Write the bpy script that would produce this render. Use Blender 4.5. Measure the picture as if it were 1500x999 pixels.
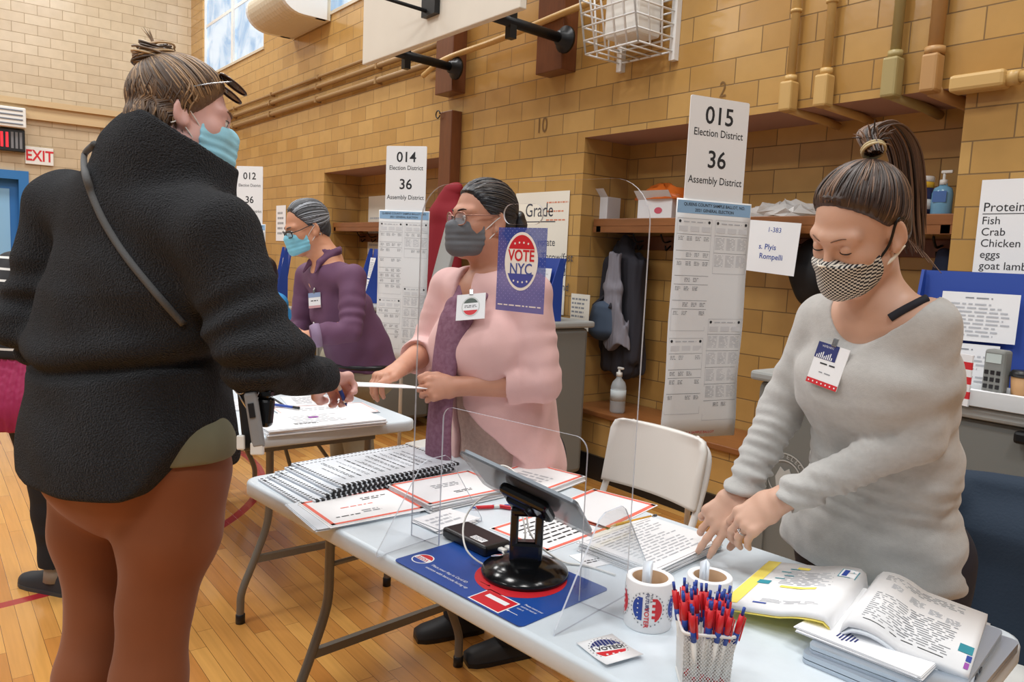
import bpy, bmesh, math, random
import numpy as np
from mathutils import Matrix, Vector
for o in list(bpy.data.objects): bpy.data.objects.remove(o)
S = bpy.context.scene; C = S.collection
R_ = math.radians
# ---------------------------------------------------------------- camera
CAM = np.array([0., 0., 1.43]); FPX = 1122.1
_ro, _pi, _ya = .04588, .10981, -.90484
_cy, _sy, _cp, _sp = math.cos(_ya), math.sin(_ya), math.cos(_pi), math.sin(_pi)
FW = np.array([_sy*_cp, _cy*_cp, -_sp]); _rt = np.array([_cy, -_sy, 0]); _up = np.cross(_rt, FW)
RT = math.cos(_ro)*_rt+math.sin(_ro)*_up; UP = -math.sin(_ro)*_rt+math.cos(_ro)*_up
cam = bpy.data.objects.new('camera', bpy.data.cameras.new('camera')); C.objects.link(cam)
cam.matrix_world = Matrix([[RT[i], UP[i], -FW[i], CAM[i]] for i in range(3)]+[[0, 0, 0, 1]])
cam.data.sensor_width = 36; cam.data.lens = 36*FPX/1500; cam.data.clip_start = .02
S.camera = cam
# ---------------------------------------------------------------- world, lamps, exposure
W = bpy.data.worlds.new('world'); S.world = W; W.use_nodes = True
W.node_tree.nodes['Background'].inputs[0].default_value = (.90, .95, 1.0, 1)
W.node_tree.nodes['Background'].inputs[1].default_value = .34
def lamp(name, loc, size, power, col, rot=(0, 0, 0), sy=None):
    l = bpy.data.lights.new(name, 'AREA'); l.energy = power; l.color = col; l.shape = 'RECTANGLE'
    l.size = size; l.size_y = sy or size
    o = bpy.data.objects.new(name, l); C.objects.link(o); o.location = loc; o.rotation_euler = rot
    return o
for _x in (-10.5, -6.5, -2.5, 1.5):
    for _y in (-5.5, -1.2, 2.2):
        lamp('gym_ceiling_light', (_x, _y, 6.4), 1.2, 176, (1, .98, .955))
lamp('window_daylight', (-3, -9, 4.2), 11, 800, (.80, .90, 1), (R_(-90), 0, 0), 2.6)
S.view_settings.view_transform = 'Standard'; S.view_settings.look = 'None'
S.view_settings.gamma = 1; S.view_settings.use_curve_mapping = False
S.view_settings.exposure = -0.74
# ---------------------------------------------------------------- layout helpers (points given by where they are seen plus a known plane)
def ray(x, y): return RT*(x-750)/FPX-UP*(y-499.5)/FPX+FW
def at(x, y, D): return Vector(CAM+ray(x, y)*D)
def onz(x, y, z=.74):
    d = ray(x, y); return Vector(CAM+d*((z-CAM[2])/d[2]))
def ony(x, y, Y=3.5):
    d = ray(x, y); return Vector(CAM+d*(Y/d[1]))
def onx(x, y, X=-12.8):
    d = ray(x, y); return Vector(CAM+d*(X/d[0]))
def lin(c):
    if isinstance(c, str): c = tuple(int(c[i:i+2], 16) for i in (0, 2, 4))
    return tuple((v/255/12.92 if v/255 <= .04045 else ((v/255+.055)/1.055)**2.4) for v in c)
# ---------------------------------------------------------------- materials
def mat(name, col, rough=.5, metal=0., spec=.5, var=None, bump=None, alpha=None, coat=0, emit=None, trans=0, sheen=0, attr=None, stretch=None, sss=0):
    m = bpy.data.materials.new(name); m.use_nodes = True; nt = m.node_tree; N = nt.nodes; L = nt.links
    b = N['Principled BSDF']; c = lin(col)
    b.inputs['Base Color'].default_value = (*c, 1); b.inputs['Roughness'].default_value = rough
    b.inputs['Metallic'].default_value = metal; b.inputs['Specular IOR Level'].default_value = spec
    b.inputs['Coat Weight'].default_value = coat; b.inputs['Transmission Weight'].default_value = trans
    b.inputs['Sheen Weight'].default_value = sheen
    if sss:
        b.inputs['Subsurface Weight'].default_value = sss; b.inputs['Subsurface Radius'].default_value = (.012, .005, .003)
        b.inputs['Subsurface Scale'].default_value = 1
    if alpha is not None: b.inputs['Alpha'].default_value = alpha
    if emit: b.inputs['Emission Color'].default_value = (*lin(emit[0]), 1); b.inputs['Emission Strength'].default_value = emit[1]
    tc = N.new('ShaderNodeTexCoord'); src = tc.outputs['Object']
    if stretch:
        mp = N.new('ShaderNodeMapping'); mp.inputs['Scale'].default_value = stretch; L.new(src, mp.inputs[0]); src = mp.outputs[0]
    if var:
        n = N.new('ShaderNodeTexNoise'); n.inputs['Scale'].default_value = var[0]; n.inputs['Detail'].default_value = 4; L.new(src, n.inputs['Vector'])
        mx = N.new('ShaderNodeMix'); mx.data_type = 'RGBA'; L.new(n.outputs[0], mx.inputs['Factor'])
        k = var[1]
        mx.inputs[6].default_value = (*[v*(1-k) for v in c], 1); mx.inputs[7].default_value = (*[min(1, v*(1+k)) for v in c], 1)
        if len(var) > 2: mx.inputs[7].default_value = (*lin(var[2]), 1); mx.inputs[6].default_value = (*c, 1)
        L.new(mx.outputs[2], b.inputs['Base Color'])
    if attr:
        a = N.new('ShaderNodeAttribute'); a.attribute_name = attr; L.new(a.outputs['Color'], b.inputs['Base Color'])
    if bump:
        n = N.new('ShaderNodeTexNoise'); n.inputs['Scale'].default_value = bump[0]; n.inputs['Detail'].default_value = 3; L.new(src, n.inputs['Vector'])
        bp = N.new('ShaderNodeBump'); bp.inputs['Strength'].default_value = bump[1]; bp.inputs['Distance'].default_value = bump[2] if len(bump) > 2 else .004
        L.new(n.outputs[0], bp.inputs['Height']); L.new(bp.outputs[0], b.inputs['Normal'])
    return m
def node(N, t, **kw):
    n = N.new(t)
    for k, v in kw.items():
        if k.startswith('_'): setattr(n, k[1:], v)
        else: n.inputs[k.replace('__', ' ')].default_value = v
    return n
def tile_mat(name, axis, c1, c2, mortar):
    """glazed structural tile in running bond: 305 x 135.5 mm faces"""
    m = bpy.data.materials.new(name); m.use_nodes = True; N = m.node_tree.nodes; L = m.node_tree.links
    b = N['Principled BSDF']; g = N.new('ShaderNodeNewGeometry'); sp = N.new('ShaderNodeSeparateXYZ'); L.new(g.outputs['Position'], sp.inputs[0])
    cb = N.new('ShaderNodeCombineXYZ')
    ax = node(N, 'ShaderNodeMath', _operation='ADD'); ax.inputs[1].default_value = 30.5-.265+.1525 if axis == 'X' else 30.5-3.5+.05
    az = node(N, 'ShaderNodeMath', _operation='ADD'); az.inputs[1].default_value = 1.355-.0975
    L.new(sp.outputs[axis], ax.inputs[0]); L.new(sp.outputs['Z'], az.inputs[0]); L.new(ax.outputs[0], cb.inputs[0]); L.new(az.outputs[0], cb.inputs[1])
    br = N.new('ShaderNodeTexBrick'); br.offset = .5; br.offset_frequency = 2
    for k, v in dict(Scale=1, Mortar__Size=.0032, Mortar__Smooth=.25, Bias=0, Brick__Width=.305, Row__Height=.1355).items(): br.inputs[k.replace('__', ' ')].default_value = v
    br.inputs['Color1'].default_value = (*lin(c1), 1); br.inputs['Color2'].default_value = (*lin(c2), 1); br.inputs['Mortar'].default_value = (*lin(mortar), 1)
    L.new(cb.outputs[0], br.inputs['Vector'])
    n = node(N, 'ShaderNodeTexNoise', Scale=9.); n.inputs['Detail'].default_value = 5; L.new(g.outputs['Position'], n.inputs['Vector'])
    mr = node(N, 'ShaderNodeMapRange'); mr.inputs[3].default_value = .88; mr.inputs[4].default_value = 1.1; L.new(n.outputs[0], mr.inputs[0])
    mx = N.new('ShaderNodeMix'); mx.data_type = 'RGBA'; mx.blend_type = 'MULTIPLY'; mx.inputs[0].default_value = 1
    L.new(br.outputs['Color'], mx.inputs[6]); L.new(mr.outputs[0], mx.inputs[7]); L.new(mx.outputs[2], b.inputs['Base Color'])
    rr = node(N, 'ShaderNodeMapRange'); rr.inputs[3].default_value = .2; rr.inputs[4].default_value = .7; L.new(br.outputs['Fac'], rr.inputs[0]); L.new(rr.outputs[0], b.inputs['Roughness'])
    iv = node(N, 'ShaderNodeMath', _operation='SUBTRACT'); iv.inputs[0].default_value = 1; L.new(br.outputs['Fac'], iv.inputs[1])
    n2 = node(N, 'ShaderNodeTexNoise', Scale=14.); L.new(g.outputs['Position'], n2.inputs['Vector'])
    ad = node(N, 'ShaderNodeMath', _operation='MULTIPLY_ADD'); ad.inputs[1].default_value = .35; L.new(n2.outputs[0], ad.inputs[0]); L.new(iv.outputs[0], ad.inputs[2])
    bp = node(N, 'ShaderNodeBump', Strength=.6, Distance=.003); L.new(ad.outputs[0], bp.inputs['Height']); L.new(bp.outputs[0], b.inputs['Normal'])
    return m
def floor_mat():
    m = bpy.data.materials.new('maple_strip_floor'); m.use_nodes = True; N = m.node_tree.nodes; L = m.node_tree.links
    b = N['Principled BSDF']; g = N.new('ShaderNodeNewGeometry')
    br = N.new('ShaderNodeTexBrick'); br.offset = .37; br.offset_frequency = 3; br.squash = 1.4; br.squash_frequency = 2
    for k, v in {'Scale': 1, 'Mortar Size': .0009, 'Mortar Smooth': .2, 'Bias': -.1, 'Brick Width': .62, 'Row Height': .0572}.items(): br.inputs[k].default_value = v
    br.inputs['Color1'].default_value = (*lin('D9A257'), 1); br.inputs['Color2'].default_value = (*lin('B87838'), 1); br.inputs['Mortar'].default_value = (*lin('6B431E'), 1)
    ad = node(N, 'ShaderNodeVectorMath', _operation='ADD'); ad.inputs[1].default_value = (40, 40, 0); L.new(g.outputs['Position'], ad.inputs[0]); L.new(ad.outputs[0], br.inputs['Vector'])
    mp = N.new('ShaderNodeMapping'); mp.inputs['Scale'].default_value = (2.2, 38, 1); L.new(g.outputs['Position'], mp.inputs[0])
    n = node(N, 'ShaderNodeTexNoise', Scale=1.6); n.inputs['Detail'].default_value = 6; L.new(mp.outputs[0], n.inputs['Vector'])
    mr = node(N, 'ShaderNodeMapRange'); mr.inputs[3].default_value = .78; mr.inputs[4].default_value = 1.18; L.new(n.outputs[0], mr.inputs[0])
    mx = N.new('ShaderNodeMix'); mx.data_type = 'RGBA'; mx.blend_type = 'MULTIPLY'; mx.inputs[0].default_value = 1
    L.new(br.outputs['Color'], mx.inputs[6]); L.new(mr.outputs[0], mx.inputs[7])
    # painted red arc of the court's centre circle
    sp = N.new('ShaderNodeVectorMath'); sp.operation = 'DISTANCE'; sp.inputs[1].default_value = (-5.1, 0.05, 0); L.new(g.outputs['Position'], sp.inputs[0])
    s1 = node(N, 'ShaderNodeMath', _operation='SUBTRACT'); s1.inputs[1].default_value = 1.70; L.new(sp.outputs['Value'], s1.inputs[0])
    s2 = node(N, 'ShaderNodeMath', _operation='ABSOLUTE'); L.new(s1.outputs[0], s2.inputs[0])
    s3 = node(N, 'ShaderNodeMath', _operation='LESS_THAN'); s3.inputs[1].default_value = .026; L.new(s2.outputs[0], s3.inputs[0])
    m2 = N.new('ShaderNodeMix'); m2.data_type = 'RGBA'; m2.inputs[7].default_value = (*lin('A3232B'), 1); L.new(s3.outputs[0], m2.inputs[0]); L.new(mx.outputs[2], m2.inputs[6])
    L.new(m2.outputs[2], b.inputs['Base Color']); b.inputs['Roughness'].default_value = .22; b.inputs['Coat Weight'].default_value = .25; b.inputs['Coat Roughness'].default_value = .1
    n2 = node(N, 'ShaderNodeTexNoise', Scale=3.); L.new(g.outputs['Position'], n2.inputs['Vector'])
    a2 = node(N, 'ShaderNodeMath', _operation='MULTIPLY_ADD'); a2.inputs[1].default_value = -.3; L.new(br.outputs['Fac'], a2.inputs[0]); L.new(n2.outputs[0], a2.inputs[2])
    bp = node(N, 'ShaderNodeBump', Strength=.25, Distance=.004); L.new(a2.outputs[0], bp.inputs['Height']); L.new(bp.outputs[0], b.inputs['Normal'])
    return m
def check_mat(name, c1, c2, s, rot=0):
    m = mat(name, c1, .8); N = m.node_tree.nodes; L = m.node_tree.links
    tc = N.new('ShaderNodeTexCoord'); mp = N.new('ShaderNodeMapping'); mp.inputs['Rotation'].default_value = (0, R_(rot), 0); L.new(tc.outputs['Object'], mp.inputs[0])
    ck = N.new('ShaderNodeTexChecker'); ck.inputs['Scale'].default_value = s; ck.inputs[1].default_value = (*lin(c1), 1); ck.inputs[2].default_value = (*lin(c2), 1)
    L.new(mp.outputs[0], ck.inputs[0]); L.new(ck.outputs[0], N['Principled BSDF'].inputs['Base Color']); return m
def flat_check_mat(name, c1, c2, s, R):
    """checks across the face of a mask: the cloth's own axes, depth ignored"""
    m = mat(name, c1, .8); N = m.node_tree.nodes; L = m.node_tree.links; tc = N.new('ShaderNodeTexCoord'); e = Matrix([list(r) for r in np.asarray(R).T]).to_euler()
    a = N.new('ShaderNodeMapping'); a.inputs['Rotation'].default_value = e; b = N.new('ShaderNodeMapping'); b.inputs['Scale'].default_value = (1, 0, 1); b.inputs['Location'].default_value = (0, .002, 0); b.inputs['Rotation'].default_value = (0, R_(8), 0)
    ck = N.new('ShaderNodeTexChecker'); ck.inputs['Scale'].default_value = s; ck.inputs[1].default_value = (*lin(c1), 1); ck.inputs[2].default_value = (*lin(c2), 1)
    L.new(tc.outputs['Object'], a.inputs[0]); L.new(a.outputs[0], b.inputs[0]); L.new(b.outputs[0], ck.inputs[0]); L.new(ck.outputs[0], N['Principled BSDF'].inputs['Base Color']); return m
def stripe_mat(name, c1, c2, s, duty, axis=2):
    m = mat(name, c1, .8); N = m.node_tree.nodes; L = m.node_tree.links
    tc = N.new('ShaderNodeTexCoord'); sp = N.new('ShaderNodeSeparateXYZ'); L.new(tc.outputs['Object'], sp.inputs[0])
    a = node(N, 'ShaderNodeMath', _operation='MULTIPLY'); a.inputs[1].default_value = s; L.new(sp.outputs[axis], a.inputs[0])
    f = node(N, 'ShaderNodeMath', _operation='FRACT'); L.new(a.outputs[0], f.inputs[0])
    lt = node(N, 'ShaderNodeMath', _operation='LESS_THAN'); lt.inputs[1].default_value = duty; L.new(f.outputs[0], lt.inputs[0])
    mx = N.new('ShaderNodeMix'); mx.data_type = 'RGBA'; mx.inputs[6].default_value = (*lin(c1), 1); mx.inputs[7].default_value = (*lin(c2), 1)
    L.new(lt.outputs[0], mx.inputs[0]); L.new(mx.outputs[2], N['Principled BSDF'].inputs['Base Color']); return m
PAPER = mat('white_paper', 'EDEEF0', .75); PAPER2 = mat('cool_paper', 'DFE6EE', .7); CREAM = mat('cream_paper', 'EFE9DA', .75)
INK = mat('black_ink', '26272B', .7); GREYINK = mat('grey_ink', '8E9197', .8); LIGHTINK = mat('pale_grey_ink', 'B9BCC2', .8); REDINK = mat('red_ink', 'C9323A', .7); BLUEINK = mat('blue_ink', '28459B', .7)
CORAL = mat('coral_border', 'E9705E', .7); TEALINK = mat('teal_ink', '2F8FA0', .7); YELLOW = mat('yellow_highlighter', 'F2DF6A', .7); NAVY = mat('navy_ink', '26306E', .6)
VRED = mat('vote_red', 'D0252F', .45); VBLUE = mat('vote_blue', '23459E', .45); PURPLEINK = mat('violet_mark', '9A4FA8', .7)
BLACKP = mat('black_plastic', '17181B', .35); BLACKM = mat('black_metal', '1B1C1E', .4, .4); WHITEP = mat('white_plastic', 'E6E5E0', .4); WHITEM = mat('white_metal', 'E4E4E2', .35)
GREYTUBE = mat('grey_steel_tube', '7A756C', .4, .3); TABLETOP = mat('table_plastic', 'D3DEE6', .33, var=(60, .03), bump=(260, .12, .001)); CARTGREY = mat('grey_moulded_plastic', '7F817D', .55, bump=(200, .15, .001)); CARTLID = mat('pale_grey_plastic', 'A9ABA8', .5)
CHROME = mat('steel', 'B8BABD', .25, 1.); TAN = mat('tan_painted_metal', 'C9A465', .4); TANB = mat('brown_painted_metal', '9C7A4E', .45); WOODD = mat('dark_varnished_wood', '6B3D22', .35, var=(6, .3), stretch=(8, 8, 1)); WOODM = mat('brown_varnished_wood', '8A5730', .35, var=(5, .3), stretch=(1, 8, 8))
BLUEP = mat('royal_blue_board', '2246A0', .5); SOFFIT = mat('painted_soffit', 'A98578', .6); CLEAR = mat('clear_plastic', 'F4F7FA', .05, alpha=.22)
# ---------------------------------------------------------------- mesh collector
class G:
    def __init__(s, *mats): s.bm = bmesh.new(); s.mats = list(mats); s.M = Matrix(); s.ed = []
    def mi(s, m):
        if m is None: return 0
        if m not in s.mats: s.mats.append(m)
        return s.mats.index(m)
    def add(s, vs, fs, m=None, smooth=False):
        k = s.mi(m); bv = [s.bm.verts.new(s.M @ Vector(v)) for v in vs]; out = []
        for f in fs:
            try: q = s.bm.faces.new([bv[i] for i in f]); q.material_index = k; q.smooth = smooth; out.append(q)
            except ValueError: pass
        return bv, out
    def box(s, c, d, m=None, rot=None, bev=0, seg=2):
        M = Matrix.Translation(c) @ (rot.to_4x4() if rot else Matrix())
        x, y, z = d[0]/2, d[1]/2, d[2]/2
        vs = [M @ Vector((a*x, b*y, e*z)) for a in (-1, 1) for b in (-1, 1) for e in (-1, 1)]
        bv, fs = s.add(vs, [(0, 1, 3, 2), (4, 6, 7, 5), (0, 4, 5, 1), (2, 3, 7, 6), (0, 2, 6, 4), (1, 5, 7, 3)], m)
        if bev:
            es = list({e for f in fs for e in f.edges})
            r = bmesh.ops.bevel(s.bm, geom=es, offset=bev, segments=seg, profile=.5, affect='EDGES', material=s.mi(m))
            for f in r['faces']: f.material_index = s.mi(m)
    def span(s, lo, hi, m=None, bev=0): s.box([(a+b)/2 for a, b in zip(lo, hi)], [abs(b-a) for a, b in zip(lo, hi)], m, bev=bev)
    def quad(s, a, b, c, d, m=None): s.add([a, b, c, d], [(0, 1, 2, 3)], m)
    def rect(s, x0, y0, x1, y1, z, m=None): s.quad((x0, y0, z), (x1, y0, z), (x1, y1, z), (x0, y1, z), m)
    def tube(s, pts, r, m=None, n=8, cap=True, closed=False, flat=1.):
        pts = [Vector(p) for p in pts]; N = len(pts); rs = r if isinstance(r, (list, tuple)) else [r]*N
        rings = []; up = None
        for i, p in enumerate(pts):
            t = ((pts[(i+1) % N]-pts[i-1]) if closed else (pts[min(i+1, N-1)]-pts[max(i-1, 0)])).normalized()
            if up is None: up = t.orthogonal().normalized()
            up = (up-t*up.dot(t)).normalized(); sd = t.cross(up)
            rings.append([p+(up*math.cos(a)*flat+sd*math.sin(a))*rs[i] for a in [2*math.pi*j/n for j in range(n)]])
        vs = [v for rg in rings for v in rg]; fs = []
        for i in range(N if closed else N-1):
            i2 = (i+1) % N
            for j in range(n): fs.append((i*n+j, i*n+(j+1) % n, i2*n+(j+1) % n, i2*n+j))
        if cap and not closed: fs += [tuple(range(n))[::-1], tuple((N-1)*n+j for j in range(n))]
        s.add(vs, fs, m, True)
    def lathe(s, prof, m=None, n=24, c=(0, 0, 0), ax=None, cap=True):
        M = Matrix.Translation(c)
        if ax is not None: M = M @ Vector((0, 0, 1)).rotation_difference(Vector(ax)).to_matrix().to_4x4()
        vs = [M @ Vector((r*math.cos(2*math.pi*j/n), r*math.sin(2*math.pi*j/n), z)) for r, z in prof for j in range(n)]
        fs = [(i*n+j, i*n+(j+1) % n, (i+1)*n+(j+1) % n, (i+1)*n+j) for i in range(len(prof)-1) for j in range(n)]
        if cap and prof[0][0] > 1e-6: fs.append(tuple(range(n))[::-1])
        if cap and prof[-1][0] > 1e-6: fs.append(tuple((len(prof)-1)*n+j for j in range(n)))
        s.add(vs, fs, m, True)
    def prism(s, poly, z0, z1, m=None):
        n = len(poly); vs = [(x, y, z0) for x, y in poly]+[(x, y, z1) for x, y in poly]
        s.add(vs, [tuple(range(n))[::-1], tuple(range(n, 2*n))]+[(i, (i+1) % n, n+(i+1) % n, n+i) for i in range(n)], m)
    def disc(s, c, rx, ry, z, m=None, n=32, a0=0, a1=360):
        s.add([(c[0]+rx*math.cos(R_(a0+(a1-a0)*i/n)), c[1]+ry*math.sin(R_(a0+(a1-a0)*i/n)), z) for i in range(n if a1-a0 == 360 else n+1)], [tuple(range(n if a1-a0 == 360 else n+1))], m)
    def text(s, t, size, x, y, z, m=None, align='LEFT', rot=0, bold=0, sx=1):
        cu = bpy.data.curves.new('t', 'FONT'); cu.body = t; cu.size = size; cu.align_x = align; cu.align_y = 'CENTER'; cu.offset = bold*size
        cu.resolution_u = 3
        o = bpy.data.objects.new('t', cu); C.objects.link(o); dg = bpy.context.evaluated_depsgraph_get()
        me = bpy.data.meshes.new_from_object(o.evaluated_get(dg)); M = Matrix.Translation((x, y, z)) @ Matrix.Rotation(R_(rot), 4, 'Z') @ Matrix.Diagonal((sx, 1, 1, 1))
        s.add([M @ v.co for v in me.vertices], [tuple(p.vertices) for p in me.polygons], m)
        bpy.data.objects.remove(o); bpy.data.curves.remove(cu); bpy.data.meshes.remove(me)
    def lines(s, x0, y0, x1, y1, n, z, m=None, seed=1, th=.42, along='x', rag=.35, word=.03):
        """rows of small printed words filling the box"""
        rn = random.Random(seed)
        for i in range(n):
            if along == 'x':
                yy = y1-(i+.5)*(y1-y0)/n; h = (y1-y0)/n*th/2; end = x1-(x1-x0)*rag*rn.random()**2; x = x0
                while x < end:
                    w = word*(.35+rn.random()); e = min(x+w, end)
                    s.rect(x, yy-h, e, yy+h, z, m); x = e+word*.25
            else:
                xx = x0+(i+.5)*(x1-x0)/n; h = (x1-x0)/n*th/2; end = y1-(y1-y0)*rag*rn.random()**2; y = y0
                while y < end:
                    w = word*(.35+rn.random()); e = min(y+w, end)
                    s.rect(xx-h, y, xx+h, e, z, m); y = e+word*.25
    def obj(s, name, parent=None, loc=None, rotz=0, M=None, smooth_angle=None):
        me = bpy.data.meshes.new(name); s.bm.normal_update(); s.bm.to_mesh(me); s.bm.free()
        for m in s.mats: me.materials.append(m)
        o = bpy.data.objects.new(name, me); C.objects.link(o)
        if parent: o.parent = parent
        if M is not None: o.matrix_local = M
        if loc is not None: o.location = loc; o.rotation_euler = (0, 0, rotz)
        return o
def tag(o, label, cat, group=None, kind=None):
    if label: o['label'] = label
    if cat: o['category'] = cat
    if group: o['group'] = group
    if kind: o['kind'] = kind
    return o
def thing(name, label, cat, loc=(0, 0, 0), rotz=0, group=None):
    o = bpy.data.objects.new(name, None); o.empty_display_size = .05; C.objects.link(o); o.location = loc; o.rotation_euler = (0, 0, rotz)
    return tag(o, label, cat, group)
def struct(g, name, **k):
    o = g.obj(name, **k); o['kind'] = 'structure'; return o
def dup(root, loc, rotz=0, label=None, group=None):
    def cp(o, par):
        c = o.copy(); C.objects.link(c); c.parent = par
        for ch in list(o.children): cp(ch, c)
        return c
    r = cp(root, None); r.location = loc; r.rotation_euler = (0, 0, rotz)
    if label: r['label'] = label
    if group: r['group'] = group
    return r
def rrect(w, h, r, n=5, cx=0, cy=0):
    out = []
    for (sx, sy, a) in ((1, 1, 0), (-1, 1, 90), (-1, -1, 180), (1, -1, 270)):
        for i in range(n+1):
            t = R_(a+90*i/n); out.append((cx+sx*(w/2-r)+r*math.cos(t), cy+sy*(h/2-r)+r*math.sin(t)))
    return out
def bez(pts, n=8):
    """Catmull-Rom through the points"""
    P = [Vector(p) for p in pts]; P = [P[0]*2-P[1]]+P+[P[-1]*2-P[-2]]; out = []
    for i in range(1, len(P)-2):
        a, b, c, d = P[i-1:i+3]
        for k in range(n):
            t = k/n; out.append(.5*((2*b)+(c-a)*t+(2*a-5*b+4*c-d)*t*t+(3*b-a-3*c+d)*t**3))
    return out+[P[-2]]
# ================================================================ SETTING
TW = tile_mat('glazed_ochre_tile', 'X', 'C59D5E', 'B48A4C', '7F6238'); TWY = tile_mat('glazed_ochre_tile_return', 'Y', 'C59D5E', 'B48A4C', '7F6238')
TE = tile_mat('glazed_buff_tile_daylit', 'Y', 'CDBB9E', 'C2AE90', '978262')  # end wall tile: pale look of the daylight on it put into the colours
YW = 3.5; XE = -12.8; ZA = 2.225
g = G(floor_mat()); g.span((XE-.3, -10, -.1), (4.5, 4.2, 0)); struct(g, 'floor')
g = G(TW, TWY, SOFFIT)
def wseg(x0, x1, z0, z1, y0=YW): g.span((x0, y0, z0), (x1, 4.05, z1))
AL = ((-7.83, -5.43), (-3.78, -1.457)); BZ = .42
wseg(XE-.3, AL[0][0], 0, 3.855); wseg(AL[0][1], AL[1][0], 0, 3.855); wseg(AL[1][1], 3, 0, 3.855)
for a, b in AL:
    wseg(a, b, ZA, 3.855); wseg(a, b, 0, BZ); wseg(a, b, BZ, ZA, 3.93)
WIN = ((-12.2, -9.68), (-7.9, -5.4), (-3.6, -1.1))
xs = [XE-.3]+[v for w in WIN for v in w]+[3]
for i in range(0, len(xs), 2): wseg(xs[i], xs[i+1], 3.855, 6.2)
wseg(XE-.3, 3, 6.2, 7.2)
g.bm.normal_update()
for f in g.bm.faces: f.material_index = 1 if abs(f.normal.x) > .5 else 2 if f.normal.z < -.5 else 0
struct(g, 'wall_back')
g = G(TE); g.span((XE-.3, -10, 2.3), (XE, YW, 7.2)); g.span((XE-.3, 1.32, 0), (XE, YW, 2.3)); g.span((XE-.3, -10, 0), (XE, -.9, 2.3)); struct(g, 'wall_left')
g = G(BLACKP); g.span((AL[0][1], YW-.02, 0), (3, YW, .16)); g.span((AL[0][0]-2.5, YW-.02, 0), (AL[0][1], YW, .16)); struct(g, 'baseboard_back')
# blue double door under the exit sign
DB = mat('blue_door_paint', '2E74B5', .45); DB2 = mat('pale_blue_door_glass', '8FC0E4', .25)
g = G(DB); g.span((XE-.2, -.9, 0), (XE-.12, .2, 2.25)); g.span((XE-.2, .22, 0), (XE-.12, 1.32, 2.25)); d = struct(g, 'door_1')
g = G(DB); g.span((XE-.14, 1.2, 0), (XE+.03, 1.32, 2.3)); g.span((XE-.14, -.8, 2.18), (XE+.029, 1.2, 2.299)); g.span((XE-.14, -.9, 0), (XE+.03, -.8, 2.3)); g.obj('door_frame', d)
g = G(DB2); g.span((XE-.13, .85, 1.0), (XE-.11, 1.1, 2.05)); g.span((XE-.13, -.2, 1.0), (XE-.11, .05, 2.05)); g.obj('door_glass', d)
g = G(CHROME); g.span((XE-.12, .3, .98), (XE-.05, 1.0, 1.04), bev=.01); g.obj('push_bar', d)
# windows
PANE = mat("daylit_glass", "5A6570", .1, emit=('E6F1FB', 1.4)); N = PANE.node_tree.nodes; L = PANE.node_tree.links
_n = node(N, 'ShaderNodeTexNoise', Scale=2.2); _n.inputs['Detail'].default_value = 5; _n.inputs['Distortion'].default_value = 1.2
_c = N.new('ShaderNodeValToRGB'); _c.color_ramp.elements[0].position = .36; _c.color_ramp.elements[0].color = (*lin('8FB8DE'), 1); _c.color_ramp.elements[1].position = .60; _c.color_ramp.elements[1].color = (*lin('E3F0FC'), 1)
_t = N.new('ShaderNodeTexCoord'); L.new(_t.outputs['Object'], _n.inputs['Vector']); L.new(_n.outputs[0], _c.inputs[0]); L.new(_c.outputs[0], N['Principled BSDF'].inputs['Emission Color'])
for i, (a, b) in enumerate(WIN):
    g = G(WHITEP); g.span((a, 3.53, 3.855), (b, 3.58, 3.89)); g.span((a, 3.53, 6.1), (b, 3.58, 6.2))
    nm = 2; w = (b-a)/nm
    for k in range(nm+1):
        x = a+k*w; g.span((max(a, x-.035), 3.52, 3.855), (min(b, x+.035), 3.59, 6.2))
    for z in (4.6, 5.35): g.span((a, 3.54, z-.02), (b, 3.57, z+.02))
    wn = struct(g, 'window_%d' % (i+1))
    g = G(PANE); g.span((a, 3.55, 3.87), (b, 3.555, 6.15)); g.obj('pane', wn)
    g = G(mat('stone_sill', 'CFC4AE', .5)); g.span((a-.02, 3.485, 3.825), (b+.02, 3.56, 3.856)); g.obj('sill', wn)
# horizontal pipes and ledge along the walls
def hpipe(name, z, r, m, x0=XE, x1=-4.4, clips=True):
    g = G(m); y = YW-r-.015
    g.tube([(x0+.02, y, z), (x1, y, z)], r, n=10)
    o = struct(g, name)
    c = G(m); x = x0+.8
    while x < x1: c.box((x, y+.01, z), (.03, r*2+.03, r*2.5)); x += 1.35
    c.obj('pipe_clip', o)
hpipe('trim_1', ony(414, 134.6).z, .016, TANB, x1=-5.9); hpipe('trim_2', ony(414, 147.6).z, .024, TANB, x1=-5.5); hpipe('trim_3', ony(414, 164.6).z, .026, TANB, x1=-5.4)
g = G(TAN); p, q = ony(700, 77, 3.42), ony(851, 21, 3.42); z = (p.z+q.z)/2
g.tube(bez([(-5.75, 3.44, z-.06), (-5.3, 3.36, z-.02), (-4.6, 3.36, z), (-4, 3.36, z+.03), (-3.4, 3.4, z+.09), (-2.8, 3.4, z+.2)]), .022, n=10); struct(g, 'trim_4')
g = G(mat('buff_painted_ledge', 'C9AE84', .5))
g.span((XE, -10, 3.20), (XE+.09, 3.45, 3.28)); g.span((XE, -10, 3.08), (XE+.04, 3.45, 3.20)); g.span((XE, -10, 3.02), (XE+.07, 3.45, 3.08))
for y in (-1.2, .9, 2.35): g.span((XE, y-.06, 2.86), (XE+.12, y+.06, 3.08))
struct(g, 'trim_5')
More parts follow.
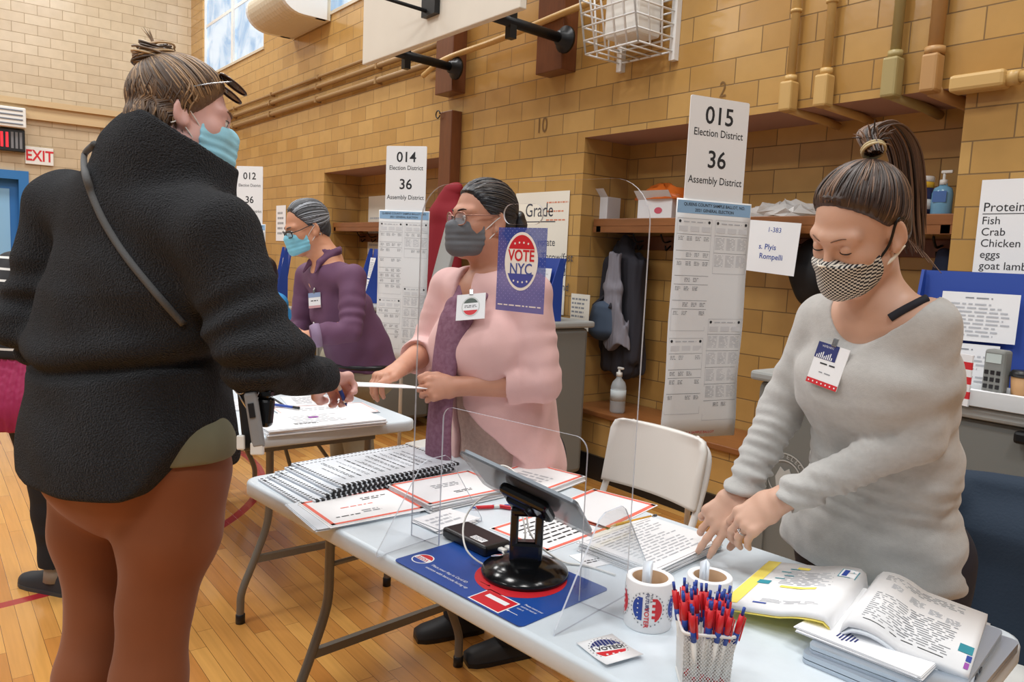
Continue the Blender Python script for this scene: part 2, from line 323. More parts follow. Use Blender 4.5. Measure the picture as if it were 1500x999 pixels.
# ---------------------------------------------------------------- end wall fittings
def wallM(loc, az):   # local x to the right along the sheet, y up, z out of the sheet; az = azimuth of outward normal
    n = Vector((math.cos(az), math.sin(az), 0)); u = Vector((0, 0, 1)); x = u.cross(n)
    return Matrix(((x.x, u.x, n.x, loc[0]), (x.y, u.y, n.y, loc[1]), (x.z, u.z, n.z, loc[2]), (0, 0, 0, 1)))
BACK = R_(-90)
t = thing('exit_sign', 'white exit sign with red letters beside the red-lit panel above the blue door', 'sign', (XE+.03, 1.455, 2.525)); t.matrix_world = wallM((XE+.02, 1.455, 2.525), 0)
g = G(WHITEP); g.box((0, 0, .0), (.34, .24, .03), bev=.006); g.obj('panel', t)
g = G(VRED); g.text('EXIT', .21, 0, -.005, .017, align='CENTER', bold=.02, sx=.78); g.obj('lettering', t)
t = thing('scoreboard', 'black wall panel with glowing red bars left of the exit sign', 'scoreboard'); t.matrix_world = wallM((XE+.03, .95, 2.70), 0)
g = G(BLACKP); g.box((0, 0, .03), (.66, .30, .1), bev=.01); g.obj('case', t)
LED = mat('red_led', 'E2222A', .4, emit=('FF3040', 1.2)); PGR = mat('panel_grey', '77787C', .5)
for x in (-.24, -.18, .0, .06, .12): g = G(LED); g.box((x, 0, .083), (.03, .2, .01)); g.obj('digit_bar', t)
for x in (.18, .23, .28): g = G(PGR); g.box((x, 0, .083), (.03, .22, .01)); g.obj('grille_bar', t)
t = thing('air_conditioner', 'white slatted air conditioner on the wall above the red-lit panel', 'air conditioner'); t.matrix_world = wallM((XE+.1, .95, 3.0), 0)
g = G(WHITEP); g.box((0, 0, 0), (.68, .27, .2), bev=.015); g.obj('case', t)
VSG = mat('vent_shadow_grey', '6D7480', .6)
for k in range(4): g = G(VSG); g.box((0, -.09+.06*k, .102), (.6, .016, .012)); g.obj('slat_shadow', t)  # dark bars painted as the shade between the vent slats
# ---------------------------------------------------------------- unit heater between the windows
p, q = ony(386, 52, 3.2), ony(452, 24, 3.2); zc = p.z+.19
t = thing('unit_heater', 'beige ribbed half-round heater unit mounted between the high windows', 'heater', ((p.x+q.x)/2, 3.2, zc))
HB = mat('beige_ribbed_metal', 'D2C6AE', .5); w = (q.x-p.x)/2*.72; g = G(HB)
prof = [(0.25, .2)]+[(-.24*math.sin(R_(a))+.0, .2*math.cos(R_(a))) for a in range(0, 181, 12)]+[(.25, -.2)]
vs = []; NX = 26
for i in range(NX+1):
    k = 1+(.05 if i % 2 else 0); vs += [(-w+2*w*i/NX, y*k, z*k) for y, z in prof]
n = len(prof); g.add(vs, [(i*n+j, i*n+j+1, (i+1)*n+j+1, (i+1)*n+j) for i in range(NX) for j in range(n-1)], None, False); g.obj('ribbed_casing', t)
for sx in (-1, 1):
    g = G(WHITEP); x0 = sx*w; vs = [(x0, y, z) for y, z in prof]+[(x0+sx*.06, y, z) for y, z in prof]
    g.add(vs, [tuple(range(n)), tuple(range(n, 2*n))]+[(i, (i+1) % n, n+(i+1) % n, n+i) for i in range(n)]); g.obj('end_cap', t)
g = G(HB); g.box((0, .215, -.02), (2*w+.1, .15, .36)); g.obj('wall_bracket', t)
# ---------------------------------------------------------------- basketball backboard, its posts
a, b = ony(535, 92, 2.7), ony(766, 18, 2.7); zb = (a.z+b.z)/2
t = thing('basketball_backboard', 'large white wooden backboard braced out from the tiled wall by black pipes', 'backboard', ((a.x+b.x)/2, 2.7, zb))
hw = (b.x-a.x)/2; g = G(mat('white_painted_board', 'DED8CB', .5, var=(4, .05))); g.box((0, 0, .55), (2*hw, .05, 1.1), bev=.006); g.obj('board', t)
p = ony(632, 2, 2.66); px = p.x-t.location.x; pz = p.z-zb
g = G(BLACKM); g.box((px, -.04, pz+.03), (.16, .05, .24)); g.tube([(px-.02, -.06, pz-.06), (px-.32, -.36, pz+.06), (px-.4, -.45, pz+.18)], .012); g.obj('rim_bracket', t)
for (fx, fy) in ((828, 58), (668, 100)):
    f = ony(fx, fy, 3.36); l = f-t.location
    g = G(BLACKM); g.tube([(l.x, l.y, l.z), (l.x, .04, l.z+.02)], .032, n=14); g.lathe([(.085, 0), (.085, .02), (.05, .03), (.045, .07)], c=(l.x, l.y+.01, l.z), ax=(0, -1, 0)); ar = g.obj('support_arm', t)
    g = G(BLACKM); g.box((l.x, .22, l.z), (.05, .05, .17)); g.obj('clamp', ar)
def post(name, x0, x1, z0, z1, d, label, m=WOODD):
    g = G(m); g.span((x0, YW-d, z0), (x1, YW, z1), bev=.006); return tag(g.obj(name), label, 'post')
a = ony(655, 250); b = ony(672, 250)
post('wooden_post', a.x+.02, b.x+.02, .17, 2.56, .10, 'tall narrow brown wooden post standing below the left backboard pipe')
a = ony(658, 100); b = ony(683, 100)
g = G(WOODD); g.span((a.x, YW-.13, ony(670, 140).z), (b.x, YW, 3.35), bev=.006); o = tag(g.obj('wooden_mounting_plank'), 'thick brown plank holding the left black backboard pipe', 'plank')
a = ony(808, 60); b = ony(846, 60)
g = G(WOODD); g.span((a.x, YW-.13, ony(826, 110).z), (b.x, YW, 3.5), bev=.006); tag(g.obj('wooden_mounting_plank'), 'brown plank holding the right black backboard pipe, left of the wire basket', 'plank')
g = G(BLACKM); g.tube([(Vector((-5.40, 3.39, ony(655, 172).z)))+Vector((.03*math.cos(k*.5), -.012, .03*math.sin(k*.5))) for k in range(13)], .005); tag(g.obj('iron_ring'), 'small iron ring on the narrow brown post', 'ring')
# ---------------------------------------------------------------- wire basket on the wall
p = ony(978, 62, 3.42); q = ony(905, 60, 3.2)
t = thing('wire_basket', 'white wire cage with a pale box inside, high on the tiled wall', 'wire cage', (p.x-.02, YW, p.z-.02))
t.matrix_world = Matrix.Translation((p.x-.42, YW, p.z-.04))
g = G(WHITEM); d = .42; h = .44; w = .42
for k in range(7):
    z = h*k/6; e = .10*(1-k/6)
    for dy in (-d+e, -.03): g.tube([(0, dy, z), (w, dy, z)], .006, n=6)
    g.tube([(0, -.03, z), (0, -d+e, z)], .006, n=6); g.tube([(w, -.03, z), (w, -d+e, z)], .006, n=6)
for k in range(6):
    x = w*k/5; g.tube([(x, -d+.10, 0), (x, -d, h)], .006, n=6); g.tube([(x, -d+.1, 0), (x, -.03, 0)], .005, n=6)
for k in range(4):
    y = -d+.1+(d-.13)*k/3
    for x in (0, w): g.tube([(x, y, 0), (x, y-.1*(1-k/3), h)], .006, n=6)
g.obj('wire_frame', t)
for mx_ in (0, w): g = G(WHITEM); g.span((mx_-.02, -.04, -.05), (mx_+.02, -.002, h+.1)); g.obj('mounting_strip', t)
g = G(WHITEP); g.span((.08, -.26, .08), (.34, -.05, .40), bev=.02); g.obj('enclosed_box', t)
# ---------------------------------------------------------------- conduits with boxes above the alcove
lab = ['tan conduit with an end box, first one right of the 015 sign', 'tan conduit with an end box, second one right of the 015 sign', 'greenish tan conduit with an end box, third one right of the 015 sign', 'thick brown-tan conduit with an end box, nearest to the right pier']
for i, (x0, x1, y1, m) in enumerate(((1160, 1158, 120, TAN), (1212, 1210, 110, TAN), (1314, 1311, 85, mat('greenish_tan_paint', 'A5935F', .45)), (1371, 1369, 80, mat('brown_tan_paint', 'B58A55', .45)))):
    p = ony(x1, y1, 3.46); t = thing('wall_conduit', lab[i], 'conduit', (p.x, 3.46, p.z))
    r = .021 if i < 2 else .023 if i == 2 else .03
    g = G(m); g.tube([(0, 0, 0), (0, 0, 3.2-p.z+.4)], r, n=12); g.lathe([(r*1.35, 0), (r*1.35, .03)], c=(0, 0, .0)); g.lathe([(r*1.3, 0), (r*1.3, .014)], c=(0, 0, .33)); g.obj('pipe', t)
    g = G(m); g.span((-.035, -.045, -.02-p.z+ZA), (.035, .03, .0), bev=.012); g.obj('junction_box', t)
    g = G(m); g.tube([(0, .02, ZA-p.z-.005), (.02, .3, ZA-p.z-.02), (.02, .44, ZA-p.z-.03)], r, n=10); g.obj('soffit_pipe', t)
p = ony(1395, 126, 3.45); t = thing('wall_conduit', 'tan horizontal conduit with an end box on the right pier', 'conduit', (p.x, 3.45, p.z))
g = G(TAN); g.tube([(.2, 0, 0), (2, 0, 0)], .022, n=12); g.lathe([(.03, 0), (.03, .05)], c=(.2, 0, 0), ax=(1, 0, 0)); g.obj('pipe', t)
g = G(TAN); g.span((0, -.045, -.035), (.21, .045, .035), bev=.015); g.obj('junction_box', t)
# ---------------------------------------------------------------- charts and papers on the wall
def paper(name, label, cat, M, w, h, draw=None, m=PAPER, th=.002, group=None):
    t = thing(name, label, cat, group=group); t.matrix_world = M
    g = G(m); g.box((0, 0, 0), (w, h, th)); g.obj('sheet', t)
    if draw:
        g = G(INK); draw(g, th/2+.0006); g.obj('writing', t)
    return t
MARK = mat('marker_ink', '3A3D4A', .7); ORM = mat('orange_marker', 'D98A6A', .8)
def dgrade(g, z):
    g.mats[0] = MARK
    g.text('Grade', .135, -.02, .29, z, align='CENTER', sx=.9); g.rect(-.2, .21, .16, .217, z)
    for k in range(3): g.lines(.06, .20+.06*k, .29, .25+.06*k, 1, z, ORM, k+5, th=.2)
    for k, s in enumerate(('rotate', '- Throw/fast', '- use hand', '- your hand')): g.text(s, .075, -.02, .07-.1*k, z)
a = ony(757, 287); b = ony(836, 279); c = ony(829, 462)
paper('handwritten_chart', 'white handwritten chart headed Grade on the tiled wall behind the woman in pink', 'chart', wallM(((a.x+b.x)/2, YW-.006, (b.z+c.z)/2), BACK), b.x-a.x, b.z-c.z, dgrade, CREAM)
def dprot(g, z):
    g.mats[0] = INK
    g.text('H', .085, -.29, .51, z); g.rect(-.30, .465, -.2, .469, z)
    g.text('Protein', .052, -.445, .437, z); g.rect(-.445, .41, -.27, .413, z)
    for k, s in enumerate(('Fish', 'Crab', 'Chicken', 'eggs', 'goat lamb', 'Steak', 'beef')): g.text(s, .045, -.445+.002*k, .383-.046*k, z)
    g.quad((-.24, .35, z), (-.234, .35, z), (-.30, -.5, z), (-.306, -.5, z))
p = ony(1440, 264); paper('handwritten_chart', 'white handwritten chart listing proteins on the pier at the right edge', 'chart', wallM((p.x+.46, YW-.006, p.z-.55), BACK), .92, 1.1, dprot)
def small(g, z): g.lines(-.08, -.1, .08, .1, 7, z, GREYINK, 3)
p = ony(856, 458); paper('notice', 'small pale notice on the alcove corner beside the hanging coats', 'paper', wallM((p.x-.04, YW-.005, p.z), BACK), .18, .24, small, CREAM)
p = ony(549, 330, 3.9); paper('notice', 'pale notice on the alcove wall left of the 014 sign', 'paper', wallM((p.x, 3.92, p.z), BACK), .38, .62, lambda g, z: g.lines(-.15, -.28, .15, .1, 8, z, LIGHTINK, 4), CREAM)
p = ony(412, 327); paper('notice', 'small white notice on the wall left of the grey-haired man', 'paper', wallM((p.x, YW-.005, p.z), BACK), .3, .42, lambda g, z: g.lines(-.1, -.15, .1, .15, 5, z, GREYINK, 6))
# pencilled numbers on the tiles
PENCIL = mat('pencil_mark', '7A5A30', .7)
p = ony(786, 188); g = G(PENCIL); g.text('10', .15, 0, 0, 0, sx=.8); tag(g.obj('pencil_number', M=wallM((p.x, YW-.004, p.z+.01), BACK)), 'number 10 pencilled on a wall tile', 'writing')
p = ony(1054, 133); g = G(PENCIL); g.text('2', .12, 0, 0, 0, sx=.8); tag(g.obj('pencil_number', M=wallM((p.x, YW-.004, p.z), BACK)), 'number 2 pencilled on a tile above the 015 sign', 'writing')
# ---------------------------------------------------------------- alcove shelf, rail, bench
def alcove_fit(a, b, where):
    t = thing('coat_shelf', 'brown wooden shelf inside the '+where, 'shelf', (a, 3.6, 1.655))
    g = G(WOODM); g.span((.02, 0, 0), (b-a-.02, .32, .05), bev=.004); g.span((.02, 0, -.04), (b-a-.02, .03, 0)); g.obj('board', t)
    g = G(WOODD); 
    for bx_ in (.05, b-a-.09): g = G(WOODD); g.span((bx_, .0, -.038), (bx_+.04, .32, 0)); g.obj('bracket', t)
    t = thing('coat_rail', 'dark rail with coat hooks in the '+where, 'coat rail', (a, 3.9, 1.515))
    g = G(WOODD); g.span((.05, -.0, 0), (b-a-.05, .028, .09), bev=.004); g.obj('rail', t)
    k = .2
    while k < b-a:
        g = G(BLACKM); g.tube(bez([(k, 0, .06), (k, -.06, .05), (k, -.09, .08), (k, -.1, .1)], 4), .006, n=6); g.tube(bez([(k, 0, .03), (k, -.04, .0), (k, -.05, .03)], 4), .006, n=6); g.obj('hook', t); k += .24
    g = G(WOODM); g.span((a+.005, YW-.03, BZ), (b-.005, 3.925, BZ+.035), bev=.006); tag(g.obj('alcove_bench'), 'varnished wooden bench seat in the '+where, 'bench')
alcove_fit(*AL[1], 'alcove behind the 015 sign'); alcove_fit(*AL[0], 'far alcove behind the 014 sign')
SH = 1.706
def onshelf(px, Y=3.74): q = ony(px, 310, Y); return Vector((q.x, Y, SH))
def carton(label, px, w, d, h, m, Y=3.74, flap=True):
    p = onshelf(px, Y); t = thing('carton', label, 'box', p, .1)
    g = G(m); g.box((0, 0, h/2), (w, d, h), bev=.003); g.obj('body', t)
    if flap:
        g = G(m); g.add([(-w/2, -d/2, h), (w/2, -d/2, h), (w/2, -d/2-.05, h+.05), (-w/2, -d/2-.05, h+.05), (-w/2, -d/2, h-.003), (w/2, -d/2, h-.003)], [(0, 1, 2, 3), (3, 2, 5, 4)]); g.obj('flap', t)
    return t
carton('open white carton at the left end of the alcove shelf', 888, .13, .14, .15, PAPER)
t = carton('white tissue carton with pink print on the alcove shelf, under the orange bag', 968, .26, .14, .12, PAPER)
g = G(mat('pink_print', 'D0566B', .6)); g.disc((.03, .0), .03, .02, 0, n=16); o = g.obj('print', t, M=Matrix.Translation((0, -.0715, .05)) @ Matrix.Rotation(R_(90), 4, 'X'))
p = onshelf(970); t = thing('orange_bag', 'crumpled orange plastic bag lying on the tissue carton', 'bag', p+Vector((0, 0, .121)))
random.seed(4); g = G(mat('orange_plastic', 'E8772E', .35)); n = 20
vs = [(.20*math.cos(a)*math.cos(e)*(1+.2*random.uniform(-1, 1)), .09*math.sin(a)*math.cos(e)*(1+.1*random.uniform(-1, 1)), max(0, .075*math.sin(e)*(1+.45*random.uniform(-1, 1)))) for e in [math.pi/2*j/6 for j in range(7)] for a in [2*math.pi*i/n for i in range(n)]]
g.add(vs, [(j*n+i, j*n+(i+1) % n, (j+1)*n+(i+1) % n, (j+1)*n+i) for j in range(6) for i in range(n)]+[tuple(range(n))[::-1]], None, True); g.obj('crumpled_film', t)
for k, (px, l) in enumerate(((1130, 'crumpled clear plastic wrap on the alcove shelf right of the 015 sign'),)):
    p = onshelf(px+18); t = thing('plastic_wrap', l, 'plastic wrap', p); random.seed(8); g = G(mat('crumpled_clear_film', 'E9E8E6', .2, alpha=.6))
    vs = [(.22*math.cos(a)*math.cos(e)*(1+.25*random.uniform(-1, 1)), .08*math.sin(a)*math.cos(e)*(1+.3*random.uniform(-1, 1)), max(0, .07*math.sin(e)*(1+.5*random.uniform(-1, 1)))) for e in [math.pi/2*j/6 for j in range(7)] for a in [2*math.pi*i/n for i in range(n)]]
    g.add(vs, [(j*n+i, j*n+(i+1) % n, (j+1)*n+(i+1) % n, (j+1)*n+i) for j in range(6) for i in range(n)]+[tuple(range(n))[::-1]]); g.obj('film', t)
p = onshelf(1350); t = thing('wipes_canister', 'dark blue wipes canister with yellow band on the alcove shelf', 'canister', p)
g = G(mat('navy_label', '2B2F55', .4)); g.lathe([(.042, 0), (.042, .13)], n=24); g.obj('body', t)
g = G(mat('yellow_band', 'E5B93A', .4)); g.lathe([(.0425, .128), (.0425, .155)], n=24); g.obj('band', t)
g = G(WHITEP); g.lathe([(.043, .155), (.043, .175), (.038, .182), (0, .182)], n=24); g.obj('lid', t)
g = G(WHITEP); g.lathe([(.0426, .03), (.0426, .075)], n=24); g.obj('label', t)
p = onshelf(1378); t = thing('sanitizer_bottle', 'blue hand sanitizer pump bottle beside the wipes canister', 'bottle', p)
g = G(mat('blue_gel', '7FB6D8', .15, alpha=.85)); M0 = g.M; g.M = Matrix.Diagonal((1.3, .8, 1, 1)); g.lathe([(.033, 0), (.036, .01), (.036, .1), (.03, .125), (.014, .135), (.014, .145)], n=24); g.obj('body', t)
g = G(WHITEP); g.lathe([(.017, .14), (.017, .162), (.006, .165), (.006, .195)], n=16); g.box((.012, 0, .198), (.05, .018, .014), bev=.004); g.obj('pump', t)
g = G(mat('sanitizer_label', '4A70B0', .5)); g.box((0, -.0295, .085), (.06, .002, .05)); g.obj('label', t)
# clear bottle on the bench, black coat and sign on the alcove
p = ony(899, 606, 3.55); t = thing('spray_bottle', 'clear plastic bottle of liquid standing on the alcove bench', 'bottle', (p.x, 3.58, BZ+.036))
g = G(mat('clear_bottle', 'DDE6EA', .08, alpha=.45)); g.lathe([(.046, 0), (.05, .012), (.05, .17), (.04, .2), (.018, .225), (.018, .24)], n=24); g.obj('body', t)
g = G(WHITEP); g.lathe([(.02, .236), (.02, .262), (.008, .266), (.008, .285)], n=16); g.box((.01, 0, .29), (.045, .02, .014), bev=.004); g.obj('pump', t)
g = G(mat('pale_label', 'C9D2D4', .6)); g.lathe([(.0505, .08), (.0505, .15)], n=24); g.obj('label', t)
def dname(g, z):
    g.mats[0] = BLUEINK; g.text('1-383', .036, -.02, .09, z); g.text('s. Plyis', .04, -.06, .0, z, bold=.01); g.text('Rompelli', .04, -.05, -.05, z, bold=.01)
p = ony(1126, 362, 3.56); paper('name_sign', 'white name sign with blue type hanging from the alcove shelf beside the 015 ballot', 'sign', wallM((p.x, 3.56, p.z), BACK) @ Matrix.Rotation(R_(-4), 4, 'Z'), .34, .27, dname)
# ================================================================ FURNITURE
def folding_table(name, label, loc, rotz, inset, L=1.83, Wd=.762):
    t = thing(name, label, 'table', loc, rotz)
    g = G(TABLETOP); z0, z1 = .692, .74
    lay = [(rrect(L, Wd, .055, 6, L/2, Wd/2), z0, 0), (None, z0+.008, 0), (None, z1-.012, 0), (None, z1-.003, .004), (None, z1, .012)]
    vs = []; n = 28
    for _, z, ins in [(0, z0, .02), (0, z0+.004, .004), (0, z0+.01, 0), (0, z1-.01, 0), (0, z1-.003, .003), (0, z1, .011)]:
        vs += [(x, y, z) for x, y in rrect(L-2*ins, Wd-2*ins, .055-ins, 6, L/2, Wd/2)]
    fs = [(i*n+j, i*n+(j+1) % n, (i+1)*n+(j+1) % n, (i+1)*n+j) for i in range(5) for j in range(n)]+[tuple(range(5*n, 6*n)), tuple(range(n))[::-1]]
    g.add(vs, fs, None, True); o = g.obj('tabletop', t)
    for p in o.data.polygons:
        if len(p.vertices) > 4: p.use_smooth = False
    for ex in (inset, L-inset):
        fr = None
        for s in (0, 1):
            Y = lambda v: v if s == 0 else Wd-v
            pts = bez([(ex, Y(.175), .69), (ex, Y(.175), .5), (ex, Y(.168), .375), (ex, Y(.12), .24), (ex, Y(.074), .125), (ex, Y(.068), .06), (ex, Y(.068), .01)], 5)
            g = G(GREYTUBE); g.tube(pts, .0145, n=12); lg = g.obj('leg', t)
            g = G(BLACKP); g.lathe([(.0175, 0), (.0175, .035), (.0155, .037)], c=(ex, Y(.068), 0), n=14); g.obj('foot_cap', lg)
        g = G(GREYTUBE); g.box((ex, Wd/2, .24), (.02, Wd-.25, .026)); g.obj('crossbar', t)
        g = G(GREYTUBE); g.box((ex, Wd/2, .672), (.03, Wd-.3, .03)); sg = 1 if ex < L/2 else -1
        g.tube([(ex, Wd/2-.1, .5), (ex+sg*.32, Wd/2-.05, .68)], .008, n=8); g.tube([(ex, Wd/2+.1, .5), (ex+sg*.32, Wd/2+.05, .68)], .008, n=8); g.tube([(ex, .175, .5), (ex, Wd-.175, .5)], .008, n=8); g.obj('brace', t)
    return t
TA = R_(6.0)
folding_table('folding_table', 'white plastic folding table in the foreground holding the acrylic shield', (-2.227, .748, 0), TA, .22)
folding_table('folding_table', 'white folding table with grey legs just beyond the booklets, man working at it', (-2.682-1.83, .872, 0), R_(-.0), .105)
folding_table('folding_table', 'white folding table farthest back, below the 012 sign, half hidden', (-7.25, .87, 0), 0, .12)
def folding_chair(label, loc, rotz, group=None):
    """white metal folding chair; local -Y is the way a sitter faces"""
    t = thing('folding_chair', label, 'chair', loc, rotz)
    W2 = .215
    for s in (-1, 1):
        g = G(WHITEM); g.tube(bez([(s*W2, -.20, .0), (s*W2, .0, .42), (s*W2, .085, .62), (s*W2, .115, .72), (s*(W2-.012), .128, .79), (s*(W2-.07), .135, .83)], 5), .0125, n=10); g.obj('front_leg', t)
        g = G(WHITEM); g.tube([(s*(W2-.03), .235, .0), (s*(W2-.03), .04, .42), (s*(W2-.03), -.02, .50)], .0115, n=10); g.obj('rear_leg', t)
        g = G(BLACKP); g.lathe([(.016, 0), (.016, .03)], c=(s*W2, -.2, 0), n=10); g.lathe([(.015, 0), (.015, .03)], c=(s*(W2-.03), .235, 0), n=10); g.obj('foot_cap', t)
    g = G(WHITEP); n = 14; vs = []
    for j, z in enumerate((.60, .61, .70, .80, .832, .84)):
        for i in range(n+1):
            u = -1+2*i/n; r = 1 if j < 3 else (1 if j == 3 else .93 if j == 4 else .84)
            vs.append((u*(W2+.006)*r, .085+(z-.6)*.18+.035*(1-u*u)-.035, z))
    m = len(vs); vs += [(x, y+.022, z) for x, y, z in vs]; fs = []
    for j in range(5):
        for i in range(n):
            a = j*(n+1)+i; b = a+1; c = b+n+1; d = a+n+1; fs += [(a, b, c, d), (d+m, c+m, b+m, a+m)]
    for i in range(n): fs += [(i+1, i, i+m, i+1+m), (5*(n+1)+i, 5*(n+1)+i+1, 5*(n+1)+i+1+m, 5*(n+1)+i+m)]
    for j in range(5): fs += [(j*(n+1), (j+1)*(n+1), (j+1)*(n+1)+m, j*(n+1)+m), ((j+1)*(n+1)+n, j*(n+1)+n, j*(n+1)+n+m, (j+1)*(n+1)+n+m)]
    g.add(vs, fs, None, True); g.obj('backrest', t)
    g = G(WHITEP); g.box((0, -.03, .43), (.4, .39, .022), bev=.01); g.obj('seat', t)
    g = G(WHITEM); g.tube([(-W2, -.12, .17), (W2, -.12, .17)], .008, n=8); g.tube([(-W2+.03, .16, .16), (W2-.03, .16, .16)], .008, n=8); g.obj('stretcher', t)
    return t
ch = folding_chair('white folding chair, empty, behind the foreground table between the two women', (-1.80, 2.0, 0), R_(0))
dup(ch, (-2.72, 1.95, 0), R_(165), 'white folding chair half hidden behind the woman in pink')
dup(ch, (-3.25, 2.25, 0), R_(10), 'white folding chair behind the grey-haired man, only its legs showing')
dup(ch, (-5.35, 2.02, 0), R_(0), 'white folding chair under the person in blue at the farthest table')
dup(ch, (-.64, 2.22, 0), R_(8), 'white folding chair under the dark blue jacket at the right edge')
# ---------------------------------------------------------------- voting carts along the wall
SEAL = mat('pale_grey_seal_print', 'C4C6C3', .6)
def cart(label, x0, x1, y0, z1, seal=False):
    t = thing('voting_cart', label, 'voting machine cart', ((x0+x1)/2, y0, 0)); w = x1-x0
    g = G(CARTGREY); g.span((-w/2, 0, .08), (w/2, .55, z1-.09), bev=.03)
    g.span((-w/2+.06, -.012, .2), (-w/2+.09, .0, z1-.16)); g.span((w/2-.09, -.012, .2), (w/2-.06, 0, z1-.16)); g.obj('body', t)
    g = G(CARTLID); g.span((-w/2-.02, -.03, z1-.09), (w/2+.02, .58, z1-.05), bev=.012); g.obj('lid', t)
    for lx_ in (-w/2+.1, w/2-.26): g = G(BLACKM); g.span((lx_, -.05, z1-.14), (lx_+.16, -.01, z1-.1), bev=.01); g.obj('latch', t)
    for sx in (-1, 1):
        g = G(BLACKP); g.lathe([(0, 0), (.045, 0), (.045, .03), (0, .03)], c=(sx*(w/2-.08), .08, .045), ax=(1, 0, 0), n=18); g.obj('caster', t)
    if seal:
        g = G(SEAL); r = .105
        for q in (r, r*.72):
            n = 40
            for i in range(n):
                a, b = 2*math.pi*i/n, 2*math.pi*(i+1)/n
                g.quad((q*math.cos(a), q*math.sin(a), 0), (q*math.cos(b), q*math.sin(b), 0), ((q-.005)*math.cos(b), (q-.005)*math.sin(b), 0), ((q-.005)*math.cos(a), (q-.005)*math.sin(a), 0))
        for i, ch_ in enumerate('BOARD OF ELECTIONS'):
            a = R_(200-i*220/17); g.text(ch_, .026, .082*r/.095*math.cos(a), .082*r/.095*math.sin(a), 0, align='CENTER', rot=math.degrees(a)-90)
        g.prism([(-.03, -.05), (.03, -.05), (.04, .0), (.02, .045), (0, .03), (-.02, .045), (-.04, .0)], -.001, .0); g.obj('seal', t, M=Matrix.Translation((-w/2+.16, -.004, z1-.47)) @ Matrix.Rotation(R_(90), 4, 'X'))
    return t
cart('grey voting machine cart with a round seal behind the woman in grey', -1.84, -.62, 2.75, 1.06, True)
cart('grey voting machine cart partly hidden by the woman in pink', -4.45, -3.46, 2.78, 1.10)
cart('grey voting machine cart beyond the grey-haired man', -6.35, -5.3, 2.78, 1.05)
cart('grey voting machine cart farthest along the wall, hidden behind the fleece sleeve', -8.9, -7.6, 2.78, .81)
def booth(label, x, y, z, w, h, rz=0, seed=1):
    """blue privacy board folded in three with papers clipped to it"""
    t = thing('privacy_screen', label, 'privacy screen', (x, y, z), rz)
    g = G(BLUEP); g.box((0, .06, h/2), (w, .012, h), rot=Matrix.Rotation(R_(-8), 3, 'X')); g.obj('back_panel', t)
    for s in (-1, 1):
        g = G(BLUEP); o = [(0, 0), (.30, 0), (.16, h*.55), (.05, h), (0, h)]
        vs = [(s*w/2, .05+.0*a+(-a), b) for a, b in o]; vs = [(s*(w/2+.05*a), .07-a*.5, b) for a, b in o]; k = len(vs); vs += [(v[0]+.01, v[1], v[2]) for v in vs]
        g.add(vs, [tuple(range(k)), tuple(range(k, 2*k))[::-1]]+[(i, (i+1) % k, k+(i+1) % k, k+i) for i in range(k)]); g.obj('side_panel', t)
    for k, (dx, dz, hh) in enumerate(((-.02, .63, .40), (-.07, .2, .42))):
        g = G(PAPER, GREYINK); M = Matrix.Translation((dx*w*2, .03-.055*(1-dz)+.02, h*dz)) @ Matrix.Rotation(R_(82), 4, 'X'); g.M = Matrix()
        g.rect(-w*.28, -h*hh/2, w*.3, h*hh/2, 0, PAPER); g.lines(-w*.23, -h*hh*.42, w*.25, h*hh*.3, 9, .001, LIGHTINK, seed+k); g.lines(-w*.1, h*hh*.36, w*.12, h*hh*.42, 1, .001, GREYINK, seed+9); g.obj('clipped_sheet', t, M=M)
    return t
z = 1.012
booth('blue privacy screen with clipped white sheets behind the woman in grey', -1.12, 3.0, z, .42, .44, R_(14), 2)
p = ony(790, 378, 3.05); booth('blue privacy screen behind the vote sticker, beside the woman in pink', p.x-.03, 3.08, 1.052, .36, .38, R_(-14), 5)
p = ony(532, 366, 2.95); booth('blue privacy screen with white sheets between the man in purple and the 014 ballot', p.x, 3.0, 1.002, .44, .44, R_(-18), 8)
p = ony(405, 366, 2.95); booth('blue privacy screen left of the grey-haired man near the far wall', p.x, 2.98, .76, .55, .66, R_(-18), 11)
# tray, flag strip, grey phone set and coffee cup on the right cart
p = at(1440, 585, 2.5); t = thing('clear_tray', 'shallow clear plastic tray on the grey cart at the right edge', 'tray', (-.96, 2.80, z))
g = G(mat('cloudy_clear_plastic', 'E8ECEE', .2, alpha=.75)); g.box((0, 0, .012), (.5, .2, .02), bev=.006)
for s in (-1, 1): g.box((0, s*.098, .03), (.5, .006, .05)); g.box((s*.248, 0, .03), (.006, .2, .05))
g.obj('tray', t); g = G(PAPER); g.box((-.02, 0, .03), (.4, .15, .014)); g.obj('paper', t)
p = at(1408, 533, 2.52); t = thing('striped_card', 'red and white striped card standing by the blue screen', 'card', (p.x, p.y, z), R_(-20))
g = G(VRED, PAPER); n = 7
for k in range(n): g.box((0, 0, .012+.024*k), (.085, .006, .024), VRED if k % 2 else PAPER)
g.obj('striped_face', t); g = G(PAPER); g.tube([(0, .005, .0), (0, .06, .0), (0, .005, .16)], .003); g.obj('prop', t)
p = at(1462, 530, 2.6); t = thing('grey_phone', 'grey keypad handset standing behind the striped card', 'phone', (p.x, p.y, z), R_(-10))
g = G(CARTGREY); g.box((0, 0, .09), (.07, .05, .18), bev=.01); g.obj('body', t); g = G(BLACKP)
for r in range(4):
    for c in range(3): g.box((-.02+.02*c, -.026, .03+.024*r), (.012, .004, .014))
g.obj('key', t); g = G(mat('pale_display', 'B9C4C0', .3)); g.box((0, -.026, .15), (.05, .004, .03)); g.obj('display', t)
p = at(1499, 560, 2.55); t = thing('coffee_cup', 'brown paper coffee cup with dark lid at the right edge', 'cup', (p.x, p.y, z))
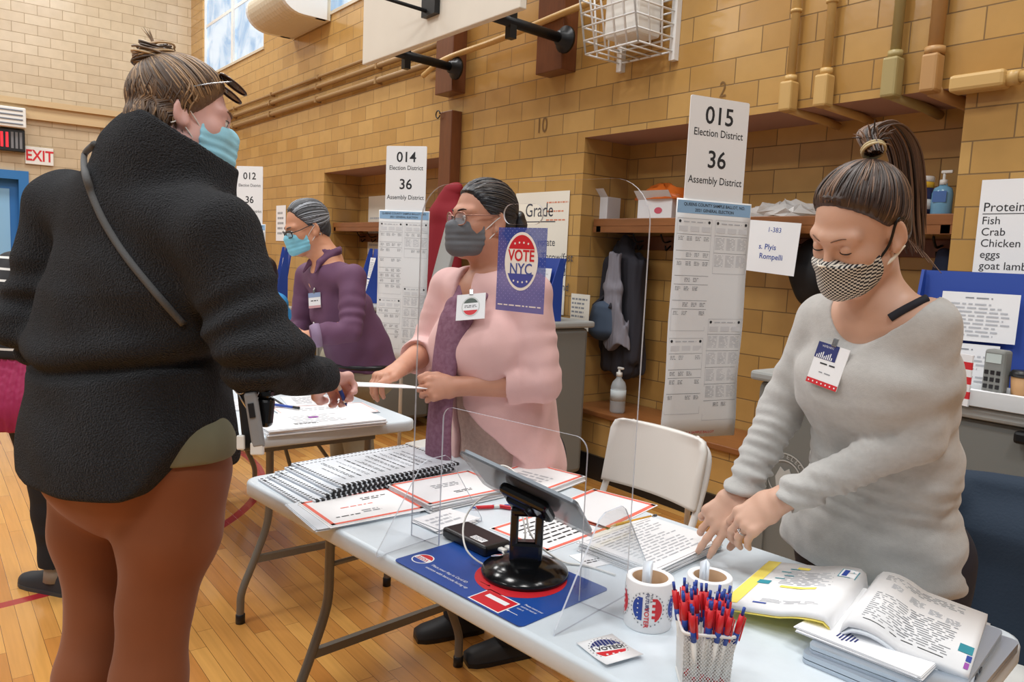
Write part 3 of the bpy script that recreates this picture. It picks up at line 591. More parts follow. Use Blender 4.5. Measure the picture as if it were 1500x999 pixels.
g = G(mat('kraft_paper', 'B58B5F', .7)); g.lathe([(.028, 0), (.038, .1)], n=20); g.obj('cup', t); g = G(BLACKP); g.lathe([(.041, .098), (.041, .108), (.035, .118), (0, .118)], n=20); g.obj('lid', t)
# ---------------------------------------------------------------- district signs and sample ballots on poles
def ballot_print(g, w, h, z, seed):
    rn = random.Random(seed)
    g.rect(-w/2+.004, h/2-.055, w/2-.004, h/2-.006, z-.0002, mat_hdr)
    g.text('QUEENS COUNTY SAMPLE BALLOT, NO.', .0165, 0, h/2-.021, z+.0003, INK, 'CENTER', bold=.012); g.text('2021 GENERAL ELECTION', .0165, 0, h/2-.042, z+.0003, INK, 'CENTER', bold=.012)
    for (cx, w2, y1, y0) in ((-w/4, w*.45, h/2-.075, .02-.06), (-w/4, w*.45, -.02-.05, -h/2+.1), (w/4, w*.45, h/2-.075, h*.2), (w/4, w*.45, h*.04-.03, -h/2+.07)):
        x0, x1 = cx-w2/2, cx+w2/2
        for a, b, c, d in ((x0, y0, x1, y0+.0012), (x0, y1, x1, y1+.0012), (x0, y0, x0+.001, y1), (x1, y0, x1+.001, y1)): g.rect(a, b, c, d, z, LIGHTINK)
        for x in (x0+.012, x1-.012): g.disc((x, y1-.012), .006, .006, z, INK, 12)
        g.lines(x0+.03, y1-.018, x1-.03, y1-.008, 1, z, LIGHTINK, seed); y = y1-.03
        for k in range(3): g.rect(x0+.008+k*w2/3, y-.02, x0+w2/3-.004+k*w2/3, y, z, mat_shade)
        y -= .032
        while y > y0+.05:
            g.rect(x0, y, x1, y+.0015, z, GREYINK)
            if cx > 0 and rn.random() < .6:
                for k in range(3): g.lines(x0+.006+k*w2/3, y-.055, x0+w2/3-.004+k*w2/3, y-.006, 9, z, LIGHTINK, rn.randrange(999), th=.3, rag=.05, word=.03)
                y -= .068
            else:
                for k in range(4):
                    if rn.random() < .75: g.lines(x0+.008+k*w2/4, y-.024, x0+w2/4-.006+k*w2/4, y-.006, 3, z, GREYINK, rn.randrange(999), th=.4, word=.012)
                y -= .034+.03*(rn.random() < .4)
    g.text('THIS IS A SAMPLE BALLOT', .015, -.01, -h/2+.02, z, REDINK, 'CENTER')
mat_hdr = mat('ballot_header_blue', '8FB4D6', .7); mat_shade = mat('ballot_shade_grey', 'D5D7DA', .7)
SLEEVE = mat('glossy_white_card', 'EEEFF0', .28)
def district_sign(num, where, p_top, az, ws, hs, wb, hb, overlap, seed):
    """p_top = centre of the top edge; az = azimuth of the outward normal"""
    top = p_top; t = thing('district_sign', 'white %s Election District sign over a long sample ballot, %s' % (num, where), 'sign', (top.x, top.y, 0))
    n = Vector((math.cos(az), math.sin(az), 0)); x = Vector((0, 0, 1)).cross(n)
    def M(dx, z, dn): q = x*dx+n*dn; return Matrix(((x.x, 0, n.x, q.x), (x.y, 0, n.y, q.y), (0, 1, 0, z), (0, 0, 0, 1)))
    g = G(SLEEVE); g.prism(rrect(ws, hs, .008), -.002, .002); c = g.obj('sign_card', t, M=M(0, top.z-hs/2, .0))
    g = G(INK); z = .0025
    g.text(num, ws*.33, 0, hs*.335, z, align='CENTER', bold=.012); g.text('Election District', ws*.142, 0, hs*.185, z, align='CENTER', bold=.006, sx=.9)
    g.text('36', ws*.33, 0, -hs*.055, z, align='CENTER', bold=.012); g.text('Assembly District', ws*.142, 0, -hs*.24, z, align='CENTER', bold=.006, sx=.9); g.obj('lettering', c)
    zb = top.z-hs+overlap-hb/2
    g = G(mat('ballot_paper', 'E6E8E9', .6)); nn = 12; vs = []
    for i in range(nn+1):
        for j in range(9):
            u, v = j/8-.5, i/nn-.5; vs.append((u*wb, v*hb, .006*math.sin(v*14+u*3)*(.5-v)))
    g.add(vs, [(i*9+j, i*9+j+1, (i+1)*9+j+1, (i+1)*9+j) for i in range(nn) for j in range(8)], None, True); b = g.obj('sample_ballot', t, M=M(0, zb, .012))
    s = b.modifiers.new('paper', 'SOLIDIFY'); s.thickness = .0015
    g = G(INK); ballot_print(g, wb, hb, .0009, seed)
    for v in g.bm.verts:
        uu, vv = v.co.x/wb, v.co.y/hb; v.co.z += .006*math.sin(vv*14+uu*3)*(.5-vv)
    g.obj('ballot_print', b)
    g = G(WHITEM); g.tube([M(0, .02, -.02) @ Vector(), M(0, top.z-.05, -.02) @ Vector()], .012, n=12); g.obj('pole', t)
    g = G(BLACKM); g.lathe([(.16, 0), (.16, .008), (.03, .02), (.02, .05)], c=(-n.x*.02, -n.y*.02, 0), n=28); g.obj('base', t)
    return t
district_sign('015', 'left of the woman in grey', at(1056, 145, 3.0), R_(-14), .285, .43, .365, .955, .035, 3)
district_sign('014', 'beside the man in purple', at(596, 214, 4.8), R_(-52), .27, .43, .34, .98, .03, 7)
district_sign('012', 'farthest, beside the fleece', at(366, 243.5, 7.0), R_(-50), .265, .55, .34, .9, .03, 9)
# ================================================================ THINGS ON THE FOREGROUND TABLE
TZ = .7405
def sheetstack(name, label, cat, c, w, h, rot, n, draw=None, m=PAPER, spread=.004, th=.0012, group=None, seed=1, z=TZ, jit=1.5):
    """n separate-looking sheets squared roughly on each other; w along rot"""
    t = thing(name, label, cat, (c[0], c[1], z), R_(rot), group); rn = random.Random(seed)
    g = G(m); zz = 0
    for k in range(n):
        M = Matrix.Translation((rn.uniform(-spread, spread), rn.uniform(-spread, spread), zz+th/2)) @ Matrix.Rotation(R_(rn.uniform(-jit, jit)), 4, 'Z')
        if k == n-1: M = Matrix.Translation((0, 0, zz+th/2))
        g.M = M; g.box((0, 0, 0), (w, h, th)); zz += th+.0001
    g.M = Matrix(); g.obj('sheet_pile' if n > 1 else 'sheet', t)
    if draw: g = G(INK); draw(g, w, h, zz+.0005); g.obj('printing', t)
    return t, zz
def border(g, w, h, z, m=CORAL, b=.010, ins=.004):
    x, y = w/2-ins, h/2-ins
    for a, c, d, e in ((-x, -y, x, -y+b), (-x, y-b, x, y), (-x, -y, -x+b, y), (x-b, -y, x, y)): g.rect(a, c, d, e, z, m)
def dA(g, w, h, z):
    border(g, w, h, z); g.lines(-.02, -.055, .05, -.03, 2, z, GREYINK, 2, word=.02); g.lines(.02, .035, .1, .06, 2, z, INK, 4, word=.02); g.lines(-.06, 0, .06, .012, 1, z, CORAL, 6, word=.02); g.lines(-.10, -.06, -.03, -.048, 1, z, INK, 7, word=.02)
# red-bordered stacks
t, z = sheetstack('paper_stack', 'fanned stack of plain white sheets sticking out at the front left table edge', 'paper', (-1.80, .905), .285, .215, 88, 5, m=PAPER2, spread=.006, seed=3)
sheetstack('bordered_sheet', 'red-bordered instruction sheet nearest the front left table edge, on plain sheets', 'paper', (-1.80, .93), .272, .208, 90, 2, dA, z=TZ+z, spread=.01, seed=4)
sheetstack('bordered_stack', 'thick fanned stack of red-bordered sheets beside the spiral booklets', 'paper', (-1.79, 1.205), .29, .215, 92, 9, lambda g, w, h, z: (border(g, w, h, z), g.lines(-.05, .0, .04, .035, 3, z, GREYINK, 3, word=.02), g.lines(-.02, -.06, .05, -.04, 2, z, INK, 5, word=.02)), spread=.007, th=.0024, seed=6, jit=3)
sheetstack('bordered_stack', 'red-bordered stack of sheets behind the tablet at the far table edge', 'paper', (-1.755, 1.475), .22, .28, 14, 8, lambda g, w, h, z: (border(g, w, h, z), g.lines(-.06, -.05, .06, .05, 4, z, LIGHTINK, 8, word=.03)), spread=.006, th=.0022, seed=8)
sheetstack('bordered_sheet', 'blank red-bordered sheet at the far table edge near the white chair', 'paper', (-1.475, 1.50), .216, .28, 14, 1, lambda g, w, h, z: border(g, w, h, z, b=.013), seed=9)
sheetstack('bordered_sheet', 'red-bordered sheet with black lines of type behind the tablet stand', 'paper', (-1.42, 1.27), .25, .20, 98, 1, lambda g, w, h, z: (border(g, w, h, z), g.lines(-.08, -.07, .09, .07, 7, z, INK, 11, word=.025, th=.3)), seed=9)
# spiral booklets: each one a thing
def booklet(label, c, rot, z):
    t = thing('spiral_booklet', label, 'booklet', (c[0], c[1], z), R_(rot)); w, h, th = .43, .285, .006
    g = G(PAPER2); g.box((0, 0, th/2), (w, h, th), bev=.001); g.obj('pages', t)
    g = G(INK)
    for k in range(26):
        x = -w/2+.01+k*(w-.02)/25
        g.box((x, -h/2+.006, th+.0005), (.009, .012, .0012)); g.box((x, -h/2-.001, th*.5), (.009, .003, th+.002))
    g.obj('comb_binding', t)
    g = G(INK)
    for k in range(30):
        x = -w/2+.008+k*(w-.016)/29; g.rect(x-.0045, h/2-.010, x+.0035, h/2-.006, th+.0006); g.rect(x-.0045, h/2-.034, x+.0035, h/2-.030, th+.0006)
    for k in range(18):
        y = -h/2+.02+k*(h-.03)/17; g.rect(-w/2+.003, y-.0035, -w/2+.012, y+.0035, th+.0006); g.rect(w/2-.012, y-.0035, w/2-.003, y+.0035, th+.0006)
    rn = random.Random(7)
    for k in range(13): g.lines(-w/2+.04+k*.026, -.09, -w/2+.054+k*.026, .09, 1+(k % 2), th+.0006, INK if k % 3 else GREYINK, k, along='y', word=.02, th=.35)
    g.obj('printing', t); return t
for k, l in enumerate(('lowest spiral booklet of the fanned stack at the left table end', 'second spiral booklet from the bottom of the fanned stack', 'middle spiral booklet of the fanned stack', 'second spiral booklet from the top of the fanned stack', 'topmost spiral booklet with dashed border and slanted type')):
    booklet(l, (-2.045-.006*k+(.008 if k % 2 else 0), 1.005+.028*k), 93+(k*1.7) % 4, TZ+k*.0073)
# slips, power bank, pens
sheetstack('slip_pile', 'small pile of white slips left of the black power bank', 'paper', (-1.60, 1.065), .13, .105, 100, 7, lambda g, w, h, z: g.lines(-.05, -.03, .04, .03, 3, z, LIGHTINK, 4, word=.02), spread=.008, seed=12, jit=9)
t = thing('power_bank', 'black power bank with a white label on the table', 'power bank', (-1.435, 1.045, TZ), R_(4))
g = G(BLACKP); g.box((0, 0, .014), (.165, .082, .026), bev=.008, seg=3); g.obj('case', t)
g = G(PAPER, GREYINK); g.rect(.01, -.028, .055, -.008, .0274, PAPER); g.lines(.013, -.026, .05, -.01, 3, .0277, GREYINK, 3, word=.01); g.obj('label', t)
g = G(WHITEP); g.box((.088, .005, .014), (.03, .014, .008), bev=.003); g.box((.088, .025, .014), (.03, .014, .008), bev=.003); g.obj('plug', t)
def pen(label, a, b, z, cols=(WHITEP, VRED, VBLUE), cat='pen', r=.0048, group=None):
    a = Vector((a[0], a[1], z+r*1.25)); b = Vector((b[0], b[1], z+r*1.25)); t = thing('ballpoint_pen', label, cat, a, 0, group); d = (b-a)
    Mx = Vector((0, 0, 1)).rotation_difference(d).to_matrix().to_4x4(); L_ = d.length
    for nm, prof, m in penparts(L_, r, cols): g = G(m); g.lathe(prof, n=12); g.M = Matrix(); o = g.obj(nm, t, M=Mx)
    g = G(cols[1]); g.box((r*1.25, 0, L_*.76), (.002, .004, .036)); g.obj('clip', t, M=Mx)
    return t
def penparts(L_, r, cols):
    return (('barrel', [(r*.9, .012), (r, .03), (r, L_*.55)], cols[0]), ('grip', [(r*1.08, .02), (r*1.08, .05)], cols[2]), ('tip', [(.0008, 0), (r*.85, .013)], CHROME if cols[0] is not WHITEP else VBLUE), ('cap', [(r*1.03, L_*.55), (r*1.1, L_*.6), (r, L_*.9)], cols[1]), ('button', [(r*.55, L_*.9), (r*.55, L_)], cols[2]))
pen('white pen with red and blue cap lying left of the tablet stand', (-1.59, 1.31), (-1.645, 1.175), TZ)
pen('second white pen with red grip lying behind the tablet stand', (-1.50, 1.335), (-1.63, 1.24), TZ)
p, q = onz(893, 771, .765), onz(948, 758, .765); t = thing('pencil', 'yellow pencil lying on the papers behind the shield foot', 'pencil', (p.x, p.y, .7652)); d = Vector((q.x-p.x, q.y-p.y, 0)); Mx = Vector((0, 0, 1)).rotation_difference(d).to_matrix().to_4x4(); L_ = .17
g = G(mat('pencil_yellow', 'E3A93B', .4)); g.lathe([(.0037, .02), (.0037, L_-.02)], n=6); g.obj('shaft', t, M=Mx); g = G(mat('pencil_wood', 'E2C39A', .6)); g.lathe([(.0007, .0), (.0037, .02)], n=6); g.obj('point', t, M=Mx); g = G(CHROME); g.lathe([(.0039, L_-.02), (.0039, L_-.008)], n=10); g.obj('ferrule', t, M=Mx); g = G(mat('grey_eraser', '5A5E66', .7)); g.lathe([(.0035, L_-.008), (.0035, L_)], n=10); g.obj('eraser', t, M=Mx)
# ---------------------------------------------------------------- blue counter mat
MATBLUE = mat('mat_blue', '1F4C9C', .35); t = thing('counter_mat', 'blue printed counter mat under the tablet stand with red circle and card outline', 'mat', (-1.265, .985, TZ), R_(6.5))
g = G(MATBLUE); g.prism(rrect(.405, .265, .012), 0, .0016); g.obj('sheet', t)
g = G(VRED, PAPER); z = .0019
g.disc((.045, .025), .10, .10, z, VRED, 48)
g.disc((-.165, .072-.15), .026, .026, z, PAPER); g.disc((-.165, .072-.15), .023, .023, z+.0002, VRED, 24, 20, 160); g.disc((-.165, .072-.15), .023, .023, z+.0002, VBLUE, 24, 200, 340); g.text('VOTE', .0145, -.165, -.078, z+.0004, VRED, 'CENTER', bold=.02, rot=180)
g.rect(.045, -.128, .135, -.066, z, PAPER); g.rect(.048, -.125, .132, -.069, z+.0002, VRED); g.rect(.062, -.096, .122, -.082, z+.0004, PAPER)
g.text('Please hold the flap in Card ID', .0105, .02, -.062-.003, z, PAPER, 'RIGHT', rot=0) if False else None
for k, s in enumerate(('section with barcode facing up', 'Place your flap in Card ID')): g.text(s, .0112, -.125, -.10+.017*k, z, PAPER, sx=1.0)
g.quad((.005, -.058, z), (.03, -.058, z), (.03, -.0565, z), (.005, -.0565, z), PAPER); g.add([(.03, -.061, z), (.037, -.057, z), (.03, -.053, z)], [(0, 1, 2)], PAPER)
for k, s in enumerate(('Please insert your', 'card to read or', 'scan it')): g.text(s, .0085, .142, -.06-.011*k, z, PAPER, sx=.8)
g.quad((.14, -.105, z), (.165, -.105, z), (.165, -.1035, z), (.14, -.1035, z), PAPER); g.add([(.14, -.108, z), (.133, -.104, z), (.14, -.1, z)], [(0, 1, 2)], PAPER)
g.text('www', .006, -.19, -.112, z, PAPER) if False else None
g.obj('printing', t)
# ---------------------------------------------------------------- tablet on its stand
t = thing('tablet_stand', 'black round-based stand holding a tilted tablet over the blue mat', 'tablet stand', (-1.235, 1.035, TZ+.002))
GB = mat('gloss_black_plastic', '0E0F11', .16); g = G(GB); g.lathe([(.094, 0), (.096, .006), (.094, .012), (.06, .026), (.034, .034), (0, .034)], n=40); b = g.obj('base', t)
g = G(PAPER); g.disc((0, 0), .016, .012, 0, PAPER); g.disc((0, 0), .0135, .01, .0003, VRED, 20, 20, 160); g.disc((0, 0), .0135, .01, .0003, VBLUE, 20, 200, 340); g.obj('round_sticker', b, M=Matrix.Translation((-.062, -.03, .0262)) @ Matrix.Rotation(R_(-17), 4, 'Y'))
ta = R_(52)   # azimuth across the column
ca = Matrix.Rotation(ta, 4, 'Z')
g = G(GB); g.M = ca
for s in (-1, 1): g.box((s*.027, 0, .088), (.018, .03, .115), bev=.005)
g.box((0, 0, .05), (.07, .034, .05), bev=.008); g.box((0, 0, .142), (.072, .034, .022), bev=.008); g.M = Matrix(); g.obj('column', t)
# tablet plane: through the photo's edge points
e1 = Vector((at(855, 771, 1.62)-at(665, 681, 1.90))); up_ = Vector((0, 0, 1))
c0 = (at(855, 771, 1.70)+at(668, 681, 1.86))/2
xa = (at(855, 771, 1.70)-at(668, 681, 1.86)).normalized()          # long edge of the tablet, as seen
pn = Vector(RT*.43+UP*.90); pn = (pn-xa*pn.dot(xa)).normalized(); vw = Vector(FW); vw = (vw-xa*vw.dot(xa)-pn*vw.dot(pn)).normalized(); ya = (vw*.93-pn*.36).normalized(); za = xa.cross(ya).normalized()
if za.dot(pn) < 0: ya = -ya; za = -za
TM = Matrix(((xa.x, ya.x, za.x, 0), (xa.y, ya.y, za.y, 0), (xa.z, ya.z, za.z, 0), (0, 0, 0, 1)))
TM.translation = Vector((0, 0, .186))
TBK = mat('tablet_silver_back', '8F969E', .35, .5); g = G(TBK); g.prism(rrect(.278, .19, .012), -.006, .002); o = g.obj('tablet', t, M=TM)
g = G(GB); g.prism(rrect(.268, .18, .008), .0022, .003); g.obj('screen', o)
g = G(mat('smoky_clear_case', '5F656C', .15, alpha=.55)); g.prism(rrect(.29, .202, .016), -.011, -.0062); g.obj('clear_case', t, M=TM)
g = G(GB); g.box((0.01, 0, -.024), (.12, .085, .026), bev=.012, seg=3); g.box((0.0, 0, -.036), (.06, .05, .02), bev=.008); g.obj('mount', t, M=TM)
# cables
def cable(label, pts, r=.0022, m=WHITEP, name='charging_cable'):
    g = G(m); o = Vector(pts[0]); g.tube([p-o for p in bez(pts, 8)], r, n=8); return tag(g.obj(name, loc=o), label, 'cable')
cable('white charging cable looping from the power bank up to the tablet', [(-1.335, 1.05, TZ+.014), (-1.30, 1.03, TZ+.012), (-1.30, .985, TZ+.006), (-1.345, .955, TZ+.035), (-1.40, .985, TZ+.08), (-1.40, 1.03, TZ+.125), (-1.34, 1.06, TZ+.15), (-1.285, 1.075, TZ+.16)])
cable('white cable rising from the far side of the tablet mount and lying on the sheets', [(-1.335, 1.072, TZ+.016), (-1.305, 1.09, TZ+.05), (-1.37, 1.115, TZ+.115), (-1.45, 1.12, TZ+.15), (-1.46, 1.13, TZ+.175), (-1.42, 1.14, TZ+.17), (-1.36, 1.13, TZ+.14), (-1.30, 1.10, TZ+.06), (-1.24, 1.14, TZ+.008), (-1.19, 1.18, TZ+.003), (-1.12, 1.20, TZ+.003)])
# ---------------------------------------------------------------- papers under the woman's hands
t, z = sheetstack('paper_stack', 'grey-edged pile of printed sheets under the hands of the woman in grey', 'paper', (-1.185, 1.385), .285, .215, 97, 14, lambda g, w, h, z: (g.lines(-.12, -.09, .12, .09, 15, z, LIGHTINK, 21, word=.03, th=.3), g.rect(-.13, .093, .13, .094, z, GREYINK)), spread=.005, th=.0017, seed=21, m=PAPER)
sheetstack('loose_sheet', 'loose slip with bold print at the sheet pile corner by the shield', 'paper', (-1.215, 1.245), .12, .08, 84, 1, lambda g, w, h, z: g.lines(-.05, -.02, .0, .0, 2, z, INK, 4, word=.012), seed=2)
# ---------------------------------------------------------------- sticker rolls
def sticker_roll(label, c, rz, r=.0405):
    t = thing('sticker_roll', label, 'sticker roll', (c[0], c[1], TZ), rz); h = .094
    g = G(PAPER); g.lathe([(r-.011, 0), (r-.001, 0), (r, .002), (r, h-.002), (r-.001, h), (r-.011, h), (r-.011, 0)], n=48, cap=False); g.obj('wound_stickers', t)
    g = G(mat('cardboard_core', 'A98868', .8)); g.lathe([(r-.0125, .001), (r-.0115, .001), (r-.0115, h-.001), (r-.0125, h-.001), (r-.0125, .001)], n=40, cap=False); g.obj('core', t)
    g = G(PAPER2); g.add([(r*.1*k-.02, .022-.02*abs(k-2)/2+.0, z_) for z_ in (.03, h+.022) for k in range(5)], [(k, k+1, k+6, k+5) for k in range(4)], None, True); o = g.obj('loose_end', t); o.modifiers.new('s', 'SOLIDIFY').thickness = .0006
    def onroll(bm, a0):
        for v in bm.verts:
            a = a0+v.co.x/r; rr = r+.0003+v.co.z; v.co = Vector((rr*math.cos(a), rr*math.sin(a), v.co.y+h/2))
    for k in range(4):
        g = G(VBLUE, VRED); R = .034
        g.disc((0, 0), R, R, 0, PAPER, 40)
        for s, m in ((-1, VBLUE), (1, VRED)):
            n = 10; ys = [-R*.82+2*R*.82*i/n for i in range(n+1)]
            for i in range(n):
                y0, y1 = ys[i], ys[i+1]; e0 = math.sqrt(max(0, (R*.84)**2-y0*y0)); e1 = math.sqrt(max(0, (R*.84)**2-y1*y1)); xi = .009
                if s > 0: xi = .009+(.006 if i % 2 else 0)
                if e0 > xi and e1 > xi: g.quad((s*xi, y0, .0003), (s*e0, y0, .0003), (s*e1, y1, .0003), (s*xi, y1, .0003), m)
        for j in range(5): g.disc((-.018, -.018+.009*j), .0016, .0016, .0006, PAPER, 5)
        g.text("I'M A", .007, .0065, .022, .0006, INK, 'CENTER', rot=-90); g.text('FUTURE', .0095, -.001, .0145, .0006, NAVY, 'CENTER', rot=-90, bold=.02); g.text('VOTER', .0125, -.001, -.0155, .0006, VRED, 'CENTER', rot=-90, bold=.02)
        for j in range(24):
            a = 2*math.pi*j/24; g.rect(R*.94*math.cos(a)-.0014, R*.94*math.sin(a)-.0014, R*.94*math.cos(a)+.0014, R*.94*math.sin(a)+.0014, .0006, GREYINK)
        bmesh.ops.subdivide_edges(g.bm, edges=[e for e in g.bm.edges if e.calc_length() > .008], cuts=3, use_grid_fill=True)
        onroll(g.bm, R_(-70+90*k+12)); g.obj('printed_sticker', t)
    return t
sticker_roll('large roll of Future Voter stickers standing left of the pen cup', (-.932, 1.095), R_(6), .0455)
sticker_roll('second roll of stickers standing behind the pen cup', (-.873, 1.20), R_(30), .043)
# ---------------------------------------------------------------- I Voted sticker
t = thing('voted_sticker', 'single I Voted sticker on a curled white backing at the front of the table', 'sticker', (-.895, .955, TZ), R_(-8))
g = G(PAPER); n = 10; vs = [(-.045+.09*i/n, y, .004+.014*max(0, i/n-.55)**1.5) for i in range(n+1) for y in (-.04, .04)]; g.add(vs, [(2*i, 2*i+2, 2*i+3, 2*i+1) for i in range(n)], None, True); o = g.obj('backing', t); o.modifiers.new('s', 'SOLIDIFY').thickness = .0006
g = G(NAVY, VRED); z = .0048; R = .031
n = 9
for i in range(n):
    x0 = -R+2*R*i/n; x1 = x0+2*R/n*.8; f = lambda x: math.sqrt(max(0, R*R-x*x)); g.quad((x0, .009+(.003 if i % 2 else 0), z), (x1, .009+(.003 if i % 2 else 0), z), (x1, max(.01, f(x1)), z), (x0, max(.01, f(x0)), z), NAVY)
g.disc((0, -.0), R, R, z, VRED, 24, 197, 343); g.text('I VOTED!', .0155, 0, .0, z+.0003, INK, 'CENTER', bold=.02)
for k in range(3): g.disc((-.012+.012*k, -.02), .0025, .0025, z+.0004, PAPER, 5)
for j in range(26):
    a = 2*math.pi*j/26; g.rect(R*1.13*math.cos(a)-.0012, R*1.13*math.sin(a)-.0012, R*1.13*math.cos(a)+.0012, R*1.13*math.sin(a)+.0012, z, GREYINK)
g.obj('round_print', t, M=Matrix.Rotation(R_(80), 4, 'Z') @ Matrix.Translation((0, .004, 0)))
# ---------------------------------------------------------------- mesh pen cup and its pens
cx, cy = -.742, 1.018; cw = .041; chh = .10; rz = R_(48)
t = thing('pen_cup', 'white wire mesh pen cup at the front of the table', 'pen cup', (cx, cy, TZ), rz)
g = G(WHITEM)
for sx, sy in ((1, 0), (-1, 0), (0, 1), (0, -1)):
    px_, py_ = -sy, sx
    nh, nv = 15, 18
    def P(u, v, e=0):
        w = cw*(.9+.1*v/chh); return (sx*w+px_*u*w/cw, sy*w+py_*u*w/cw, v)
    for i in range(-nv, nh+1):
        for sgn in (1, -1):
            # diagonal strands clipped to the panel
            u0 = -cw+2*cw*i/nh; pts = []
            for k in range(41):
                v = chh*k/40; u = (u0+v*.85)*sgn
                if -cw <= u <= cw: pts.append(P(u, v))
            if len(pts) > 1: g.tube([pts[0], pts[-1]], .00055, n=4, cap=False)
g.obj('mesh_wall', t)
g = G(WHITEM); g.tube([(x, y, chh) for x, y in rrect(2*cw+.003, 2*cw+.003, .012, 5)], .0028, n=8, closed=True); g.obj('rim', t)
g = G(WHITEM); g.tube([(x, y, .003) for x, y in rrect(2*cw*.9, 2*cw*.9, .01, 5)], .003, n=8, closed=True); g.prism(rrect(2*cw*.9, 2*cw*.9, .01), .001, .003); g.obj('base', t)
rn = random.Random(11); k = 0; proto = None
for i in range(6):
    for j in range(6):
        if (i, j) in ((0, 0), (5, 5)): continue
        bx, by = -.027+.0108*i, -.027+.0108*j; tx, ty = bx*1.5+rn.uniform(-.011, .011), by*1.5+rn.uniform(-.011, .011)
        
        a = Vector((bx, by, .004+rn.uniform(0, .016))); b = Vector((tx, ty, .14)); c_, s_ = math.cos(rz), math.sin(rz)
        W_ = lambda v: Vector((cx+c_*v.x-s_*v.y, cy+s_*v.x+c_*v.y, TZ+v.z)); a, b = W_(a), W_(b)
        Mx = Matrix.Translation(a) @ Vector((0, 0, 1)).rotation_difference(b-a).to_matrix().to_4x4() @ Matrix.Rotation(rn.uniform(0, 6.28), 4, 'Z')
        if proto is None:
            proto = thing('cup_pen', 'white pen with red clip and blue button standing in the mesh pen cup', 'pen', (0, 0, 0), 0, 'pens in the mesh cup')
            for nm, prof, m in penparts(.142, .0046, (WHITEP, VRED, VBLUE)):
                if nm == 'grip': prof = [(.0049, .078), (.0049, .097)]
                if nm == 'cap': prof = [(.005, .097), (.0052, .11), (.0045, .128)]
                if nm == 'tip': m = VRED
                gg = G(m); gg.lathe(prof, n=10); gg.obj(nm, proto)
            gg = G(VRED); gg.box((.0065, 0, .105), (.0022, .0042, .042), bev=.0008); gg.obj('clip', proto); o = proto
        else: o = dup(proto, (0, 0, 0))
        o.matrix_world = Mx; k += 1
# ---------------------------------------------------------------- laptops, papers and the open book
SILV = mat('silver_laptop', 'B9C3CE', .3, .7); DKE = mat('dark_laptop_edge', '3B4048', .4)
bz = TZ
def slab(name, label, c, w, h, rot, z, th, m, cat):
    t = thing(name, label, cat, (c[0], c[1], z), R_(rot)); g = G(m); g.prism(rrect(w, h, .012), 0, th*.42); g.prism(rrect(w, h, .012), th*.5, th); g.obj('shell', t)
    g = G(DKE); g.prism(rrect(w-.006, h-.006, .010), th*.40, th*.52); g.obj('gap', t)
    g = G(DKE)
    for k in range(3): g.box((-w/2+.10+.03*k, -h/2, th*.25), (.016, .003, .005))
    g.obj('port', t); return t
slab('laptop', 'lower closed silver laptop under the open book', (-.578, 1.415), .37, .25, 96, bz, .018, SILV, 'laptop')
slab('laptop', 'upper thin silver laptop under the open book, turned slightly', (-.588, 1.415), .34, .235, 99, bz+.0182, .014, SILV, 'laptop')
sheetstack('booklet', 'white booklet with a dark emblem under the right half of the open book', 'booklet', (-.622, 1.40), .28, .215, 95, 6, lambda g, w, h, z: [g.rect(-.125+.004*abs(k-3), .01+.006*k, -.085-.004*abs(k-3), .013+.006*k, z, NAVY) for k in range(6)], spread=.002, th=.0016, z=bz+.0325, seed=5)
t = thing('open_book', 'thick open manual with curved pages and coloured tabs at the right of the table', 'book', (-.700, 1.43, bz), R_(15))
def page_side(sgn, zoff, wid, curve, n=18, hh=.28):
    pts = []
    for i in range(n+1):
        u = i/n; x = sgn*wid*u; z_ = zoff+curve*math.sin(min(1, u*1.02)*math.pi)**.8*(1-u*.45)+.0; pts.append((x, z_))
    return pts
def leaf(g, prof, th, m, hh=.28):
    n = len(prof); vs = []
    for x, z_ in prof:
        vs += [(x, -hh/2, z_), (x, hh/2, z_), (x, -hh/2, max(z_-th, 0.0005)), (x, hh/2, max(z_-th, .0005))]
    fs = []
    for i in range(n-1):
        a = 4*i; b = a+4; fs += [(a, b, b+1, a+1), (a+2, a+3, b+3, b+2), (a, a+2, b+2, b), (a+1, b+1, b+3, a+3)]
    fs += [(0, 1, 3, 2), (4*n-4, 4*n-2, 4*n-1, 4*n-3)]; g.add(vs, fs, m, True)
ZR, ZL = .055, .016
pr = [(x, .012+(ZR+.0)*min(1, (x/.014)**.6) - .022*max(0, x-.014)/.19+.014*math.sin(min(1, x/.10)*math.pi)) for x in [.21*i/20 for i in range(21)]]
pl = [(-x, .012+.056*min(1, (x/.014)**.6)*(1-min(1, x/.24)*.74)+.006*math.sin(min(1, x/.1)*math.pi)) for x in [.215*i/20 for i in range(21)]]
g = G(PAPER); leaf(g, pr, .016, PAPER); leaf(g, [(x+.006*(x > .02), z_-.018) for x, z_ in pr], .006, PAPER2, .285); g.obj('right_pages', t)
g = G(PAPER); leaf(g, pl, .013, PAPER); g.obj('left_pages', t)
g = G(YELLOW); leaf(g, [(x*1.03, max(.004, z_-.015)) for x, z_ in pl], .002, YELLOW, .283); g.obj('yellow_sheet', t)
def onprof(g, prof):
    xs_ = [p[0] for p in prof]
    for v in g.bm.verts:
        x = v.co.x; q = sorted(prof); z_ = float(np.interp(x, [a for a, _ in q], [b for _, b in q])); v.co.z = z_+.0007+v.co.z
g = G(INK)
g.lines(.035, -.115, .175, .02, 14, 0, GREYINK, 31, word=.02, th=.3, rag=.15); g.lines(.035, .092, .175, .122, 4, 0, GREYINK, 32, word=.02, th=.3, rag=.2)
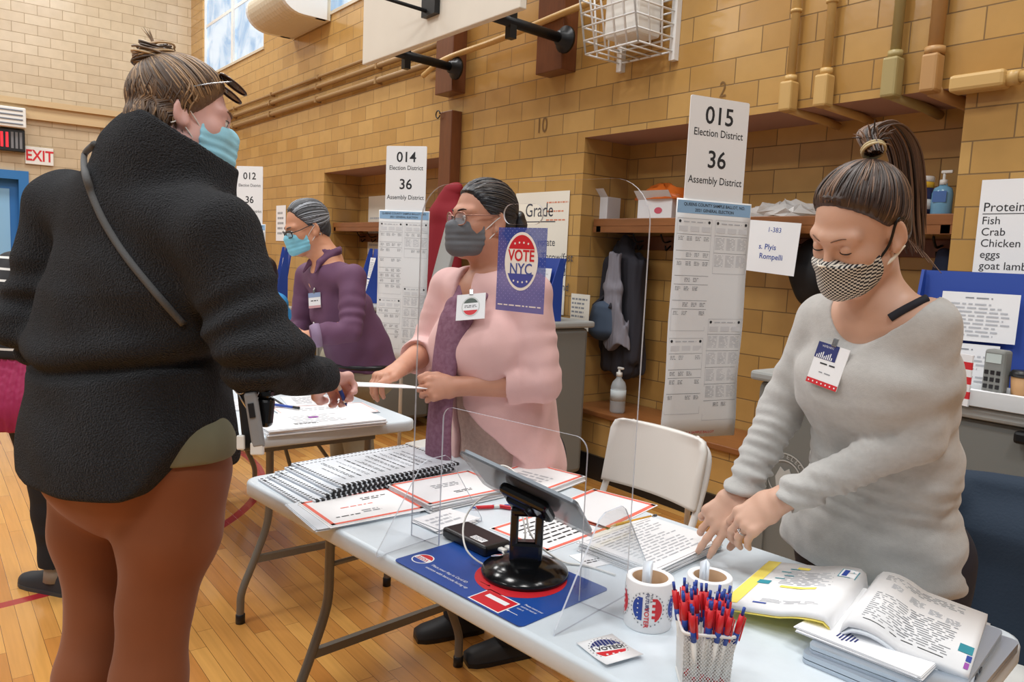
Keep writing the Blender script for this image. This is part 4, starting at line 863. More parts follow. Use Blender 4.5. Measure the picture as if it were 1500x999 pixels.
for k, (a, b, c, d) in enumerate(((.05, .055, .075, .085), (.085, .04, .115, .075), (.12, .03, .15, .06), (.15, .02, .18, .05))): g.lines(a+.002, b+.002, c-.002, d-.002, 5, .0, LIGHTINK, k, word=.012)
g.lines(.04, -.128, .18, -.122, 1, .0002, INK, 40, word=.03); g.rect(.185, -.075, .207, -.04, .0003, TEALINK); g.rect(.2, -.105, .208, -.08, .0003, VBLUE); g.rect(.2, -.135, .207, -.11, .0003, PURPLEINK)
bmesh.ops.subdivide_edges(g.bm, edges=[e for e in g.bm.edges if e.calc_length() > .03], cuts=2); onprof(g, pr); g.obj('right_printing', t)
g = G(INK)
g.rect(-.213, -.135, -.185, .138, .0, YELLOW); g.rect(-.19, -.01, -.165, .012, .0003, TEALINK); g.lines(-.15, .0, -.05, .09, 10, 0, LIGHTINK, 33, word=.025, rag=.3, th=.35); g.lines(-.15, -.11, -.04, -.09, 3, 0, LIGHTINK, 35, th=.3); g.rect(-.14, -.02, -.07, -.008, .0002, YELLOW); g.rect(-.14, .1, -.115, .115, .0002, YELLOW)
for k in range(4): g.rect(-.165+.012*(k % 2), .03+.022*k, -.145+.012*(k % 2), .034+.022*k, .0003, TEALINK)
g.rect(-.052, .07, -.018, .12, .0002, TEALINK); g.rect(-.05, .072, -.02, .118, .0003, PAPER); g.rect(-.046, .076, -.036, .114, .0004, BLUEINK); g.lines(-.16, -.125, -.13, -.11, 1, .0002, BLUEINK, 5)
bmesh.ops.subdivide_edges(g.bm, edges=[e for e in g.bm.edges if e.calc_length() > .03], cuts=2); onprof(g, pl); g.obj('left_printing', t)
# ---------------------------------------------------------------- papers on the second table
def d2(g, w, h, z): g.lines(-.1, -.08, .1, .06, 6, z, LIGHTINK, 4, word=.03); g.rect(-.03, .0, .01, .03, z, PURPLEINK); g.lines(-.12, -.09, -.02, -.06, 3, z, INK, 6, word=.015)
sheetstack('paper_stack', 'wide clipped stack of white forms along the near end of the second table', 'paper', (-2.80, 1.24), .47, .27, 88, 10, d2, spread=.005, th=.0022, seed=31)
sheetstack('pink_sheet', 'pale pink-edged sheet lying beyond the clipped forms on the second table', 'paper', (-3.0, 1.37), .40, .22, 84, 3, lambda g, w, h, z: (border(g, w, h, z, mat('pale_pink_border', 'E9B9B4', .7), .006), g.lines(-.1, -.06, .1, .06, 4, z, LIGHTINK, 7)), seed=33, z=TZ+.002)
sheetstack('paper_stack', 'white sheets far on the second table beside the man in purple', 'paper', (-3.22, 1.42), .28, .21, 78, 4, lambda g, w, h, z: g.lines(-.1, -.08, .1, .08, 8, z, LIGHTINK, 9), seed=35)
sheetstack('spiral_notebook', 'dark-bound notebook with white sheets behind the fleece sleeve on the second table', 'notebook', (-3.25, 1.12), .28, .21, 85, 5, lambda g, w, h, z: (g.rect(.125, -.1, .14, .1, z, INK), g.lines(-.1, -.08, .1, .08, 8, z, LIGHTINK, 19)), seed=37)
t = thing('marker_pen', 'blue marker lying on the notebook of the second table', 'marker', (-3.15, 1.2, TZ+.009), R_(30)); g = G(VBLUE); g.lathe([(.006, 0), (.006, .1)], n=10, c=(0, 0, .006), ax=(1, .0, 0)); g.obj('barrel', t); g = G(BLACKP); g.lathe([(.0062, .1), (.0062, .13)], n=10, c=(0, 0, .006), ax=(1, 0, 0)); g.obj('cap', t)
# ---------------------------------------------------------------- acrylic shield
ACR = bpy.data.materials.new('clear_acrylic'); ACR.use_nodes = True; N = ACR.node_tree.nodes; L = ACR.node_tree.links; N.clear()
_o = N.new('ShaderNodeOutputMaterial'); _t = node(N, 'ShaderNodeBsdfTransparent'); _t.inputs[0].default_value = (.955, .955, .96, 1); _g = node(N, 'ShaderNodeBsdfGlossy', Roughness=.03); _m = N.new('ShaderNodeMixShader'); _f = node(N, 'ShaderNodeFresnel', IOR=1.12)
L.new(_f.outputs[0], _m.inputs[0]); L.new(_t.outputs[0], _m.inputs[1]); L.new(_g.outputs[0], _m.inputs[2]); L.new(_m.outputs[0], _o.inputs[0])
EDGE = mat('polished_acrylic_edge', 'D3DAE6', .2, alpha=.8)
A = Vector((-1.565, .944, TZ)); ang = R_(11.6); t = thing('acrylic_shield', 'clear acrylic shield with rounded corners and a cut-out standing on the foreground table', 'shield', A, ang)
SW, SH_ = .612, .845; r = .085
def outline():
    pts = [(0, 0)]
    pts += [(0, SH_-r)]+[(r-r*math.cos(R_(a)), SH_-r+r*math.sin(R_(a))) for a in range(10, 91, 10)]
    pts += [(SW-r+r*math.sin(R_(a)), SH_-r+r*math.cos(R_(a))) for a in range(0, 91, 10)]+[(SW, 0)]
    q = .03; x1, x0, zt = .504, .096, .338
    pts += [(x1, 0), (x1, zt-q)]+[(x1-q+q*math.cos(R_(a)), zt-q+q*math.sin(R_(a))) for a in range(15, 91, 15)]+[(x0+q-q*math.sin(R_(a)), zt-q+q*math.cos(R_(a))) for a in range(0, 91, 15)]+[(x0, 0)]
    return pts
# the slot near the top
def slot():
    cxs, czs, w2, h2 = .309, .778, .032, .021
    return [(cxs+w2+h2*math.cos(R_(a)), czs+h2*math.sin(R_(a))) for a in range(-90, 91, 15)]+[(cxs-w2-h2*math.cos(R_(a)), czs-h2*math.sin(R_(a))) for a in range(-90, 91, 15)]
O = outline(); SL = slot(); g = G(ACR)
for y in (-.0022, .0022):
    bv = [g.bm.verts.new((x, y, z_)) for x, z_ in O]; sv = [g.bm.verts.new((x, y, z_)) for x, z_ in SL]
    es = [g.bm.edges.new((v[i], v[(i+1) % len(v)])) for v in (bv, sv) for i in range(len(v))]
    bmesh.ops.triangle_fill(g.bm, use_beauty=True, edges=es)
g.obj('panel', t)
g = G(EDGE)
for pts in (O, SL):
    n = len(pts); vs = [(x, y, z_) for x, z_ in pts for y in (-.0023, .0023)]
    g.add(vs, [(2*i, 2*i+1, 2*((i+1) % n)+1, 2*((i+1) % n)) for i in range(n)], None, False)
g.obj('polished_edge', t)
for u in (.048, .554):
    prof = [(-.145, 0), (-.145, .012), (-.03, .195), (-.01, .205), (.07, .205), (.085, .195), (.235, .012), (.235, 0)]
    prof = [(-.15, 0), (-.148, .01), (-.02, .19), (0, .2), (.06, .2), (.075, .19), (.2, .01), (.202, 0)]
    g = G(ACR)
    for x in (-.0022, .0022): g.add([(u+x, a, b) for a, b in prof], [tuple(range(len(prof)))])
    f = g.obj('foot_fin', t); g = G(EDGE); n = len(prof); g.add([(u+x, a, b) for a, b in prof for x in (-.0018, .0018)], [(2*i, 2*i+1, 2*((i+1) % n)+1, 2*((i+1) % n)) for i in range(n)]); g.obj('fin_edge', f)
# vote sticker on the panel
VB = mat('sheer_vote_blue', '3A4FA8', .4, alpha=.82); g = G(VB); g.rect(-.066, -.088, .066, .088, 0, VB)
WHS = mat('sticker_white', 'F2EFEA', .5); DOT = mat('pale_violet_dot', '8C93D0', .5)
n = 40; oval = [(.045*math.cos(2*math.pi*i/n), .018+.061*math.sin(2*math.pi*i/n)) for i in range(n)]; g.add([(x, y, .0004) for x, y in oval], [tuple(range(n))], WHS)
def seg(a0, a1, m): g.add([(.040*math.cos(R_(a0+(a1-a0)*i/16)), .018+.055*math.sin(R_(a0+(a1-a0)*i/16)), .0007) for i in range(17)], [tuple(range(17))], m)
seg(28, 152, VRED); seg(208, 332, mat('vote_violet_blue', '4D55A8', .45))
g.text('VOTE', .033, 0, .029, .0009, VRED, 'CENTER', bold=.02, sx=.85); g.text('NYC', .033, 0, .001, .0009, mat('vote_slate', '4B5AA0', .5), 'CENTER', bold=.012, sx=.9)
for k in range(4):
    for y in (.055, -.023): g.disc((-.018+.012*k, y+.002*(1 if y > 0 else -1)*(1 if k in (1, 2) else 0)), .0025, .0025, .001, WHS, 5)
g.lines(-.06, -.078, .06, -.072, 1, .0006, WHS, 3, word=.015, rag=0)
for i in range(22):
    for j in range(28):
        if (i+j) % 2: continue
        x, y = -.063+.006*i, -.062+.0055*j
        if (x/.047)**2+((y-.018)/.064)**2 > 1 and y > -.065: g.rect(x-.0009, y-.0009, x+.0009, y+.0009, .0003, DOT)
g.obj('vote_sticker', t, M=Matrix.Translation((.312, -.0032, .662)) @ Matrix.Rotation(R_(90), 4, 'X'))
# ================================================================ PEOPLE: distance-field modelling, meshed as one continuous skin
A_ = lambda v: np.array(v, float)
def nz(v): v = A_(v); return v/np.linalg.norm(v)
class Sdf:
    def __init__(s, lo, hi, h):
        s.h = h; s.lo = A_(lo); n = np.ceil((A_(hi)-s.lo)/h).astype(int)+1
        s.ax = [(s.lo[i]+h*np.arange(n[i])).astype(np.float32) for i in range(3)]; s.d = np.full(n, .5, np.float32)
    def op(s, prim, k=.01, mode='u', disp=None):
        fn, lo, hi = prim; m = k+3*s.h+.012; S_ = []
        for i in range(3):
            a = max(0, int((lo[i]-m-s.lo[i])/s.h)); b = min(len(s.ax[i]), int((hi[i]+m-s.lo[i])/s.h)+2)
            if b <= a: return s
            S_.append(slice(a, b))
        S_ = tuple(S_); X = s.ax[0][S_[0]][:, None, None]; Y = s.ax[1][S_[1]][None, :, None]; Z = s.ax[2][S_[2]][None, None, :]
        b = fn(X, Y, Z).astype(np.float32)
        if disp is not None: b = b+disp(X, Y, Z).astype(np.float32)
        a = s.d[S_]
        if mode == 's': b = -b
        h = np.maximum(k-np.abs(a-b), 0)/max(k, 1e-6)
        s.d[S_] = np.minimum(a, b)-h*h*k/4 if mode == 'u' else np.maximum(a, b)+h*h*k/4
        return s
    def twin(s):
        o = Sdf.__new__(Sdf); o.h, o.lo, o.ax = s.h, s.lo, s.ax; o.d = np.full(s.d.shape, .5, np.float32); return o
    def join(s, o, k):
        h = np.maximum(k-np.abs(s.d-o.d), 0)/k; s.d = np.minimum(s.d, o.d)-h*h*k/4; return s
    def full(s, fn, mode='i', k=0.):
        X = s.ax[0][:, None, None]; Y = s.ax[1][None, :, None]; Z = s.ax[2][None, None, :]
        v = fn(X, Y, Z)
        if mode == 'i':
            if k:
                h = np.maximum(k-np.abs(s.d-v), 0)/k; s.d = (np.maximum(s.d, v)+h*h*k/4).astype(np.float32)
            else: s.d = np.maximum(s.d, v).astype(np.float32)
        else: s.d = (s.d+v).astype(np.float32)
        return s
    def hit(s, px, py, D0=.9, D1=5., off=.004):
        """point and normal where the line of sight through (px, py) meets this surface"""
        r = ray(px, py); D = np.arange(D0, D1, s.h*.25); P = CAM+D[:, None]*r; i = np.round((P-s.lo)/s.h).astype(int); ok = ((i > 0) & (i < A_(s.d.shape)-2)).all(1)
        for q, p in zip(i[ok], P[ok]):
            if s.d[tuple(q)] < 0:
                n = nz([s.d[tuple(q+e)]-s.d[tuple(q-e)] for e in np.eye(3, dtype=int)]); return p+n*off, n
        print('no hit', px, py); return CAM+r*2, -FW
    def mesh(s):
        d = s.d; neg = d < 0; nx, ny, nz_ = [v-1 for v in d.shape]
        c = np.zeros((nx, ny, nz_), np.uint8)
        for i in (0, 1):
            for j in (0, 1):
                for k in (0, 1): c += neg[i:i+nx, j:j+ny, k:k+nz_]
        idx = np.argwhere((c > 0) & (c < 8)); vid = np.full(c.shape, -1, np.int32); vid[idx[:, 0], idx[:, 1], idx[:, 2]] = np.arange(len(idx))
        acc = np.zeros((len(idx), 3)); cnt = np.zeros(len(idx)); cs = [(i, j, k) for i in (0, 1) for j in (0, 1) for k in (0, 1)]
        val = {q: d[idx[:, 0]+q[0], idx[:, 1]+q[1], idx[:, 2]+q[2]] for q in cs}
        for a in cs:
            for ax in range(3):
                if a[ax]: continue
                b = tuple(1 if t == ax else a[t] for t in range(3)); va, vb = val[a], val[b]; m = (va < 0) != (vb < 0)
                t = np.where(m, va/np.where(m, va-vb, 1), 0); p = np.tile(A_(a), (len(idx), 1)); p[:, ax] += t
                acc[m] += p[m]; cnt[m] += 1
        V = s.lo+(idx+acc/cnt[:, None])*s.h; F = []
        for ax in range(3):
            u, v = (ax+1) % 3, (ax+2) % 3
            sl0 = [slice(None)]*3; sl1 = [slice(None)]*3; sl0[ax] = slice(0, -1); sl1[ax] = slice(1, None)
            ch = neg[tuple(sl0)] != neg[tuple(sl1)]; e = np.argwhere(ch)
            e = e[(e[:, u] > 0) & (e[:, v] > 0) & (e[:, u] < d.shape[u]-1) & (e[:, v] < d.shape[v]-1)]
            if not len(e): continue
            q = []
            for du, dv in ((-1, -1), (0, -1), (0, 0), (-1, 0)):
                w = e.copy(); w[:, u] += du; w[:, v] += dv; q.append(vid[w[:, 0], w[:, 1], w[:, 2]])
            q = np.stack(q, 1); ins = neg[e[:, 0], e[:, 1], e[:, 2]]; q[~ins] = q[~ins][:, ::-1]; F.append(q)
        F = np.concatenate(F); F = F[(F >= 0).all(1)]
        return V, F
    def obj(s, name, m, parent, smooth=1, col=None):
        V, F = s.mesh()
        for _ in range(smooth):
            acc = np.zeros_like(V); cnt = np.zeros(len(V))
            for a in range(4):
                for b in ((a+1) % 4, (a+3) % 4): np.add.at(acc, F[:, a], V[F[:, b]]); np.add.at(cnt, F[:, a], 1)
            V = V*.45+.55*acc/np.maximum(cnt, 1)[:, None]
        return meshobj(name, V, F, m, parent, col)
def meshobj(name, V, F, m, parent, col=None):
    o0 = A_(parent.matrix_world.translation if parent.parent else parent.location) if parent else np.zeros(3)
    me = bpy.data.meshes.new(name); me.vertices.add(len(V)); me.vertices.foreach_set('co', (V-o0).astype(np.float32).ravel())
    me.loops.add(F.size); me.loops.foreach_set('vertex_index', F.astype(np.int32).ravel()); me.polygons.add(len(F))
    me.polygons.foreach_set('loop_start', np.arange(0, F.size, 4, dtype=np.int32)); me.polygons.foreach_set('loop_total', np.full(len(F), 4, np.int32))
    me.polygons.foreach_set('use_smooth', np.ones(len(F), bool)); me.update(calc_edges=True); me.validate()
    me.materials.append(m)
    o = bpy.data.objects.new(name, me); C.objects.link(o)
    if parent: o.parent = parent
    return o
def dot(X, Y, Z, v): return X*v[0]+Y*v[1]+Z*v[2]
def cone(a, b, ra, rb, fl=None):
    a, b = A_(a), A_(b); ab = b-a; L2 = ab@ab+1e-12; R = max(ra, rb)
    def fn(X, Y, Z):
        x, y, z = X-a[0], Y-a[1], Z-a[2]; t = np.clip((x*ab[0]+y*ab[1]+z*ab[2])/L2, 0, 1); x, y, z = x-t*ab[0], y-t*ab[1], z-t*ab[2]; f = 1
        q = x*x+y*y+z*z
        if fl is not None: s = x*fl[0][0]+y*fl[0][1]+z*fl[0][2]; q = q+s*s*(1/fl[1]**2-1); f = min(1, fl[1])
        return (np.sqrt(q)-(ra+(rb-ra)*t))*f
    return fn, np.minimum(a, b)-R, np.maximum(a, b)+R
def ell(c, R, r):
    c = A_(c); R = A_(R); r = A_(r); e = np.abs(R)@r; mn = r.min()
    def fn(X, Y, Z):
        x, y, z = X-c[0], Y-c[1], Z-c[2]; q = 0
        for i in range(3): q = q+((x*R[0, i]+y*R[1, i]+z*R[2, i])/r[i])**2
        k = np.sqrt(q+1e-9); return (k-1)*mn
    return fn, c-e, c+e
def ringseg(a, b):
    """elliptic loft between rings (point, side, half width, half depth)"""
    pa, sa, wa, da = a; pb, sb, wb, db = b; pa, pb, sa, sb = A_(pa), A_(pb), nz(sa), nz(sb); ab = pb-pa; L2 = ab@ab+1e-12; R = max(wa, wb, da, db)
    def fn(X, Y, Z):
        x, y, z = X-pa[0], Y-pa[1], Z-pa[2]; t = np.clip((x*ab[0]+y*ab[1]+z*ab[2])/L2, 0, 1); x, y, z = x-t*ab[0], y-t*ab[1], z-t*ab[2]
        s = x*(sa[0]+(sb[0]-sa[0])*t)+y*(sa[1]+(sb[1]-sa[1])*t)+z*(sa[2]+(sb[2]-sa[2])*t); q2 = np.maximum(x*x+y*y+z*z-s*s, 0)
        w = wa+(wb-wa)*t; d = da+(db-da)*t; return (np.sqrt((s/w)**2+q2/d**2)-1)*np.minimum(w, d)
    return fn, np.minimum(pa, pb)-R, np.maximum(pa, pb)+R
def lofts(sd, rings, k=.03, disp=None):
    for a, b in zip(rings[:-1], rings[1:]): sd.op(ringseg(a, b), k, 'u', disp)
def chain(sd, pts, rs, k=.012, fl=None, disp=None, mode='u'):
    for i in range(len(pts)-1): sd.op(cone(pts[i], pts[i+1], rs[i], rs[i+1], fl), k, mode, disp)
def wob(seed, freq, amp, n=6, stretch=(1, 1, 1)):
    rn = np.random.RandomState(seed); K = rn.normal(size=(n, 3)); K /= np.linalg.norm(K, axis=1)[:, None]; K *= freq*(.6+.8*rn.rand(n))[:, None]*A_(stretch); ph = rn.rand(n)*6.28
    return lambda X, Y, Z: amp*sum(np.sin(K[i, 0]*X+K[i, 1]*Y+K[i, 2]*Z+ph[i]) for i in range(n))/math.sqrt(n)
def creases(a, b, amp, freq, seed, t0=0., t1=1.):
    """folds running round a sleeve or leg between a and b"""
    a, b = A_(a), A_(b); L = np.linalg.norm(b-a); u = (b-a)/L; w = wob(seed, 22, 1.); w2 = wob(seed+5, 30, 1.)
    def fn(X, Y, Z):
        s = ((X-a[0])*u[0]+(Y-a[1])*u[1]+(Z-a[2])*u[2])/L
        win = np.clip((s-t0)/.12, 0, 1)*np.clip((t1-s)/.12, 0, 1)
        return amp*win*np.sin(freq*s*L+1.7*w(X, Y, Z))*(.65+.5*w2(X, Y, Z))
    return fn
def headR(yaw, pitch, roll):
    y, p, r = R_(yaw), R_(pitch), R_(roll); f = A_([math.cos(y)*math.cos(p), math.sin(y)*math.cos(p), -math.sin(p)]); rt = A_([math.sin(y), -math.cos(y), 0]); u = np.cross(rt, f)
    return np.stack([math.cos(r)*rt-math.sin(r)*u, f, math.sin(r)*rt+math.cos(r)*u], 1)
class Head:
    def __init__(s, c, yaw, pitch, roll, sc=1.): s.c = A_(c); s.R = headR(yaw, pitch, roll); s.s = sc
    def w(s, *p): return s.c+s.s*(s.R@A_(p))
    def e(s, c, r, R=None): return ell(s.w(*c), s.R if R is None else s.R@R, A_(r)*s.s)
    def k(s, a, b, ra, rb, fl=None): return cone(s.w(*a), s.w(*b), ra*s.s, rb*s.s, None if fl is None else (s.R@A_(fl[0]), fl[1]))
    def loc(s, X, Y, Z):
        x, y, z = X-s.c[0], Y-s.c[1], Z-s.c[2]; return [(x*s.R[0, i]+y*s.R[1, i]+z*s.R[2, i])/s.s for i in range(3)]
def rot2(axis, deg):
    return A_(Matrix.Rotation(R_(deg), 3, axis))
def head(sd, H, neck, nr=.055, fem=True, ears=True):
    o = lambda p, k=.012, m='u': sd.op(p, k*H.s, m)
    o(H.e((0, -.014, .036), (.074, .094, .084)), .02); o(H.e((0, .026, -.03), (.062, .062, .085)), .03)
    o(H.k((-.042, .012, -.062), (0, .058, -.088), .030, .026), .02); o(H.k((.042, .012, -.062), (0, .058, -.088), .030, .026), .02)
    o(H.k((-.012, .066, -.096), (.012, .066, -.096), .018, .018), .02)
    for s in (-1, 1):
        o(H.e((s*.036, .056, -.028), (.026, .026, .026)), .02)
        o(H.k((s*.012, .084, .020), (s*.044, .070, .020), .011, .010), .018)
        o(H.e((s*.032, .093, .000), (.017, .013, .011)), .010, 's')
        o(H.e((s*.0315, .0745, -.001), (.0145, .0135, .0125)), .006)
    o(H.k((0, .083, .010), (0, .102, -.030), .0075, .0105), .012); o(H.e((0, .103, -.034), (.0115, .011, .0095)), .008)
    for s in (-1, 1): o(H.e((s*.0125, .093, -.037), (.008, .009, .007)), .006)
    o(H.e((0, .083, -.060), (.024, .012, .0065)), .006); o(H.e((0, .083, -.071), (.020, .012, .007)), .006)
    if ears:
        for s in (-1, 1):
            E_ = rot2('Z', s*22) @ rot2('X', -10)
            o(H.e((s*.079, -.012, -.006), (.008, .019, .033), E_), .006); o(H.e((s*.085, -.007, -.002), (.006, .010, .019), E_), .005, 's'); o(H.e((s*.077, -.002, -.034), (.008, .009, .011), E_), .006)
    chain(sd, [H.w(0, -.022, -.045), H.w(0, -.02, -.085), neck], [nr*1.02*H.s, nr*H.s, nr*1.1*H.s], .03)
def hand(sd, w, f, n, left, curl=(30, 30, 25), sc=1., thumb=(.55, .75, -.25), spread=.10, tcurl=20, per=None, wr=.027):
    """w wrist, f finger direction, n back of the hand; five fingers of unequal length, bent by curl at each knuckle"""
    w = A_(w); f = nz(f); n = A_(n); n = nz(n-f*(n@f)); t = np.cross(f, n) if left else np.cross(n, f)
    P = lambda a, b, c: w+sc*(a*f+b*t+c*n)
    sd.op(ringseg((P(-.015, 0, 0), t, wr*sc, .020*sc), (P(.03, .002, 0), t, .034*sc, .018*sc)), .012); sd.op(ringseg((P(.03, .002, 0), t, .034*sc, .018*sc), (P(.085, .0, .002), t, .040*sc, .0135*sc)), .012)
    sd.op(cone(P(.02, .022, -.006), P(.055, .030, -.008), .017*sc, .014*sc), .012)
    tips = []
    for i, (b, L, r, x) in enumerate(((.031, .074, .0088, .088), (.0105, .082, .009, .093), (-.010, .076, .0086, .089), (-.029, .060, .0076, .080))):
        p = P(x, b, .003); c = per[i] if per else curl; d = nz(f+t*spread*(1.2-.8*i)); cur = n; pts = [P(x-.02, b*.95, .002), p]
        for k, fr in enumerate((.46, .30, .24)):
            a = R_(c[k]); d2 = d*math.cos(a)-cur*math.sin(a); cur = cur*math.cos(a)+d*math.sin(a); d = d2; p = p+d*L*fr*sc; pts.append(p)
        chain(sd, pts, [r*sc*v for v in (1.0, 1.08, 1.0, .93, .8)], .005); tips.append(p)
        sd.op(ell(P(x, b, .005), np.stack([t, f, n], 1), A_([.009, .011, .008])*sc), .008)
    a, b, c = thumb; d = nz(a*f+b*t+c*n); p = P(.026, .026, -.006); pts = [p]; ax = nz(np.cross(d, f) if np.linalg.norm(np.cross(d, f)) > .05 else n)
    for k, L in enumerate((.042, .032, .026)):
        p = p+d*L*sc; pts.append(p); d = nz(d*math.cos(R_(tcurl))+np.cross(ax, d)*math.sin(R_(tcurl)))
    chain(sd, pts, [.0135*sc, .0112*sc, .0105*sc, .0082*sc], .008); tips.append(p)
    return tips
def bounds(pts, m): P = np.array([A_(p) for p in pts]); return P.min(0)-m, P.max(0)+m
SKIN = mat('fair_skin', 'D2A891', .48, var=(30, .06), bump=(320, .06, .001), sss=.12); SKIN2 = mat('warm_skin', 'CF9575', .48, var=(30, .06), bump=(320, .06, .001), sss=.12); SKIN3 = mat('ruddy_skin', 'C68F75', .5, var=(40, .08), bump=(320, .08, .001), sss=.12)
SKIN4 = mat('pale_pink_skin', 'DDB0A8', .48, var=(30, .05), bump=(320, .06, .001), sss=.12)
EYEW = mat('eye_white', 'E9E5E0', .2); IRIS = mat('brown_iris', '3A2618', .2); LASH = mat('dark_lash', '1E1512', .6)
def eyes(H, root, iris=IRIS, brow='4A3324', lids=None, thick=1.):
    bm_ = mat('brow_hair', brow, .8)
    for s in (-1, 1):
        g = G(EYEW, iris); c = H.w(s*.0315, .0765, -.0015); f = H.R @ nz((s*.04, 1, -.28)); o0 = A_(root.location)
        r = .0128*H.s; g.lathe([(r*math.sin(R_(a)), r*math.cos(R_(a))) for a in range(180, -1, -15)], EYEW, 16, c-o0, f); g.lathe([(.0055*H.s, r*.91), (.003*H.s, r*1.005), (0, r*1.01)], iris, 14, c-o0, f)
        g.obj('eye', root)
        if lids is not None:   # upper and lower lids close most of the eye
            g = G(lids); n = 12
            for up, lim in ((1, -.30), (-1, .62)):
                vs = []
                for j in range(6):
                    th = (math.pi/2)*(1-j/5*(1)) if up > 0 else 0
                    e0 = math.asin(lim); e = (math.pi/2+(e0-math.pi/2)*j/5) if up > 0 else (-math.pi/2+(math.asin(-lim)+math.pi/2)*j/5)
                    for i in range(n+1):
                        a = -1.35+2.7*i/n; x, y, z = math.sin(a)*math.cos(e), math.cos(a)*math.cos(e), math.sin(e); q = H.w(s*.0315+.0138*x, .0765+.0138*y, -.0015+.0138*z); vs.append(q-o0)
                g.add(vs, [(j*(n+1)+i, j*(n+1)+i+1, (j+1)*(n+1)+i+1, (j+1)*(n+1)+i) for j in range(5) for i in range(n)], None, True)
            g.obj('eyelid', root)
        g = G(LASH); e = math.asin(-.34 if lids is not None else .28)
        g.tube([H.w(s*.0315+.0145*math.sin(a)*math.cos(e), .0765+.0145*math.cos(a)*math.cos(e), -.0015+.0145*math.sin(e))-A_(root.location) for a in [-1.2+2.4*i/10 for i in range(11)]], [.0004]+[.0011*H.s]*9+[.0004], n=6); g.obj('eyelashes', root)
        g = G(bm_); pts = [H.w(s*x, y, z) for x, y, z in ((.012, .0965, .0195), (.022, .0945, .0235), (.034, .0875, .0255), (.046, .0775, .0215))]
        g.tube([p-Vector(root.location) for p in bez(pts, 5)], [.0016*thick]+[.0029*thick]*9+[.0022*thick]*4+[.001]*2, n=6, flat=1); g.obj('eyebrow', root)
def local_tube(name, m, root, pts, r, n=8, sm=6, flat=1.):
    g = G(m); o0 = Vector(root.location); P = bez([Vector(p)-o0 for p in pts], sm); 
    if isinstance(r, (list, tuple)): r = list(np.interp(np.linspace(0, 1, len(P)), np.linspace(0, 1, len(r)), r))
    g.tube(P, r, n=n, flat=flat); return g.obj(name, root)
def mask(H, root, m, name='face_mask', pleat=True, sc=1., z0=-.018, z1=-.108, loops=None, h=.0022, puff=0.):
    lo, hi = bounds([H.w(x, y, z) for x in (-.085, .085) for y in (.0, .14) for z in (-.14, .02)], .01); sd = Sdf(lo, hi, h)
    e = .004
    for p in (H.e((0, .026, -.03), (.062+e, .062+e, .085+e)), H.k((-.042, .012, -.062), (0, .058, -.088), .030+e, .026+e), H.k((.042, .012, -.062), (0, .058, -.088), .030+e, .026+e)): sd.op(p, .02)
    sd.op(H.k((0, .099+puff, -.028), (0, .086+puff, -.082), .013+e, .022+e), .045)
    sd.op(H.k((-.03, .072, -.035), (.03, .072, -.035), .022, .022), .03); sd.op(H.k((-.028, .062, -.085), (.028, .062, -.085), .024, .024), .03)
    def reg(X, Y, Z):
        x, y, z = H.loc(X, Y, Z); ax = np.abs(x); top = z0+.010*np.exp(-(x/.018)**2)+.006-.10*np.clip(ax-.02, 0, 1); bot = z1+.28*np.clip(ax-.015, 0, 1)
        return np.maximum(np.maximum(z-top, bot-z), (.030-y)*.9)*H.s
    sd.full(reg, 'i', .004)
    if pleat:
        def pl(X, Y, Z): x, y, z = H.loc(X, Y, Z); return .0011*np.sin((z-.2*np.abs(x)*.3)*330)*np.exp(-((z+.065)/.03)**2)
        sd.full(pl, 'add')
    o = sd.obj(name, m, root, 1)
    if loops:
        for s in (-1, 1):
            for a, b in loops: local_tube('ear_loop', WHITEP, root, [H.w(s*.055, .042, a), H.w(s*.072, .015, (a+b)/2+.004), H.w(s*.081, -.012, b), H.w(s*.080, -.03, b-.006)], .0016, 6)
    return o
def hairline(z): return np.interp(z, [-.11, -.1, -.07, -.04, -.02, 0, .03, .055, .075, .09, .1], [-.2, -.075, -.055, -.028, .005, .030, .052, .066, .076, .09, .3])
def haircap(H, root, m, T, th=.008, h=.003, groove=.0012, name='hair', line=hairline, smooth=1, extra=None, nape=-.095):
    lo, hi = bounds([H.w(x, y, z) for x in (-.1, .1) for y in (-.13, .11) for z in (-.13, .14)], .015); sd = Sdf(lo, hi, h)
    sd.op(H.e((0, -.014, .037), (.075+th, .095+th, .084+th)), .01); sd.op(H.e((0, -.045, -.03), (.060+th, .055+th, .06)), .03)
    if extra: extra(sd)
    u = nz(T); b1 = nz(np.cross(u, (0, 1, .3))); b2 = np.cross(u, b1); rn = np.random.RandomState(3); fr = rn.randint(18, 95, 9); ph = rn.rand(9)*6.28
    def gr(X, Y, Z):
        x, y, z = H.loc(X, Y, Z); a = np.arctan2(x*b1[0]+y*b1[1]+z*b1[2], x*b2[0]+y*b2[1]+z*b2[2]); return groove*sum(np.sin(fr[i]*a+ph[i]) for i in range(9))/3
    sd.full(gr, 'add')
    sd.full(lambda X, Y, Z: (lambda q: .0085*H.s*(1-np.clip((line(q[2])-q[1])/.028, 0, 1))**2)(H.loc(X, Y, Z)), 'add')
    sd.full(lambda X, Y, Z: (lambda q: np.maximum((q[1]-line(q[2])), nape-q[2])*.8*H.s)(H.loc(X, Y, Z)), 'i', .006)
    return sd.obj(name, m, root, smooth)
def strandmesh(name, root, paths, mats, seed=0, n=5):
    g = G(*mats); rn = random.Random(seed); o0 = Vector(root.location)
    for P, r in paths: g.tube([Vector(p)-o0 for p in P], r, rn.choice(mats), n=n, cap=False)
    return g.obj(name, root)
